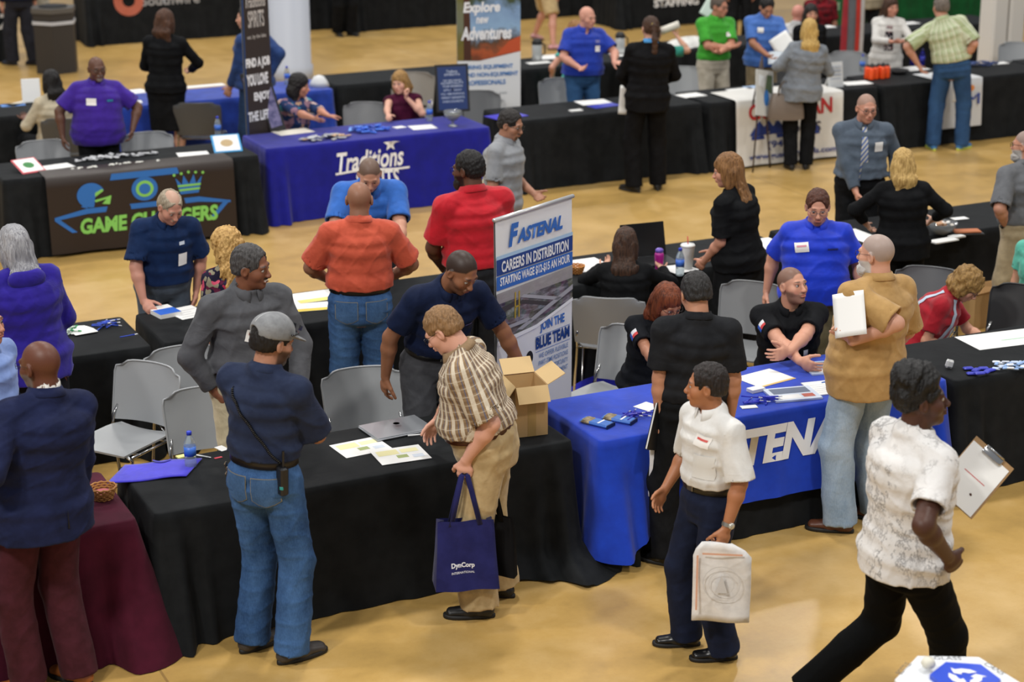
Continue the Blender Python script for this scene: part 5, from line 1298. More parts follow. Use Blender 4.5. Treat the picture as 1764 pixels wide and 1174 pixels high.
bq(g, 'conveyor_shadow_side', [[(w * .28, 1.12), (w * .32, 1.14), (w * .8, .98), (w * .76, .95)], [(0, 1.13), (0, 1.06), (w * .3, 1.12), (w * .3, 1.16)]], plain('3C393A', .5, name='print_dark'), w, .0112)
bq(g, 'yellow_posts', [[(w * .22, .98), (w * .235, .98), (w * .24, 1.24), (w * .225, 1.24)], [(w * .27, .98), (w * .285, .98), (w * .29, 1.24), (w * .275, 1.24)], [(w * .22, 1.08), (w * .29, 1.09), (w * .29, 1.105), (w * .22, 1.095)]], plain('B89A30', .5, name='print_yellow'), w, .0118)
bq(g, 'white_swoosh', [[(0, .76), (w * .5, .80), (w, .94), (w, .975), (w * .5, .835), (0, .81)]], WHI, w, .0117)
ft('JOIN THE', .56, .725, .33, .115, MDB, .03); bq(g, 'rule', [[(w * .5, .70), (w * .97, .70), (w * .97, .705), (w * .5, .705)], [(w * .5, .545), (w * .97, .545), (w * .97, .55), (w * .5, .55)]], MDB, w)
ft('BLUE TEAM', .50, .575, .46, .115, DKB, .045)
for i, s_ in enumerate(('WE OFFER FLEXIBLE', 'PART-TIME POSITIONS', 'WITH THE OPPORTUNITY', 'FOR ADVANCEMENT')): ft(s_, .54, .475 - i * .075, .40, .045, plain('6A88B8', .5, name='small_blue_ink'), .01)
bq(g, 'printed_person', [disc(w * .2, .60, .055, .085), ], plain('6B4636', .5, name='print_skin'), w); bq(g, 'printed_shirt', [[(w * .08, .40), (w * .36, .40), (w * .33, .50), (w * .22, .54), (w * .11, .50)]], plain('2A3FB0', .5, name='print_shirt'), w, .0095)
bq(g, 'printed_hair', [disc(w * .42, .52, .035, .07)], INKK, w)

# dark spirits banner with two leaning bottle displays
a, b = at(418, 228, .0), None
Pl = atY(415, 5, 18.2); Pr = atY(470, 5, 18.2)
db, w, g = rollup('tall dark brown spirits roll-up banner at the left end of the deep blue table', (Pl.x, 18.2), (Pr.x, 18.35), 2.35)
g.data.materials.clear(); g.data.materials.append(plain('2E2624', .5, name='dark_brown_vinyl'))
if True:
    sc = w
    def dt(s_, x, z, ww, h, mat, bold=.02, shear=0): return write(s_, (-w / 2 + x * w, 0, z), R_, U_, ww * w, h, mat, g, bold=bold, shear=shear, off=.011)
    PG = plain('B9B4B0', .6, name='pale_grey_ink')
    dt('Traditions', .12, 2.02, .75, .11, PG, .02, .2); dt('SPIRITS', .2, 1.82, .6, .17, PG, .02); dt('est. by the lake', .15, 1.70, .7, .05, PG, .01)
    dt('FIND A JOB', .05, 1.40, .9, .12, WHI, .05); dt('YOU LOVE', .05, 1.24, .8, .12, WHI, .05); dt('ENJOY', .3, 1.06, .6, .11, WHI, .05); dt('THE LIFE', .05, .88, .8, .10, WHI, .04)
    bp(g, 'blue_edge', [[(0, .1), (.02, .1), (.02, 2.33), (0, 2.33)]], plain('24406E', .5, name='edge_blue'), w)
for i, (px, py, col) in enumerate(((455, 222, '4A3F8A'), (480, 226, '3A3F6A'))):
    P = at(px, py, .752); o = empty('leaning_display', P, rad(-25), ('left' if i == 0 else 'right') + ' of two narrow dark picture panels leaning at the spirits banner', 'display')
    R3 = Matrix.Rotation(rad(-16), 3, 'Y') @ Matrix.Rotation(rad(80), 3, 'X')
    m = MB(); m.box(R3 @ Vector((0, .30 - i * .05, 0)), (.16, .60 - i * .1, .015), R3, .004); m.build('frame', INKK, o); m = MB(); m.box(R3 @ Vector((0, .30 - i * .05, .009)), (.12, .5 - i * .1, .002), R3); m.build('picture', cloth(col, '8A84A8', .5, 0, 0, 8, name='display_print'), o)

# adventure banner
a, b = atY(800, 60, 18.9), atY(910, 60, 18.75)
ab, w, g = rollup('large outdoor adventure roll-up banner with white brush lettering', (a.x, 19.1), (b.x, 18.95), 2.15)
t = NT('landscape_print', .5); v = t.coord(); n1 = t.noise(t.scale(v, (3, 3, 3.5)), 1.0, 5, .65); z_ = t.sep(v)[2]; x_ = t.sep(v)[0]
fz = t.math('ADD', z_, t.math('MULTIPLY', t.math('SUBTRACT', n1, .5), .7))
c1 = t.ramp(t.math('MULTIPLY', t.math('SUBTRACT', fz, 1.05), .9), [(.0, lin('3A2A1E')), (.18, lin('B0562E')), (.3, lin('54402E')), (.42, lin('8FB0D0')), (.6, lin('7F9CC0')), (.72, lin('3C4A2E')), (.9, lin('59602E'))]); c1 = t.mix(t.math('MULTIPLY', t.math('LESS_THAN', t.math('ADD', x_, t.math('MULTIPLY', n1, .5)), .0), .85), c1, lin('6E6A2A')); t.col(c1)
bp(g, 'landscape_print', [[(0, 1.17), (w * .35, 1.16), (w, 1.25), (w, 2.13), (0, 2.13)]], t.m, w)
bp(g, 'orange_tent', [[(w * .60, 1.21), (w, 1.25), (w, 1.42), (w * .82, 1.37)]], plain('C4532E', .5, name='tent_orange'), w, .0105); bp(g, 'tree_trunk', [[(w * .1, 1.17), (w * .22, 1.17), (w * .19, 2.13), (w * .11, 2.13)]], plain('4A2A1C', .5, name='trunk_brown'), w, .0105)
def dt(s_, x, z, ww, h, mat, bold=.02, shear=0): return write(s_, (-w / 2 + x * w, 0, z), R_, U_, ww * w, h, mat, g, bold=bold, shear=shear, off=.012)
dt('Explore', .10, 1.66, .58, .15, WHI, .04, .15); dt('new', .30, 1.57, .2, .07, WHI, .03, .15); dt('Adventures', .06, 1.39, .80, .15, WHI, .04, .15)
for i, s_ in enumerate(('HIRING EQUIPMENT', 'AND NON-EQUIPMENT', 'PROFESSIONALS')): dt(s_, .10, 1.06 - i * .085, (.78, .86, .66)[i], .055, plain('3C78B8', .6, name='sky_ink'), .03)
for i in range(5): dt('xxxxx xxxx xxxxxx xxxx'.replace('x', 'n'), .12, .78 - i * .09, .66 - .06 * (i % 2), .022, plain('8A8E94', .6, name='small_grey_ink'), .0)

# red and grey narrow display, easel poster, orange bottles, bins
P = atY(1466, 90, 20.2); o = empty('fabric_display', (P.x, 20.2, 0), rad(8), 'narrow red and grey fabric display standing behind the chair', 'display')
for nm, x0, x1, c in (('red_strip', -.17, -.10, 'A8303A'), ('grey_strip', -.10, .04, '6F7278'), ('bright_red_strip', .04, .12, 'C43A30'), ('white_strip', .12, .19, 'C9C6C4')):
    m = MB(); m.grid([[Vector((x0 * (1 + .0 * j) + (x1 - x0) * i / 3, .02 * math.sin(i + j * .4), .05 + 2.4 * j / 12)) for i in range(4)] for j in range(13)]); q = m.build(nm, cloth(c, None, .7, .3, .1, 5, name='display_fabric'), o, True); md = q.modifiers.new('thick', 'SOLIDIFY'); md.thickness = .012
m = MB(); m.box((0, 0, .02), (.5, .3, .04), None, .01); m.build('foot_plate', INKK, o)
P = at(1238, 264, 0); o = empty('easel', (P.x - .02, 17.36, 0), rad(22), 'thin dark easel holding a tilted picture board', 'easel')
m = MB(); m.tube([(.13, -.02, 0), (0, .05, 1.25)], .010, 6); m.tube([(-.20, -.02, 0), (0, .05, 1.25)], .010, 6); m.tube([(0, .28, 0), (0, .06, 1.2)], .010, 6); m.tube([(-.17, -.01, .62), (.12, -.01, .62)], .010, 6); m.build('easel_frame', plain('3A2A22', .5, name='dark_wood'), o, True)
po = empty('picture_board', (P.x - .04, 17.30, .0), rad(22), 'tilted picture board with a blue swimming pool on the easel', 'picture'); R3 = Matrix.Rotation(rad(12), 3, 'Y') @ Matrix.Rotation(rad(80), 3, 'X')
def T2_(x, y, zz): return Vector((-.02, 0, .64)) + R3 @ Vector((x, y, zz))
m = MB(); m.box(T2_(0, .22, 0), (.33, .50, .012), R3); m.build('board', plain('C4C6C4', .5, name='board_print'), po)
m = MB(); m.add([T2_(x, y, .0078) for x, y in disc(.03, .17, .05, .09)], [tuple(range(20))]); m.build('blue_pool', plain('3A78C0', .4, name='pool_blue'), po)
m = MB(); m.add([T2_(x, y, .0075) for x, y in ((.0, .25), (.14, .22), (.14, .42), (.04, .42))], [(0, 1, 2, 3)]); m.build('green_area', plain('56684A', .6, name='print_green'), po); m = MB(); m.add([T2_(x, y, .0075) for x, y in ((-.13, .3), (-.02, .28), (.0, .4), (-.13, .42))], [(0, 1, 2, 3)]); m.build('pale_area', plain('D8DEE4', .6, name='print_pale'), po)
P0 = at(1513, 136, .752)
def mk_ob():
    o = empty('sports_bottle', (0, 0, 0)); m = MB(); m.lathe([(.035, 0), (.037, .01), (.037, .12), (.03, .14), (.02, .145)], n=16); m.build('bottle_body', plain('F0541E', .35, name='orange_plastic'), o, True)
    m = MB(); m.lathe([(.026, .143), (.026, .158), (.01, .162), (.009, .172), (.001, .172)], n=12); m.build('cap', INKK, o, True); return o
for i in range(8): spawn('ob', mk_ob, (P0.x - .10 + (i % 4) * .078, P0.y + (i // 4) * .08 + (i % 2) * .02, .752), 0, 'orange sports bottle, %s from the left in the %s row of the cluster' % (('first', 'second', 'third', 'fourth')[i % 4], ('front', 'back')[i // 4]), 'bottle', 'orange sports bottles')
P = at(1548, 127, .752); o = empty('black_bowl', P, 0, 'shallow black bowl beside the orange bottles', 'bowl'); m = MB(); m.lathe([(.07, 0), (.12, .05), (.116, .05), (.068, .008), (.001, .008)], n=20); m.build('bowl_shell', INKK, o, True)
for i, (px, py, lab) in enumerate(((1572, 112, 'dark blue drink bottle left of the plaid shirt man'), (1588, 114, 'dark blue drink bottle nearest the plaid shirt man'))):
    P = at(px, py, .752); spawn('nb', make_bottle('1A1F5A', '2A2FA0', '2A2FA8', 1.0), P, 0, lab, 'bottle')
for px, py, lab in ((1068, 92, 'black and clear carafe right of the bald man'), (925, 104, 'black and clear carafe beside the adventure banner')):
    P = at(px, py, .752); o = empty('carafe', P, 0, lab, 'carafe'); m = MB(); m.lathe([(.06, 0), (.065, .01), (.06, .2), (.055, .21)], n=16); m.build('carafe_body', plain('C4C6C6', .2, .2, name='carafe_silver'), o, True)
    m = MB(); m.lathe([(.062, .2), (.066, .23), (.04, .27), (.001, .275)], n=16); m.build('lid', INKK, o, True); m = MB(); m.tube([(.06, 0, .05), (.11, 0, .08), (.11, 0, .18), (.06, 0, .22)], .009, 8); m.build('handle', INKK, o, True)
    m = MB(); m.lathe([(.085, 0), (.085, .004), (.001, .004)], n=16); m.build('saucer', INKK, o)
P = at(1188, 78, .752); V = []; F = []; n = 22
for j in range(8):
    for i in range(n): a = 2 * PI * i / n; q = 1 - (j / 7) ** 1.5; V.append(((.34 * q) * math.cos(a) * (1 + .1 * math.sin(3 * a)), .22 * q * math.sin(a) * (1 + .08 * math.sin(5 * a)), .11 * (1 - q ** 2.5) + .01 * math.sin(a * 7 + j)))
F = [(j * n + i, j * n + (i + 1) % n, (j + 1) * n + (i + 1) % n, (j + 1) * n + i) for j in range(7) for i in range(n)]
o = mesh('folded_white_cloth', V, F, cloth('D8D8D4', None, .8, .4, .1, 8, name='white_linen')); o.location = P; tag(o, 'heap of folded white cloth left of the green polo man', 'cloth')
P = at(550, 148, .752); m = MB(); m.lathe([(.001, .13), (.06, .11), (.10, .05), (.12, .0)][::-1], n=14); o = m.build('white_plastic_bag', plain('D4D6D8', .5, name='bag_plastic'), None, True); o.location = P; tag(o, 'crumpled white plastic bag on the blue back table corner', 'bag')
P = at(150, 160, .752); m = MB(); m.box((0, 0, .17), (.28, .02, .34), Matrix.Rotation(rad(-12), 3, 'X'), .004)
P = at(40, 178, .752); o = empty('table_sign', (P.x, P.y, .752), rad(-10), 'white upright card sign behind the beige top woman', 'sign'); m = MB(); m.box((0, 0, .13), (.20, .01, .26), Matrix.Rotation(rad(-12), 3, 'X'), .003); m.build('card', WHITE, o); m = MB(); m.box((0, .05, .05), (.18, .01, .12), Matrix.Rotation(rad(30), 3, 'X')); m.build('back_support', WHITE, o)
o.location = at(55, 176, .752)
P = at(1438, 150, .752); o = empty('table_sign', (P.x, P.y, .752), rad(-4), 'white upright price sign right of the handbag woman', 'sign'); m = MB(); m.box((0, 0, .14), (.20, .01, .29), Matrix.Rotation(rad(-10), 3, 'X'), .003); m.build('card', plain('CDD0D2', .5, name='sign_card'), o); m = MB(); m.box((0, .05, .05), (.18, .01, .12), Matrix.Rotation(rad(30), 3, 'X')); m.build('back_support', WHITE, o)
for i in range(4):
    m = MB(); m.box((0, -.012 + i * .0, .10 + i * .045), (.14, .003, .012), Matrix.Rotation(rad(-10), 3, 'X')); m.build('text_line', plain('9AA4B4', .5, name='faint_ink'), o)
# hexagonal trash can far left
def hexpts(r, a0=0): return [(r * math.cos(rad(a0 + 60 * i)), r * math.sin(rad(a0 + 60 * i))) for i in range(6)]
P = at(108, 128, 0); hz = .90; top_y = 55
o = empty('trash_can', (P.x, P.y + .3, 0), rad(12), 'dark hexagonal trash can with a white band at the far left', 'trash can')
m = MB(); m.prism(hexpts(.32), 0, .86); m.build('can_body', plain('2E2A27', .6, name='can_brown'), o); m = MB(); m.prism(hexpts(.335), .70, .745); m.build('white_band', plain('B9BCC2', .5, name='liner_white'), o); m = MB(); m.prism(hexpts(.34), .86, .93); m.build('lid', plain('55524E', .5, name='lid_grey'), o)
m = MB(); m.lathe([(.001, .935), (.2, .935), (.2, .95), (.14, .955), (.001, .955)][::-1], n=24); m.build('opening_ring', INKK, o)
# recycling bin in the lower right corner
C1, C2, C3, C4 = at(1582, 1129, 1.0), at(1685, 1131, 1.0), at(1542, 1168, 1.0), at(1757, 1172, 1.0)
ctr = (C1 + C2) / 2; side = (C2 - C1).length; r = side * 1.02
rz = math.atan2((C2 - C1).y, (C2 - C1).x); nn = Vector((math.sin(rz), -math.cos(rz), 0)); ctr = ctr + nn * r * math.cos(rad(30))
o = empty('recycling_bin', (ctr.x, ctr.y, 0), rz, 'white hexagonal recycling bin with a blue symbol plate on top, lower right corner', 'recycling bin')
m = MB(); m.prism(hexpts(r * .97, 0), 0, .97); m.build('bin_body', plain('B8BCC2', .5, name='bin_grey'), o); m = MB(); m.prism(hexpts(r, 0), .965, 1.0); m.build('bin_top', plain('DDE0E4', .4, name='bin_white'), o)
hp_ = MB(); hp_.prism(hexpts(r * .56, 0), 1.0, 1.02); pl_ = hp_.build('symbol_plate', plain('2348C4', .35, name='plate_blue'), o); pl_.location = (0.03, -.0, 0)
pl_.rotation_euler = (0, 0, rad(-6))
arr = []
for k in range(3):
    a0 = 90 + k * 120
    arr.append([(r * .27 * math.cos(rad(a)), r * .27 * math.sin(rad(a))) for a in (a0 - 48, a0 - 20, a0 + 10, a0 + 34)] + [(r * .35 * math.cos(rad(a0 + 38)), r * .35 * math.sin(rad(a0 + 38))), (r * .2 * math.cos(rad(a0 + 62)), r * .2 * math.sin(rad(a0 + 62))), (r * .08 * math.cos(rad(a0 + 32)), r * .08 * math.sin(rad(a0 + 32)))] + [(r * .14 * math.cos(rad(a)), r * .14 * math.sin(rad(a))) for a in (a0 + 25, a0, a0 - 30)])
panel('recycling_arrows', arr, (0, 0, 1.021), (1, 0, 0), (0, 1, 0), WHI, pl_, .001)
m = MB(); m.lathe([(.001, 1.021), (.024, 1.021), (.03, 1.035), (.022, 1.055), (.001, 1.06)], (-r * .42, r * .33, 0), 16); m.build('round_knob', plain('D8D4C4', .4, name='knob'), o, True)
for s_, x, y, an in (('GLASS', -.06, r * .74, 0), ('BOTTLE', -r * .86, r * .18, 60), ('CANS', r * .52, r * .62, -60)):
    ca_, sa_ = math.cos(rad(an)), math.sin(rad(an)); write(s_, (x, y, 1.0), (ca_, sa_, 0), (-sa_, ca_, 0), .11, .028, plain('4A4A4C', .6, name='marker_ink'), o, bold=.0, off=.001)
# cardboard box on the floor behind the curly-haired woman, blue cloth heap by the banner
P = at(1695, 560, 0); o = empty('cardboard_box', (P.x, P.y + .1, 0), rad(10), 'cardboard box on the floor under the table behind the curly-haired woman', 'box'); m = MB(); m.box((0, 0, .15), (.42, .3, .30), None, .004); m.build('carton', CARD, o); m = MB(); m.box((0, 0, .303), (.44, .32, .006)); m.build('lid', plain('A87F4E', .8, name='carton_lid'), o)
P = at(1040, 668, 0); o = MB(); V = []; n = 20
for j in range(6):
    for i in range(n): a = 2 * PI * i / n; q = 1 - (j / 5) ** 1.4; V.append((.30 * q * math.cos(a), .16 * q * math.sin(a), .10 * (1 - q ** 2) + .008 * math.sin(a * 5)))
ob_ = mesh('dropped_blue_cloth', V, [(j * n + i, j * n + (i + 1) % n, (j + 1) * n + (i + 1) % n, (j + 1) * n + i) for j in range(5) for i in range(n)], cloth('1C1FA0', None, .8, .4, .1, 8, name='blue_heap')); ob_.location = (P.x, P.y, .002); tag(ob_, 'heap of dark blue cloth on the floor beside the tall banner', 'cloth')
# ------------------------------------------------------------ the crowd
K = cloth
def plaid(name, base, s1, s2, s3, fx=26.0):
    t = NT(name, .85, 0, .2); x, y, z = t.sep(t.attr('pat'))
    def band(v, f, ph, w): return t.math('LESS_THAN', t.math('ABSOLUTE', t.math('SUBTRACT', t.math('FRACT', t.math('ADD', t.math('MULTIPLY', v, f), ph)), .5)), w)
    u = x; c = t.mix(t.math('MULTIPLY', band(z, fx * .75, .2, .17), .5), lin(base), lin(s1)); c = t.mix(t.math('MULTIPLY', band(u, fx, .0, .20), .85), c, lin(s2)); c = t.mix(t.math('MULTIPLY', band(u, fx, .42, .05), .7), c, lin(s3)); c = t.mix(t.math('MULTIPLY', band(z, fx * .75, .6, .05), .5), c, lin(s2))
    t.col(c); t.bump(t.noise(t.coord(), 12, 4, .6), .35, .04); return t.m
def marble(name):
    t = NT(name, .85, 0, .2); v = t.coord(); n = t.noise(t.scale(v, (9, 9, 5)), 1.0, 6, .75); m = t.noise(v, 5, 2)
    a = t.ramp(n, [(.47, (0, 0, 0)), (.5, (1, 1, 1)), (.53, (0, 0, 0))]); t.col(t.mix(t.math('MULTIPLY', t.math('MULTIPLY', a, .75), t.ramp(m, [(.42, (0, 0, 0)), (.55, (1, 1, 1))])), lin('D8D6D4'), lin('4A484A'))); t.bump(t.noise(v, 9, 4), .4, .04); return t.m
def floral(name, base, cols, sc=22):
    t = NT(name, .85, 0, .2); v = t.n('ShaderNodeTexVoronoi'); v.inputs['Scale'].default_value = sc; t.l(t.mix(.12, t.coord(), t.n('ShaderNodeTexNoise').outputs[1]), v.inputs['Vector'])
    h = t.sep(v.outputs['Color'])[0]; st = [(i / len(cols), lin(c)) for i, c in enumerate(cols)]
    t.col(t.mix(t.math('LESS_THAN', v.outputs['Distance'], .55 / 1), lin(base), t.ramp(h, st, 'CONSTANT'))); return t.m
def stripes(name, a, b, c, f=34):
    t = NT(name, .5, 0, .4); x, y, z = t.sep(t.coord()); w = t.math('FRACT', t.math('MULTIPLY', t.math('ADD', z, t.math('MULTIPLY', x, 1.3)), f)); t.col(t.ramp(w, [(0, lin(a)), (.42, lin(b)), (.62, lin(c)), (.75, lin(b))], 'CONSTANT')); return t.m
BLK = K('17181A', '101113', .8, .3, .1, name='black_fabric'); CHAR = K('2A2B2E', '212225', .8, .3, .1, name='charcoal_fabric')
KHA = K('B59A6C', 'A08759', .85, .4, name='khaki_twill'); JEA = denim('446898', '244068'); LJE = denim('A3B4C6', '7D92A8'); DJE = denim('2C4468', '1C2E4A')

def tan_pocket(p, cx, cz, w, h, mat, nm='pocket', side=-1, t0=0.0):
    tr = tree_of(p['trousers']); c, R = p['sp'](t0); o = c + R[:, 0] * cx + R[:, 2] * cz + np.array([0, side * .12, 0])
    u = Vector((-side * -1.0, 0, 0)) if False else Vector((1, 0, 0)) if side < 0 else Vector((-1, 0, 0))
    decal('stitching', tr, [(-h / 2 - .016, -.006, .006), (-h / 2 - .003, -w / 2 * .58, w / 2 * .58), (-h / 2 + .018, -w / 2 - .004, w / 2 + .004), (0, -w / 2 - .004, w / 2 + .004), (h / 2 + .004, -w / 2 - .004, w / 2 + .004)], o, u, Vector((0, 0, 1)), plain('7C7A6E', .8, name='jean_stitch'), p['root'], .0035, .5, 6)
    q = decal(nm, tr, [(-h / 2 - .012, -.004, .004), (-h / 2, -w / 2 * .55, w / 2 * .55), (-h / 2 + .02, -w / 2, w / 2), (0, -w / 2, w / 2), (h / 2, -w / 2, w / 2)], o, u, Vector((0, 0, 1)), mat, p['root'], .005, .5, 6)
    return q

# 1 man in cap
feet = ((503, 1122), (436, 1102))
pos = (at(471, 1112) ); 
p = person('man from behind in grey cap, navy shirt and jeans, arms crossed, at the front table', pos, h=1.86, f=32, skin='A87860', L=0, feetp=feet, footyaw=(30, 22),
    RA=dict(w=(-.02, .25, 1.20), e=(1, -.1, -.5), f=(-.8, .2, .3)), LA=dict(w=(.02, .31, 1.15), e=(-1, -.1, -.5), f=(.5, -.2, .6)), hd=(28, 16, 0), headp=('p', 462, 545, 0),
    top=dict(m=K('283149', '212940', .8, .45), k='shirt', sl=.95, hem=.122, loose=.022, fold=.007, blouse=.018), bottom=dict(m=JEA, belt='15110F', loose=1.08, hemw=1.25, fold=.006), shoes='3A3533', shoek='boot', hair=('short', '15110F'), beard=('short', '1A1512'))
H = p['H']; HS = p['HS']
cp = blob('cap', [Ell(H(0, -.014, .055), np.array([.094, .114, .088]) * HS, p['HR'], .01), Ell(H(0, .10, .040), np.array([.078, .075, .010]) * HS, p['HR'] @ rx_(-14), .012), Ell(H(0, .0, -.06), np.array([.2, .2, .09]) * HS, p['HR'], .008, '-'), Ell(H(0, -.125, .04), np.array([.038, .035, .028]) * HS, p['HR'], .006, '-')], .004, K('8A8C8E', '6F7174', .85, .5, name='cap_fabric'), p['root'], (), None, 1)
mb = MB(); mb.tube([H(.105 * math.sin(a), -.012 + .126 * math.cos(a), .052 + .01 * math.cos(a)) for a in np.linspace(-1.2, 1.2, 15)], .005 * HS, 6)
for sx in (-1, 1): mb.add([H(sx * .012, .122, .070), H(sx * .060, .108, .074), H(sx * .064, .108, .098), H(sx * .014, .122, .096)], [(0, 1, 2, 3)])
mb.build('sunglasses', plain('202226', .15, .2, name='dark_lens'), cp, True)
mb = MB(); mb.tube([H(.0 + .0, -.014 + .114 * math.cos(a) * 1.005, .055 + .0885 * math.sin(a) * 1.005) for a in np.linspace(.1, PI - .35, 16)], .0022, 5); mb.build('cap_seam', plain('B9BBBD', .7, name='seam_thread'), cp, True)
for cx in (-.085, .085): tan_pocket(p, cx, -.02, .135, .14, denim('4A6C98', '2E4A70'))
mb = MB(); c, R = p['sp'](.10); mb.box(Vector(c + R @ np.array([.165, -.10, -.06])), (.06, .045, .15), Matrix((R @ rz_(-30)).tolist()), .008); mb.tube([Vector(c + R @ np.array([.17, -.10, 0])), Vector(c + R @ np.array([.17, -.10, .10]))], .007, 8); rd = mb.build('radio', plain('15161A', .4, name='radio_black'), p['root'])
mb = MB(); mb.box(Vector(c + R @ np.array([.175, -.125, -.09])), (.02, .012, .02), None, .003); mb.build('radio_light', plain('1E8C8A', .4, name='teal_label'), rd)
tr = tree_of(p['shirt']); pts = []
A_, B2 = p['sp'](.46, (-.115, -.10, 0))[0], c + R @ np.array([.155, -.11, .03])
for i in range(260):
    t_ = i / 259; q = A_ + (B2 - A_) * t_; hh = tr.ray_cast(Vector(q + np.array([0, -.3, 0])), Vector((0, 1, 0)), .6); q2 = np.array(hh[0]) if hh[0] is not None else q
    a = i * 1.25; q2 = q2 + np.array([.006 * math.cos(a), -.008 + .006 * math.sin(a), .004 * math.cos(a)]); pts.append(q2)
mb = MB(); mb.tube(pts, .0028, 5); mb.build('coiled_cord', plain('101114', .4, name='cord_black'), p['root'], True)
mb = MB(); k_ = Vector(p['sp'](.06, (-.185, -.03, 0))[0]); rn = random.Random(2)
for i in range(6): mb.box(k_ + Vector((rn.uniform(-.02, .02), rn.uniform(-.02, .02), -.02 - .015 * i)), (.008, .022, .04), Matrix.Rotation(rn.uniform(-1, 1), 3, 'X'), .002)
mb.build('keys', plain('8A7A66', .3, .8, name='key_metal'), p['root'])

# 2 plaid shirt man leaning over the table
pos = at(842, 1024)
p2 = person('man in brown plaid shirt and khakis leaning over the front table, bags in his hand', (pos.x, pos.y), h=1.80, f=-82, skin='D39E88', L=0, girth=1.16, belly=.075, feetp=((862, 1012), (826, 1048)), footyaw=(10, -6),
    headp=('p', 758, 528, 0), hd=(8, 38, 0), LA=dict(w=('p', 803, 792, .20), e=(-.2, -1, .0), c=78, f=(.0, .12, -1), t=(0, 1, 0)), RA=dict(w=('w', *(at(738, 758, .80))), e=(.5, -.6, -.2), c=30, f=('w', *(at(722, 776, .765))), t=(-.2, .3, 0)),
    top=dict(m=plaid('brown_plaid', '8C7458', '6E563E', 'CFC4B0', '4A5A7A', 30.0), k='shirt', sl=.92, hem=.122, loose=.026, fold=.008, blouse=.03, pat=True, sw=1.15), bottom=dict(m=K('B7A077', 'A18A62', .85, .45), belt='4A2416', loose=1.32, hemw=1.2, drop=.4, fold=.008), shoes='121213', shoek='sneakerb', hair=('short', '94714C', '6E5234'), glasses='141414', gaze=(0, 20))
# 3 white shirt man
p3 = person('man in white short-sleeved shirt and navy trousers walking left, carrying a white bag', (at(1214, 1106)), h=1.70, f=-128, skin='A8704E', L=0, feetp=((1182, 1096), (1246, 1120)), footyaw=(34, 30),
    headp=('p', 1222, 624, 0), hd=(40, 4, 0), LA=dict(w=('p', 1252, 908, .22), e=(-.8, -.7, 0), c=62, t=(0, 1, 0)), RA=dict(w=(.24, .10, .86)),
    top=dict(m=K('DAD9D6', 'CFCECB', .75, .45), k='shirt', sl=.95, hem=.122, loose=.020, fold=.007, blouse=.02, sw=1.15), bottom=dict(m=K('1B2238', '161C2E', .8, .35), belt='12100F', loose=1.08, hemw=1.3), shoes='0C0C0E', shoek='dress', hair=('short', '2A2220', '14100E'), gaze=(0, 5))
badge(p3, (-.075, .035), (.085, .06), mark='C8504A', roll=-8); watch(p3, 1, 'A8A6A0', 'C8C8C0', .031)
pk = badge(p3, (-.085, -.10), (.11, .12), col='D2D1CD', name='breast_pocket'); 
# 4 black polo man
p4 = person('man in black polo from behind standing at the blue table, folder in left hand', (at(1192, 940).x, at(1192, 940).y), h=1.80, f=-8, skin='B98468', L=0, girth=1.08, feetp=((1222, 935), (1146, 958)), footyaw=(-10, -52), headp=('p', 1208, 468, 0), hd=(-12, 22, 0),
    LA=dict(w=('p', 1136, 728, .05), e=(-.8, -.6, 0), c=55), top=dict(m=K('232427', '1B1C1F', .8, .4), sl=.78, hem=.06, loose=.022, blouse=.02, fold=.006, sw=1.1), bottom=dict(m=BLK, belt='0E0E0E', loose=1.1), shoes='0C0C0E', shoek='dress', hair=('short', '1C1B1B', '2E2C2C'))
watch(p4, 1, '151515', '202020', .034)
# 5 tan shirt man
ps = at(1478, 892)
p5 = person('grey-haired man in tan work shirt and light jeans at the blue table, holding papers', (ps.x, ps.y), h=1.84, f=-42, skin='CC9880', L=0, girth=1.10, belly=.04, feetp=((1508, 880), (1446, 902)), footyaw=(-35, -42), headp=('p', 1522, 400, 0), hd=(-22, 4, 0),
    LA=dict(w=('p', 1468, 588, .24), e=('p', 1520, 655, .35), c=45, f=('p', 1452, 560, .24)), RA=dict(w=(.30, .20, 1.0)), top=dict(m=K('B38F5A', 'A3804D', .85, .4, name='tan_canvas'), k='shirt', sl=.92, hem=-.13, loose=.026, fold=.005, sw=1.15), bottom=dict(m=LJE, loose=1.12, hemw=1.3, fold=.006), shoes='5A3322', hair=('fade', '8E8A86'), beard=('full', 'C9C6C2'), glasses='2A2020')
# 6 walking man
hp = at(1560, 972, .93)
p6 = person('man in white marbled T-shirt and black trousers striding right, lower right', (hp.x, hp.y), h=1.90, f=52, skin='4A2C20', L=0, feetp=((1632, 1235), (1392, 1222)), footyaw=(10, 5), lift=(.0, .09), keep=True, headp=('p', 1592, 612, 0), hd=(26, -4, 0),
    RA=dict(w=('p', 1632, 958, .25), e=(.6, -1, -.1), c=60), LA=dict(w=('p', 1628, 862, -.22), e=('p', 1488, 835, -.1), c=50), top=dict(m=marble('marbled_cotton'), k='tee', sl=.72, hem=-.06, loose=.022, fold=.007), bottom=dict(m=K('08090A', '08090A', .8, .3), loose=1.02), shoes='18181A', hair=('afro', '0B0A0A', '171515'))
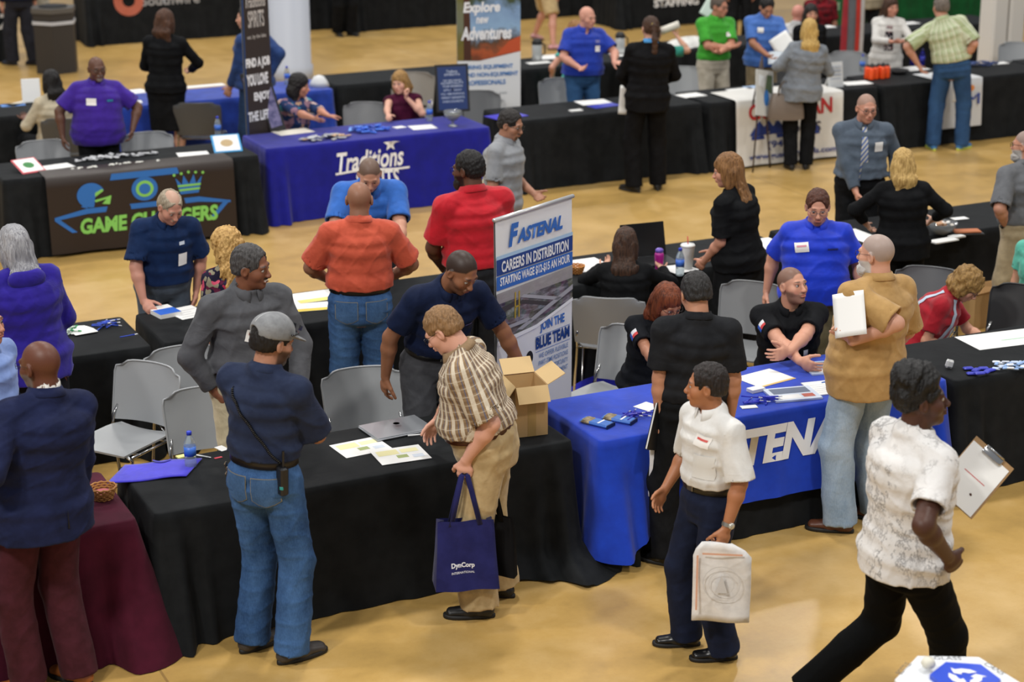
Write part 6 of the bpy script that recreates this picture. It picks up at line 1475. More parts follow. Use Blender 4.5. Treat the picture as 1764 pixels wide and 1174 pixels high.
# 7 navy suit man
ps = at(96, 1160)
p7 = person('bald man in navy blazer and burgundy trousers beside the maroon table', (ps.x, ps.y), h=1.83, f=-28, skin='5C3526', L=0, girth=1.07, feetp=((136, 1160), (50, 1176)), footyaw=(-15, -55), headp=('p', 84, 582, 0), hd=(-18, 6, 0),
    LA=dict(w=('p', -18, 806, .02), e=(-.7, -.9, -.3)), RA=dict(w=(.26, .12, .86)), top=dict(m=K('1C2344', '161C38', .75, .4, name='navy_wool'), k='jacket', sl=1.9, hem=-.17, loose=.030, fold=.006, flare=.12), bottom=dict(m=K('47202A', '3A1920', .8, .4), loose=1.1, hemw=1.2), shoes='9A5A2A', shoek='dress', hair=('none', '3A2A24'), beard=('short', '6E6660'), glasses='141414')
blob('shirt_collar', [Cone(p7['sp'](.53)[0], p7['sp'](.578, (0, .01, 0))[0], .071, .068), Cone(p7['sp'](.55)[0], p7['sp'](.61, (0, .01, 0))[0], .058, .058, k=.004, op='-')], .006, plain('E6E4E0', .6, name='white_collar'), p7['root'])
tr = tree_of(p7['shirt']); c, R = p7['sp'](-.06); decal('vent', tr, [(-.10, -.006, .006), (0, -.005, .005), (.09, -.001, .001)], c + np.array([.03, -.1, 0]), (1, 0, 0), (0, 0, 1), plain('0C0F1E', .8, name='vent_dark'), p7['shirt'], .004, .6, 2)
# 8 light blue shirt person at the left edge
q = atY(-34, 560, 9.95)
p8 = person('person in light blue shirt cut off by the left edge, hand held out', (q.x, 9.95), h=1.76, f=128, skin='B98068', L=0, LA=dict(w=('p', 4, 790, .25), e=('p', 34, 735, .1), c=25, f=('p', 26, 778, .3)), RA=dict(w=(.25, .3, 1.1)), top=dict(m=K('7F97CE', '7189C0', .75, .4), k='shirt', sl=1.72, hem=.122, loose=.026), bottom=dict(m=CHAR), hair=('short', '2A2220'))
# 9 navy polo man behind the front table
ps = atY(716, 650, 9.98)
p9 = person('man in navy polo leaning over the front table, reaching into the cardboard box', (ps.x, ps.y), h=1.84, f=158, skin='8A5C42', L=0, headp=('p', 794, 428, .36), hd=(-24, 38, 0), RA=dict(w=('p', 664, 648, .10), e=(1, -.5, .1), c=30), LA=dict(w=('p', 903, 640, .0), e=(-1, -.3, .5), c=30, f=('p', 915, 668, .05)),
    top=dict(m=K('141F3C', '101932', .7, .35), sl=.72, hem=.122, loose=.020, fold=.006, blouse=.022), bottom=dict(m=K('46474B', '3A3B3F', .8, .35), belt='101010', loose=1.1), shoes='101010', hair=('buzz', '1A1412'), gaze=(-10, 30), beard=('stubble', '3A2A20'))
badge(p9, (.10, .03), (.095, .065)); badge(p9, (-.11, .0), (.05, .012), col='2A48B8', name='chest_logo'); watch(p9, 1, 'B9B8B4', 'C8C8C4', .033)
# 10 smiling grey shirt man
ps = atY(452, 640, 10.05)
p10 = person('smiling man with moustache in grey long-sleeved shirt leaning on a chair', (ps.x, ps.y), h=1.83, f=152, skin='7C4E38', L=0, girth=1.1, belly=.03, headp=('p', 432, 420, .06), hd=(-38, 10, 4), smile=True, sw=1.1, RA=dict(w=('p', 372, 676, .12), e=(1.2, -.3, 0), c=60), LA=dict(w=('p', 515, 672, .10), e=('p', 538, 590, -.1), c=40),
    top=dict(m=K('55565A', '4A4B4F', .8, .5, name='grey_cotton'), k='shirt', sl=1.85, hem=.122, loose=.028, fold=.010, blouse=.02), bottom=dict(m=K('C2B596', 'AFA284', .85, .4), belt='6A4A2A', loose=1.1), shoes='2A2020', hair=('short', '4E4C4C', '2E2C2C'), beard=('mustache', '151010'), gaze=(-15, 0))
badge(p10, (.045, -.035), (.095, .07), mark='D09080', roll=-14); badge(p10, (-.11, .02), (.05, .012), col='3A50C0', name='chest_logo')
# 11 red-haired seated woman
q = atY(1150, 505, 10.15)
def flag(p, side=1):
    S, E_ = p['arms'][0 if side > 0 else 1][:2]; tr = tree_of(p['shirt']); ax = nrm(np.array(E_) - S); out = nrm(np.array([side * .55, .75, .1])); out = nrm(out - ax * (out @ ax)); u = np.cross(-ax, out)
    o_ = S + (E_ - S) * .50 + out * .06; w = .034
    u = -u if np.dot(np.cross(u, -ax), out) < 0 else u
    for nm, r_, c_ in (('flag_white', [(0.0, -w * .3, w), (w, -w * .3, w)], 'D8D8DC'), ('flag_red', [(-w * .75, -w * .3, w), (0, -w * .3, w)], 'C83A3A'), ('flag_blue', [(-w * .75, -w, -w * .3), (w, -w, -w * .3)], '2A58B8')): decal(nm, tr, r_, o_, u, -ax, plain(c_, .6, name='flag_ink'), p['root'], .004, .4, 3)
p11 = person('seated woman with long auburn hair and black polo with a flag patch, bending forward', (q.x - .05, 10.32), h=1.68, f=165, skin='A8745A', fem=True, L=0, sit=.54, headp=('p', 1150, 492, .18), hd=(-22, 30, 0), RA=dict(w=('w', *at(1150, 655, .80)), e=(1, .1, -.6), c=25, f=(-.9, .3, 0), t=(0, 0, 1)), LA=dict(w=('w', *at(1200, 662, .80)), e=(-1, 0, -.4)), top=dict(m=K('191B20', '131519', .8, .4), sl=.75, hem=.0, loose=.016), bottom=dict(m=BLK), hair=('long', '7E3E1E', '3E1C10', .24), glasses='2A2020')
flag(p11)
# 12 seated bearded man
p12 = person('seated bearded man in black polo looking up, forearms on the blue cloth', (atY(1362, 520, 10.15).x, 10.15), h=1.82, f=170, skin='C9937A', L=0, sit=.50, headp=('p', 1366, 460, .22), hd=(-34, -8, 0), RA=dict(w=('w', *at(1388, 634, .80)), e=(1, .2, -.5), c=30, f=('w', *at(1412, 640, .78)), t=(-.3, .3, .5)), LA=dict(w=('w', *at(1348, 622, .85)), e=(-1, .2, -.6), c=25, f=('w', *at(1322, 616, .86)), t=(0, 0, 1)),
    top=dict(m=K('191A1D', '131417', .8, .4), sl=.75, hem=.0, loose=.020, sw=.92), bottom=dict(m=BLK), hair=('fade', '4A3A32'), beard=('short', '7A5E50'), gaze=(-10, -15))
flag(p12); badge(p12, (-.09, -.10), (.03, .06), col='C8CCD6', name='name_tag')
# 13 blue polo standing
p13 = person('man with glasses in bright blue polo standing behind the seated bearded man', (atY(1412, 500, 10.45).x, 10.45), h=1.80, f=178, skin='C8917A', L=0, girth=1.2, belly=.07, headp=('p', 1410, 326, .0), hd=(-2, 16, 0), RA=dict(w=(.33, -.12, .86)), LA=dict(w=(-.33, .05, .88)), top=dict(m=K('1438C8', '1030B4', .6, .3), sl=.78, hem=-.03, loose=.024, fold=.007, sw=1.1), bottom=dict(m=K('6E664E', '5E5740', .85, .4), loose=1.1), hair=('short', '5A3426', '40241A'), beard=('goatee', '7A4A36'), glasses='5A5A5E', gaze=(5, 15))
badge(p13, (.10, .03), (.095, .065), mark='C88090', roll=8); badge(p13, (-.11, .02), (.07, .012), col='101C60', name='chest_logo')
# 14 curly woman in red
p14 = person('seated woman with curly dark blonde hair, red T-shirt and light overalls, looking down', (atY(1640, 500, 10.3).x, 10.45), h=1.62, f=100, skin='CC967C', fem=True, L=0, girth=1.12, sit=.46, headp=('p', 1668, 462, .0), hd=(4, 46, 0), RA=dict(w=('p', 1648, 608, .12), e=(.4, -1, -.4)), LA=dict(w=('p', 1712, 594, -.05), e=(-.6, -.3, -.6), c=35),
    top=dict(m=K('A81828', '941422', .8, .4), k='tee', sl=.72, hem=.0, loose=.020), bottom=dict(m=K('A4B8CC', '90A4BA', .85, .3)), hair=('curlybob', '9C7A44', '6A4E28'), glasses='4A3A36')
tr = tree_of(p14['shirt']); c, R = p14['sp'](.36)
for nm, off, yy in (('overall_strap', (.09, 0, 0), 1), ('overall_strap', (.09, 0, 0), -1)):
    n_ = R @ np.array([.35, yy, .3]); n_ = nrm(n_); v_ = R[:, 2] - n_ * (R[:, 2] @ n_); v_ = nrm(v_); u_ = np.cross(v_, n_); decal(nm, tr, [(-.18 + .03 * i, -.018, .018) for i in range(12)], c + R[:, 0] * .06 + n_ * .05, u_, v_, plain('B8C4D4', .8, name='denim_strap'), p14['root'], .006, .5, 3)
# 15 orange polo man
ps = (atY(620, 600, 11.38).x, 11.38)
p15 = person('man in orange polo and jeans with his back turned at the middle table', ps, h=1.86, f=-4, skin='8C624C', L=0, girth=1.10, belly=.02, headp=('p', 618, 310, 0), hd=(10, 8, 0), RA=dict(w=(.24, .26, 1.08), e=(1, -.5, -.3)), LA=dict(w=(-.20, .28, 1.08), e=(-1, -.5, -.3)),
    top=dict(m=K('C2533A', 'B04730', .75, .4), sl=.85, hem=.122, loose=.022, fold=.007, blouse=.03, sw=1.1), bottom=dict(m=JEA, belt='141210', loose=1.12, fold=.006), shoes='2A2420', hair=('bald_sides_flat', '4A3A32'), glasses='2A2020')
for cx in (-.10, .10): tan_pocket(p15, cx, -.02, .14, .14, denim('4A6C98', '2E4A70'))
# 16 person behind him
p16 = person('person in light blue polo leaning forward, mostly hidden behind the orange polo man', (atY(640, 520, 12.95).x, 12.95), h=1.80, f=178, skin='C9957C', L=1, girth=1.25, belly=.04, lean=(30, 0), hd=(0, 40, 0), RA=dict(w=('w', *at(562, 500, .80)), e=(1, -.2, .3)), LA=dict(w=('w', *at(690, 500, .80)), e=(-1, -.2, .3)), top=dict(m=K('2F68BE', '295CAA', .75, .4), sl=.85, hem=.08, loose=.024), bottom=dict(m=CHAR), hair=('buzz', '5A4A40'))
# 17 fishing shirt man
p17 = person('grey-haired man in dark blue shirt leaning one hand on the middle table', (atY(285, 500, 12.95).x, 12.95), h=1.80, f=168, skin='C48C78', L=1, girth=1.15, belly=.06, headp=('p', 292, 326, .22), hd=(-14, 34, 0), RA=dict(w=('w', *at(247, 518, .83)), e=(1, -.3, .1), c=20, f=('w', *at(262, 536, .77)), t=(-.6, .4, 0)), LA=dict(w=('p', 338, 500, .0), e=(-1, -.4, 0)), top=dict(m=K('142A50', '102244', .75, .4), k='shirt', sl=.85, hem=.06, loose=.028, fold=.007, sw=1.2), bottom=dict(m=K('4E5864', '424B56', .8, .4), belt='141414'), hair=('thin', 'A89C88', '8A7E6C'), beard=('mustache', '8A7A6A'), gaze=(0, 30))
badge(p17, (-.10, -.07), (.065, .085)); badge(p17, (-.09, .05), (.04, .02), col='B8C0CC', name='chest_logo')
# 18 blonde curly woman
p18 = person('woman with long wavy blonde hair and floral top standing at the middle table', (atY(388, 540, 11.45).x, 11.48), h=1.64, f=-12, skin='D0A088', fem=True, L=1, headp=('p', 388, 392, 0), hd=(-20, 24, 0), top=dict(m=floral('rose_floral', '1C1830', ['1C1830', 'A82A4A', 'C8506A', '2A2440', '8A8470', '5A1C38'], 26), k='tee', sl=.9, hem=-.1), bottom=dict(m=BLK), hair=('longcurly', 'D0A868', '94703A', .36))
# 19 red polo man
p19 = person('bearded man in red polo and black trousers behind the tall recruiting banner', (atY(800, 560, 11.5).x, 11.5), h=1.87, f=-22, skin='5A3828', L=0, girth=1.15, headp=('p', 806, 258, 0), hd=(-38, 6, 0), LA=dict(w=(-.16, .26, 1.06), e=(-1, -.6, -.2)), RA=dict(w=(.26, .2, .98)), top=dict(m=K('C01828', 'AC1422', .75, .4), sl=.80, hem=.08, loose=.020, fold=.007, blouse=.025), bottom=dict(m=K('26272A', '1E1F22', .8, .4), belt='101010'), shoes='141414', hair=('short', '0E0C0C', '1A1818'), beard=('full', '14100E'), glasses='1A1A1A')
# 20 grey polo man
p20 = person('man with glasses and goatee in light grey polo holding a cream envelope', (atY(880, 420, 13.7).x, 13.7), h=1.76, f=112, skin='A87860', L=1, girth=1.05, headp=('p', 880, 188, 0), hd=(6, 18, 0), RA=dict(w=(.22, .12, .88)), LA=dict(w=(-.12, .24, 1.0)), top=dict(m=K('8F9296', '82858A', .8, .4), sl=.85, hem=-.05, loose=.022), bottom=dict(m=K('8F9298', '7E8188', .8, .4)), shoes='18181A', hair=('short', '2A2624', '1A1616'), beard=('goatee', '2A1E18'), glasses='1C1C1C')
# 21 purple hoodie woman
p21 = person('woman with long grey hair and purple hoodie from behind at the left edge', (atY(22, 560, 11.3).x, 11.3), h=1.74, f=-22, skin='CFA38F', fem=True, girth=1.2, L=1, headp=('p', 20, 388, 0), hd=(-8, 14, 0), RA=dict(w=(.22, .20, 1.0)), top=dict(m=K('2A1C8C', '22167A', .85, .4, name='purple_fleece'), k='hoodie', sl=1.9, hem=-.12, loose=.034, fold=.008), bottom=dict(m=floral('dark_floral', '15151C', ['15151C', '15151C', '6A3A2A', '1C2A4A'], 18), k='dress', len=.50), hair=('straight', 'A8A8AC', '6E6E74', .34))
blob('hood', [Ell(p21['sp'](.50, (0, -.09, 0))[0], (.12, .06, .07), k=.03), Ell(p21['sp'](.53, (0, -.06, .03))[0], (.07, .05, .05), k=.02, op='-')], .009, K('2A1C8C', '22167A', .85, .4, name='purple_fleece'), p21['shirt'])
# 22 seated woman in blazer
p22 = person('seated woman in black blazer with long dark brown hair, back turned', (atY(1082, 470, 11.6).x, 11.55), h=1.62, f=6, skin='C09078', fem=True, L=0, sit=.46, headp=('p', 1078, 394, -.05), hd=(-4, 14, 0), RA=dict(w=(.22, .38, .82)), LA=dict(w=(-.22, .38, .82)), top=dict(m=BLK, k='jacket', sl=1.9, hem=-.05, loose=.022), bottom=dict(m=BLK), hair=('straight', '4E3424', '241812', .36))
# 23 black dress woman
p23 = person('woman in long black dress with wavy light brown hair, looking left', (atY(1262, 500, 11.42).x, 11.42), h=1.74, f=-62, skin='C68E76', fem=True, L=0, girth=1.12, headp=('p', 1254, 264, 0), hd=(-22, 14, 0), LA=dict(w=(-.15, .20, .90), e=(-.5, -1, -.4)), RA=dict(w=(.08, .24, .92), e=(.6, -.6, -.4)), top=dict(m=BLK, k='tee', sl=.85, hem=-.06, loose=.022, fold=.006), bottom=dict(m=BLK, k='dress', len=.72, flare=1.15), shoes='141414', shoek='heel', hair=('long', '946A3E', '5C3E22', .46))
# 24 tie man
p24 = person('bald man with glasses in grey shirt and striped blue tie', (atY(1488, 330, 12.95).x, 12.95), h=1.84, f=172, skin='C38C76', L=1, girth=1.15, belly=.04, headp=('p', 1494, 160, .05), hd=(-12, 12, 0), RA=dict(w=('p', 1478, 346, .25), e=(1, -.3, -.2), c=60), LA=dict(w=(-.28, .12, .98)), top=dict(m=K('55606E', '4A5562', .75, .45), k='shirt', sl=1.88, hem=.08, loose=.026, fold=.007), bottom=dict(m=BLK, belt='101010'), hair=('fade', '8A7468'), glasses='1A1A1A', gaze=(0, 10))
tr = tree_of(p24['shirt']); c, R = p24['sp'](.30); decal('tie', tr, [(-.26, -.004, .004), (-.22, -.040, .040), (-.05, -.032, .032), (.1, -.026, .026), (.19, -.018, .018), (.20, -.026, .026), (.245, -.022, .022)], c + np.array([0, .14, 0]), (-1, 0, 0), (0, .15, 1), stripes('striped_tie', '3A5A9E', 'A8A490', 'C8CCD6', 22), p24['root'], .007, .6, 3)
badge(p24, (-.12, -.0), (.07, .08), roll=0)
# 25 blonde in black
p25 = person('blonde woman in black top with her back turned beside the snack bowl', (atY(1560, 420, 11.42).x, 11.45), h=1.67, f=-6, skin='D6A890', fem=True, L=1, girth=1.12, headp=('p', 1556, 258, 0), hd=(-10, 12, 0), RA=dict(w=(.24, .20, .98), e=(1, -.5, -.2)), LA=dict(w=(-.26, .12, .95), e=(-1, -.4, 0)), top=dict(m=BLK, k='tee', sl=1.7, hem=-.12, loose=.026), bottom=dict(m=BLK), hair=('straight', 'D2B06E', '9A7A44', .22))
# 26 edge man
p26 = person('man in grey shirt and khakis at the right edge, hand in pocket', (atY(1756, 500, 11.05).x, 11.05), h=1.84, f=-32, skin='C08A72', L=1, girth=1.2, belly=.05, feetp=((1775, 570), (1735, 580)), headp=('p', 1768, 222, 0), hd=(-38, 4, 0), LA=dict(w=('p', 1732, 388, .1), e=('p', 1722, 330, .3), c=50), top=dict(m=K('6A6C70', '5E6064', .8, .45), k='shirt', sl=.95, hem=.06, loose=.026), bottom=dict(m=K('A8987A', '94856A', .85, .4), belt='18140F', loose=1.25), hair=('fade', '7A7674'), beard=('full', 'B4B0AC'), glasses='3A2A26')
watch(p26, 1, '151515', '202020', .034)
# 27 teal seated at edge
p27 = person('person in turquoise top seated at the right edge, mostly out of frame', (atY(1790, 520, 10.5).x, 10.5), h=1.66, f=200, skin='C8957C', fem=True, L=1, sit=.5, top=dict(m=K('5EB8A4', '50A694', .8, .4), sl=.6, hem=0), bottom=dict(m=BLK), hair=('bob', '4A3426'))

# far tables
def far(lab, px, py, Y, f, **kw):
    sit = kw.get('sit'); q = atY(px, py + (60 if sit is None else 30), Y)
    kw.setdefault('headp', ('p', px, py, 0)); kw.setdefault('L', 1)
    return person(lab, (q.x, Y), f=f, **kw)
PUR = K('3C1E90', '34197E', .75, .4)
f1 = far('bald man in purple polo resting both hands on chair backs', 165, 96, 18.75, 172, h=1.84, skin='5E3E30', girth=1.2, belly=.08, hd=(-10, 8, 0), RA=dict(w=('p', 108, 236, .1), e=(1, -.3, .1)), LA=dict(w=('p', 228, 224, .1), e=(-1, -.3, .1)), top=dict(m=PUR, sl=.82, hem=-.08, loose=.028, sw=1.2), bottom=dict(m=BLK), hair=('bald_sides_flat', '2A2220'), beard=('goatee', '8A8480'), glasses='1A1A1A')
badge(f1, (.08, -.0), (.09, .065)); badge(f1, (-.10, .01), (.06, .02), col='1E7A98', name='chest_logo')
c, R = f1['sp'](.36); mb = MB(); mb.tube([f1['sp'](.50, (sd_ * .06, .07, 0))[0] if z_ > 0 else f1['sp'](.17, (0, .17, 0))[0] for sd_, z_ in ((-1, 1), (0, 0), (1, 1))], .004, 6); mb.build('lanyard', plain('A82838', .6, name='lanyard_red'), f1['root']); mb = MB(); mb.box(Vector(f1['sp'](.14, (0, .19, 0))[0]), (.035, .015, .07), None, .004); mb.build('key_bunch', plain('8A9080', .3, .6, name='key_metal2'), f1['root'])
far('seated woman in beige top with dark hair, back turned, far left', 86, 122, 19.6, -28, h=1.70, fem=True, girth=1.15, sit=.50, skin='6A4434', hd=(0, 6, 0), LA=dict(w=(-.2, .3, .75)), top=dict(m=K('BDB29A', 'A89E88', .85, .4), k='tee', sl=1.3, hem=-.06, loose=.026), bottom=dict(m=BLK), hair=('long', '171414', '0A0808', .20))
far('woman in black skirt suit standing with her back turned at the blue back table', 284, 16, 20.0, 8, h=1.76, fem=True, skin='D2A590', hd=(22, 6, 0), RA=dict(w=(.24, .30, 1.12), e=(1, -.4, -.5), c=50), LA=dict(w=(-.05, .26, 1.1), e=(-1, -.4, -.5)), top=dict(m=BLK, k='jacket', sl=1.9, hem=-.04, loose=.016), bottom=dict(m=BLK, k='skirt', len=.42, flare=.95), shoes='141414', shoek='heel', hair=('long', '5A3A28', '2C1C14', .18))
far('man in dark blue shirt partly hidden behind the tall spirits banner', 424, 8, 19.6, -62, h=1.78, skin='C9967E', girth=1.1, hd=(-16, 6, 0), LA=dict(w=(-.12, .24, .98)), RA=dict(w=('p', 462, 132, .0), e=('p', 484, 88, 0)), top=dict(m=K('2A4478', '223868', .75, .4), k='shirt', sl=1.85, hem=-.02, loose=.024), bottom=dict(m=DJE), hair=('short', '1A1614'))
f5 = far('seated dark-haired woman in blue floral blouse gesturing over the deep blue table', 515, 128, 19.0, 142, h=1.68, fem=True, sit=.50, girth=1.08, skin='C0866E', hd=(-44, 14, 0), RA=dict(w=('w', *at(556, 210, .86)), e=(1, 0, -.5), c=15), LA=dict(w=('w', *at(582, 208, .86)), e=(-1, 0, -.5), c=15, f=('p', 600, 200, .3)), top=dict(m=floral('blue_floral', '22365E', ['22365E', '8A6A7A', '22365E', '3A8AA0', 'B8947A', '2A3A6A', 'C0A8A0'], 14), k='tee', sl=1.1, hem=-.02, vneck=.06), bottom=dict(m=BLK), hair=('bob', '120F10', '221E1E'))
badge(f5, (-.10, .02), (.06, .05), yo=0)
f6 = far('seated blonde woman in maroon sleeveless top, hand at her chin', 690, 124, 18.9, 172, h=1.64, fem=True, sit=.44, skin='D8A48E', hd=(34, 8, 6), LA=dict(w=('p', 700, 168, .16), e=(-1, .2, -1), c=55, f=(.2, 0, 1), t=(0, .6, 0)), RA=dict(w=('w', *at(668, 204, .80)), e=(1, 0, -.5)), top=dict(m=K('4A1230', '3C0E26', .8, .4), k='tee', sl=.15, hem=-.02), bottom=dict(m=BLK), hair=('long', 'B08850', '7A5A30', .12))
f7 = far('bald man in royal blue polo and jeans talking with spread hands', 1012, 10, 18.9, 158, h=1.84, skin='CC9480', girth=1.15, belly=.05, hd=(-24, 10, 0), RA=dict(w=('p', 1000, 118, .32), e=(1, -.3, -.4), c=20, f=('p', 1020, 116, .5)), LA=dict(w=('p', 1058, 108, .28), e=(-1, -.3, -.4), c=20, f=('p', 1075, 108, .4)), top=dict(m=K('1A3AA8', '153094', .7, .4), sl=.80, hem=.02, loose=.024, vneck=.05, sw=1.1), bottom=dict(m=denim('3A6290', '28486E')), hair=('bald_sides_flat', '8A7468'))
badge(f7, (-.10, -.03), (.065, .065)); badge(f7, (-.10, .05), (.06, .03), col='6A6AA0', name='chest_logo')
f8 = far('person in black suit with a long brown ponytail, back turned', 1124, 27, 17.15, -8, h=1.80, skin='C49480', hd=(-8, 6, 0), feetp=((1133, 318), (1092, 322)), footyaw=(10, -40), RA=dict(w=(.12, .26, 1.10), e=(1, -.4, -.4)), LA=dict(w=(-.14, .26, 1.05), e=(-1, -.4, -.4)), top=dict(m=K('141416', '0E0E10', .75, .35), k='jacket', sl=1.9, hem=-.17, loose=.026, cm=plain('3A8AC8', .6, name='blue_collar')), bottom=dict(m=K('141416', '0E0E10', .75, .35), loose=1.15), shoes='0C0C0C', hair=('pony', '4A3020', '2A1A12'))
mb = MB(); mb.tube([f8['H'](.026 * math.cos(a), -.118, .026 + .026 * math.sin(a)) for a in np.linspace(0, 2 * PI, 13)], .007, 6); mb.build('hair_tie', plain('C8B030', .6, name='yellow_band'), f8['root'], True)
f9 = far('seated person in teal top behind the ponytail suit, holding a roll of paper', 1128, 56, 20.0, 20, h=1.66, fem=True, sit=.50, skin='C8957C', girth=1.1, RA=dict(w=('p', 1166, 62, -.1), e=(1, 0, -.5)), top=dict(m=K('3A9A88', '308676', .8, .4), k='tee', sl=.8, hem=-.02), bottom=dict(m=CHAR), hair=('short', '3A2A20'), headp=('p', 1128, 42, 0))
f10 = far('seated blonde child-sized person in turquoise leaning on the table behind the bald man', 990, 36, 19.7, -35, h=1.66, fem=True, sit=.62, skin='D29A84', LA=dict(w=('p', 952, 132, .0), e=(-1, -.6, 0)), top=dict(m=K('38A8A0', '2E948C', .8, .4), k='tee', sl=.5, hem=-.02), bottom=dict(m=K('38A8A0', None, .8, .4)), hair=('long', 'A87A48', '7A5430', .2))
g1 = person('person in khaki shorts and pink shoes walking behind, seen from the waist down', (at(940, 84).x, at(940, 84).y), h=1.76, f=60, skin='C08A76', L=2, feetp=((953, 80), (922, 66)), lift=(0, .04), top=dict(m=K('8A8478', None, .85, .3), sl=.7, hem=.0), bottom=dict(m=K('BCA67C', 'A8926A', .85, .4), k='shorts', loose=1.2), shoes='C8969A', hair=('short', '3A2A20'))
g2 = person('person in navy top and dark trousers at the far left, seen from the waist down', (at(42, 108).x, at(42, 108).y), h=1.80, f=-10, skin='C08A76', L=2, feetp=((60, 106), (22, 106)), footyaw=(-30, -40), top=dict(m=K('1A2036', None, .85, .3), sl=1.8, hem=.0), bottom=dict(m=K('2A2B33', '222329', .85, .4), loose=1.3), shoes='2A3040', hair=('short', '2A2220'))
g3 = person('person in black trousers standing by the far black table', (at(592, 56).x, at(592, 56).y), h=1.76, f=150, skin='C08A76', L=2, feetp=((582, 56), (604, 56)), top=dict(m=K('16161A', None, .85, .3), sl=1.8, hem=.0), bottom=dict(m=BLK, loose=1.3), shoes='101010', hair=('short', '2A2220'))
g4 = far('man in lime green polo with folded arms', 1240, -8, 18.9, 150, h=1.80, skin='B98068', girth=1.1, hd=(-24, 10, 0), RA=dict(w=(-.06, .26, 1.14), e=(1, 0, -.5), f=(-.9, .1, .1)), LA=dict(w=(.08, .29, 1.1), e=(-1, 0, -.5), f=(.9, 0, .1)), top=dict(m=K('3EA02E', '369026', .75, .4), sl=.85, hem=.05, loose=.026), bottom=dict(m=K('B8B0A0', 'A49C8C', .85, .4), belt='141414'), hair=('short', '5A5048'), glasses='2A2A2A')
badge(g4, (-.08, .0), (.04, .05), roll=20)
g5 = far('man in pale blue polo holding a sheet of paper, looking down', 1322, -6, 18.9, 168, h=1.80, skin='B07A60', hd=(-6, 34, 0), RA=dict(w=('p', 1322, 95, .3), e=(1, -.3, -.5), c=35), LA=dict(w=('p', 1350, 100, .3), e=(-1, -.3, -.5), c=35), top=dict(m=K('4A74C0', '4068B0', .75, .4), sl=.85, hem=-.06, loose=.024), bottom=dict(m=K('8E7E62', '7C6E54', .85, .4)), hair=('short', '171414'))
badge(g5, (.07, .02), (.07, .06))
g6 = far('bald seated man in white shirt and dark vest beside the pale blue polo man', 1376, 8, 19.8, 10, h=1.72, sit=.5, skin='C8897A', hd=(20, 10, 0), top=dict(m=K('C8C8C8', None, .8, .4), k='shirt', sl=1.5, hem=-.02), bottom=dict(m=BLK), hair=('bald_sides_flat', '8A7A70'))
g7 = far('seated dark-haired woman in black, face just visible behind the blonde woman in grey', 1398, 8, 20.35, 165, h=1.70, fem=True, sit=.56, skin='C08A70', top=dict(m=BLK, k='tee', sl=1.5, hem=-.02), bottom=dict(m=BLK), hair=('long', '1A1412', None, .2))
g8 = far('blonde woman in grey sweater and black trousers with a large taupe handbag', 1400, 32, 17.2, -6, h=1.72, fem=True, girth=1.05, skin='D8AA94', hd=(-4, 6, 0), feetp=((1388, 283), (1362, 284)), LA=dict(w=('p', 1362, 118, -.05), e=(-1, -.7, -.6), c=50), RA=dict(w=(.2, .28, 1.1)), top=dict(m=K('7C828A', '6E747C', .9, .5), k='tee', sl=1.85, hem=-.16, loose=.034, fold=.008), bottom=dict(m=BLK, loose=1.1), shoes='101010', shoek='heel', hair=('straight', 'D0AE68', 'A07E44', .30))
g9 = far('woman in white cardigan over floral dress with clasped hands', 1536, -6, 18.9, 172, h=1.74, fem=True, skin='C48A74', hd=(-22, 8, 0), RA=dict(w=('p', 1538, 72, .3), e=(1, -.2, -.6), c=50), LA=dict(w=('p', 1552, 72, .3), e=(-1, -.2, -.6), c=50), top=dict(m=K('D0CECA', 'C2C0BC', .85, .4), k='tee', sl=1.8, hem=-.14, loose=.028), bottom=dict(m=floral('dark_floral2', '17161C', ['17161C', 'B8A0A0', '17161C', '8A3A4A', 'C8C0C0', '17161C'], 20), k='dress', len=.5), hair=('long', '4A3020', '2E1C12', .26))
tr = tree_of(g9['shirt']); c, R = g9['sp'](.15); decal('dress_front', tr, [(-.28, -.05, .05), (0, -.055, .055), (.15, -.05, .05), (.27, -.035, .035)], c + np.array([0, .14, 0]), (-1, 0, 0), (0, .0, 1), floral('dark_floral3', '17161C', ['17161C', 'B8A0A0', '17161C', '8A3A4A', 'C8C0C0', '17161C'], 30), g9['root'], .008, .6, 4)
g10 = far('man in pale green plaid shirt and blue jeans with his back turned', 1612, -8, 17.15, 2, h=1.84, skin='C4907A', girth=1.1, hd=(-24, 6, 0), feetp=((1656, 250), (1607, 250)), footyaw=(30, -20), headp=('p', 1612, -8, 0), RA=dict(w=('p', 1658, 106, .0), e=(1, -.5, 0), c=60), LA=dict(w=('p', 1582, 112, .05), e=(-1, -.5, 0)), top=dict(m=plaid('green_plaid', 'A8B48C', '93A078', 'C8CCB4', 'D0D4C4', 16.0), k='shirt', sl=.92, hem=.07, loose=.028, fold=.007, blouse=.03, pat=True, sw=1.2), bottom=dict(m=denim('34557E', '243E60'), belt='18140F', loose=1.08), shoes='3A7AB8', shoek='sneaker', hair=('short', '7A7068', '5A524C'))
g11 = person('person in black and red top seated far behind the blonde woman in grey', (atY(1412, 40, 22.5).x, 22.5), f=175, h=1.66, L=2, sit=.50, skin='B98068', top=dict(m=K('241A1C', '8A1E28', .8, .4), sl=.8, hem=0), bottom=dict(m=BLK), hair=('short', '1A1412'))
g12 = person('person in magenta top standing far behind the lime green polo man', (atY(1274, 30, 24.8).x, 24.8), f=175, h=1.70, L=2, fem=True, skin='B98068', top=dict(m=K('6A1840', '561236', .8, .4), sl=.9, hem=-.05), bottom=dict(m=BLK), hair=('long', '1A1412'))
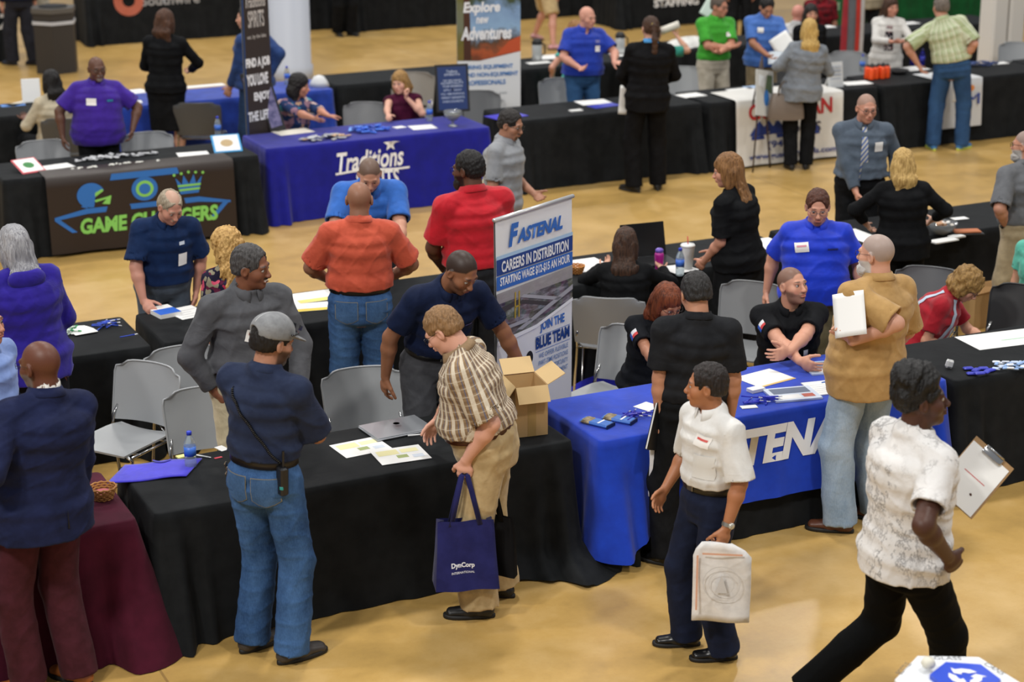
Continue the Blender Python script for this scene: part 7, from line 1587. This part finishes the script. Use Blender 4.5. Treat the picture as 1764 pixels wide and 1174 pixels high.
g13 = person('person in cream jacket standing behind the red and grey display', (atY(1496, 20, 22.6).x, 22.6), f=-30, h=1.74, L=2, skin='B98068', top=dict(m=K('A89A80', '988A70', .8, .4), sl=1.8, hem=-.1), bottom=dict(m=CHAR), hair=('short', '4A3A2A'))
g14 = person('person in white and grey patterned trousers behind the hexagonal trash can', (at(84, 88).x, at(84, 88).y + .6), h=1.70, L=2, f=0, top=dict(m=K('2A2A30', None), sl=1.8, hem=0), bottom=dict(m=K('B8B4A8', '8A8880', .85, .4, scale=14), loose=1.3), hair=('short', '2A2220'))
# ------------------------------------------------------------ things held in hands
def hw(p, i, k=.08, off=(0, 0, 0)):
    S, E_, W, fd, th, pn = p['arms'][i][:6]; q = W + fd * k * p['s'] + np.array(off); r = p['root']; a = r.rotation_euler[2]
    return Vector((r.location.x + q[0] * math.cos(a) - q[1] * math.sin(a), r.location.y + q[0] * math.sin(a) + q[1] * math.cos(a), q[2]))
def tote(lab, P, w, h, d, rz, col, col2=None, strap=.26, tilt=0, text=None):
    o = empty('tote_bag', P, rz, lab, 'bag'); m = cloth(col, col2, .7, .35, .2, 7, name='tote_fabric')
    b = MB(); n = 12; rows = []
    for j in range(9):
        v = j / 8; z = -strap - h * (1 - v); q = 1 - .14 * v; dd = d * (.95 - .65 * v); r = []
        for sx, sy in [(-1, -1)] + [(-1 + 2 * i / n, -1) for i in range(1, n)] + [(1, -1), (1, 0), (1, 1)] + [(1 - 2 * i / n, 1) for i in range(1, n)] + [(-1, 1), (-1, 0)]:
            inx = (.25 * v if sy == 0 else 0); r.append(Vector((sx * (w / 2) * (q + .14) * (1 - inx), sy * dd / 2 + .008 * math.sin(sx * 5 + v * 6), z + tilt * sx * w / 2)))
        rows.append(r + [r[0]])
    b.grid(rows); b.add(rows[0][:-1], [tuple(range(len(rows[0]) - 2, -1, -1))]); bd = b.build('bag_body', m, o, True)
    for sy in (-1, 1):
        s = MB(); pts = [Vector((-w * .26, sy * d * .15, -strap - .03)), Vector((-w * .14, sy * d * .1, -strap * .5)), Vector((-.015, sy * .008, -.012)), Vector((.0, sy * .006, .0)), Vector((.015, sy * .008, -.012)), Vector((w * .14, sy * d * .1, -strap * .5)), Vector((w * .26, sy * d * .15, -strap - .03))]
        s.grid([[q + Vector((-.014, 0, 0)) for q in pts], [q + Vector((.014, 0, .002)) for q in pts]]); st_ = s.build('strap', m, o, True); md = st_.modifiers.new('thick', 'SOLIDIFY'); md.thickness = .003
    if text:
        tr = tree_of(bd)
        for s_, x, z, ww, hh, bo in text: write(s_, (x, -d, z), (1, 0, 0), (0, 0, 1), ww, hh, plain('D8DAE4', .6, name='bag_print'), bd, bold=bo, off=.003, tree=tr)
    return o
P = hw(p2, 1, .075); camr = -math.atan2(P.x, P.y)
tote('navy tote bag with white lettering hanging from the plaid shirt man\'s hand', P + Vector((-.01, -.02, .01)), .30, .38, .17, camr + rad(8), '24265E', '1C1E50', .26, text=[('DynCorp', -.085, -.52, .125, .035, .04), ('INTERNATIONAL', -.085, -.545, .125, .012, .01)])
tote('plain black tote bag hanging behind the navy one', P + Vector((.15, .02, -.03)), .27, .34, .06, camr + rad(-20), '121214', None, .24)
def flat_bag(lab, P, w, h, rz, col, prints=(), name='plastic_bag', lean=0, notch=True):
    o = empty(name, P, rz, lab, 'bag'); mb = MB(); pts = [(-w / 2, -h), (w / 2, -h * 1.03), (w / 2, -h * .12), (w * .12, 0.0), (-w * .12, .01), (-w * .42, .06 if notch else -.02), (-w / 2, -h * .1)]
    rows = []
    for k in range(13):
        y = -h + (h * .98) * k / 12; x0 = -w / 2 + lean * (y + h); top = max(0, (y + h * .14) / (h * .14)); x1 = w / 2 * (1 - .8 * top); rows.append([Vector((x0 * (1 - .35 * top) + (x1 - x0 * (1 - .35 * top)) * i / 8, .008 * math.sin(i * .9 + k * .5), y)) for i in range(9)])
    mb.grid(rows); b = mb.build('bag_body', cloth(col, None, .45, .35, .1, 8, name='thin_plastic'), o, True); md = b.modifiers.new('thick', 'SOLIDIFY'); md.thickness = .012
    tr = None
    for pl, c, nm in prints: panel(nm, pl, (0, -.022, 0), (1, 0, 0), (0, 0, 1), plain(c, .6, name='faint_print'), b, .001)
    return o
P = hw(p3, 1, .085); camr = -math.atan2(P.x, P.y)
ring = lambda cx, cy, a, b, n=20: [[(cx + a * math.cos(t0), cy + a * math.sin(t0)), (cx + a * math.cos(t1), cy + a * math.sin(t1)), (cx + b * math.cos(t1), cy + b * math.sin(t1)), (cx + b * math.cos(t0), cy + b * math.sin(t0))] for t0, t1 in [(2 * PI * i / n, 2 * PI * (i + 1) / n) for i in range(n)]]
flat_bag('white plastic bag with a faint round emblem in the white-shirted man\'s hand', P + Vector((-.02, -.035, .02)), .29, .44, camr, 'E6E5E4', [(ring(.0, -.22, .095, .091) + ring(0, -.22, .065, .062) + [[(-.03, -.27), (.03, -.27), (.0, -.17)]], 'C9C8C8', 'faint_emblem'), ([[(-.128, -.37), (-.118, -.37), (-.118, -.07), (-.128, -.07)], [(-.10, -.065), (.10, -.065), (.10, -.055), (-.10, -.055)]], 'D9A890', 'faint_line')])
P = hw(p4, 1, .07); camr = -math.atan2(P.x, P.y)
flat_bag('white folded paper bag hanging from the black polo man\'s left hand', P + Vector((-.0, -.03, -.02)), .14, .36, camr + rad(12), 'D6D8DE', name='paper_bag')
o = empty('folder', P + Vector((.03, .0, .04)), camr + rad(50), 'black folder with white sheets under the black polo man\'s left hand', 'folder')
R3 = Matrix.Rotation(rad(18), 3, 'Y')
for nm, y, c, dx in (('cover', -.008, '15161A', 0), ('cover', .008, '15161A', 0), ('sheets', 0, 'D8D8D6', .004)): m = MB(); m.box((0, y, .0), (.23, .004 if nm == 'cover' else .010, .30 - dx * 2), R3); m.build(nm, plain(c, .4, name='folder_black' if nm == 'cover' else 'folder_sheets'), o)
def leaf(lab, P, w, h, rx, ry, rz, name='sheet_of_paper', cat='paper', mat=None, curl=.02, t=.002):
    o = empty(name, P, rz, lab, cat); R3 = Matrix.Rotation(ry, 3, 'Y') @ Matrix.Rotation(rx, 3, 'X'); mb = MB()
    mb.grid([[R3 @ Vector((-w / 2 + w * i / 6, -h / 2 + h * j / 8, curl * math.sin(i / 6 * PI) + curl * .6 * (j / 8) ** 2)) for i in range(7)] for j in range(9)]); b = mb.build('page', mat or WHITE, o, True); md = b.modifiers.new('thick', 'SOLIDIFY'); md.thickness = t
    return o
P = hw(p5, 1, .10); camr = -math.atan2(P.x, P.y); leaf('loose white papers curling in the tan shirt man\'s hand', P + Vector((.01, -.04, .08)), .19, .26, rad(62), rad(-16), camr + rad(-15), curl=.006, t=.0015)
P = hw(p6, 1, .12); camr = -math.atan2(P.x, P.y); c_ = toward(1678, 822, (P.x, P.y), 0)
o = empty('clipboard', c_, camr + rad(-6), 'clipboard with white forms held out by the walking man', 'clipboard'); R3 = Matrix.Rotation(rad(38), 3, 'Y') @ Matrix.Rotation(rad(52), 3, 'X')
m = MB(); m.box((0, 0, 0), (.23, .32, .004), R3, .001); m.build('board', plain('9C7A50', .5, name='hardboard'), o); m = MB(); m.box(R3 @ Vector((-.004, -.012, .004)), (.215, .29, .005), R3); m.build('sheets', WHITE, o)
m = MB(); m.box(R3 @ Vector((0, .135, .012)), (.11, .035, .012), R3, .004); m.tube([R3 @ Vector((-.05, .155, .016)), R3 @ Vector((.05, .155, .016))], .006, 8); m.build('clip', CHROME, o, True); m = MB(); m.box(R3 @ Vector((0, .0, .0068)), (.12, .004, .0005), R3); m.build('red_line', plain('C84A4A', .6, name='red_print'), o)
# envelope, roll, sheets of the far people
P = hw(p20, 1, .08); leaf('cream envelope held by the man in light grey polo', toward(848, 312, (P.x, P.y), .05), .16, .24, rad(60), rad(20), -math.atan2(P.x, P.y), 'envelope', 'envelope', plain('D8CFA8', .6, name='manila'), .0, .004)
P = hw(f8, 1, .08); leaf('white folded papers under the ponytail suit\'s left arm', toward(1074, 172, (P.x, P.y), .05), .09, .30, rad(82), rad(4), -math.atan2(P.x, P.y), curl=.01, t=.012)
P = hw(g5, 0, .10); leaf('light grey sheet in the pale blue polo man\'s hands', P + Vector((.03, -.03, .02)), .20, .22, rad(30), 0, -math.atan2(P.x, P.y), mat=plain('B4BCC4', .6, name='grey_sheet'), curl=.01)
P = toward(1352, 82, (g5['root'].location.x, g5['root'].location.y), .25); leaf('large white sheet held up beside the blonde woman', P, .24, .34, rad(70), rad(-35), -math.atan2(P.x, P.y), curl=.01)
P = hw(f9, 0, .06); P2 = toward(1150, 50, (P.x, P.y), 0); o = empty('paper_roll', P2, -math.atan2(P.x, P.y), 'white rolled paper held up behind the ponytail suit', 'paper roll'); m = MB(); m.tube([(-.14, 0, -.05), (.14, 0, .06)], .045, 16); m.build('roll', OFFW, o, True)
P = toward(1222, 14, (g4['root'].location.x, g4['root'].location.y), -.5); leaf('small green and white leaflet behind the lime green polo man', P, .16, .22, rad(70), rad(30), -math.atan2(P.x, P.y), 'leaflet', 'leaflet', plain('C4D4CC', .6, name='leaflet_print'), .0)
# handbag
P = hw(g8, 1, -.05); c_ = toward(1354, 182, (P.x, P.y), .10)
o = empty('handbag', c_, -math.atan2(P.x, P.y) + rad(6), 'large taupe leather handbag on the blonde woman\'s arm', 'handbag'); m = MB(); rows = []
for j in range(9):
    v = j / 8; z = -.14 + .27 * v; w_ = .20 - .05 * v ** 2; dd = .075 * (1 - .6 * v ** 2); rows.append([Vector((w_ * math.copysign(abs(math.cos(a)) ** .5, math.cos(a)), dd * math.copysign(abs(math.sin(a)) ** .6, math.sin(a)), z + .01 * math.cos(2 * a))) for a in np.linspace(0, 2 * PI, 33)])
m.grid(rows); m.add(rows[0][:-1], [tuple(range(31, -1, -1))]); m.add(rows[-1][:-1], [tuple(range(32))]); m.build('bag_body', plain('6E6258', .4, name='taupe_leather'), o, True)
for sy in (-1, 1): m = MB(); m.tube([(-.09, sy * .03, .11), (-.08, sy * .03, .20), (-.03, sy * .02, .27), (.03, sy * .02, .27), (.08, sy * .03, .20), (.09, sy * .03, .11)], .007, 8); m.build('handle', plain('4E443C', .4, name='dark_leather'), o, True)
# white bag of the plaid shirt man at the far table
P = hw(g10, 0, .08); flat_bag('white plastic bag hanging from the green plaid man\'s right hand', P + Vector((.0, -.03, -.0)), .13, .40, -math.atan2(P.x, P.y), 'D4D4D2', name='plastic_bag')
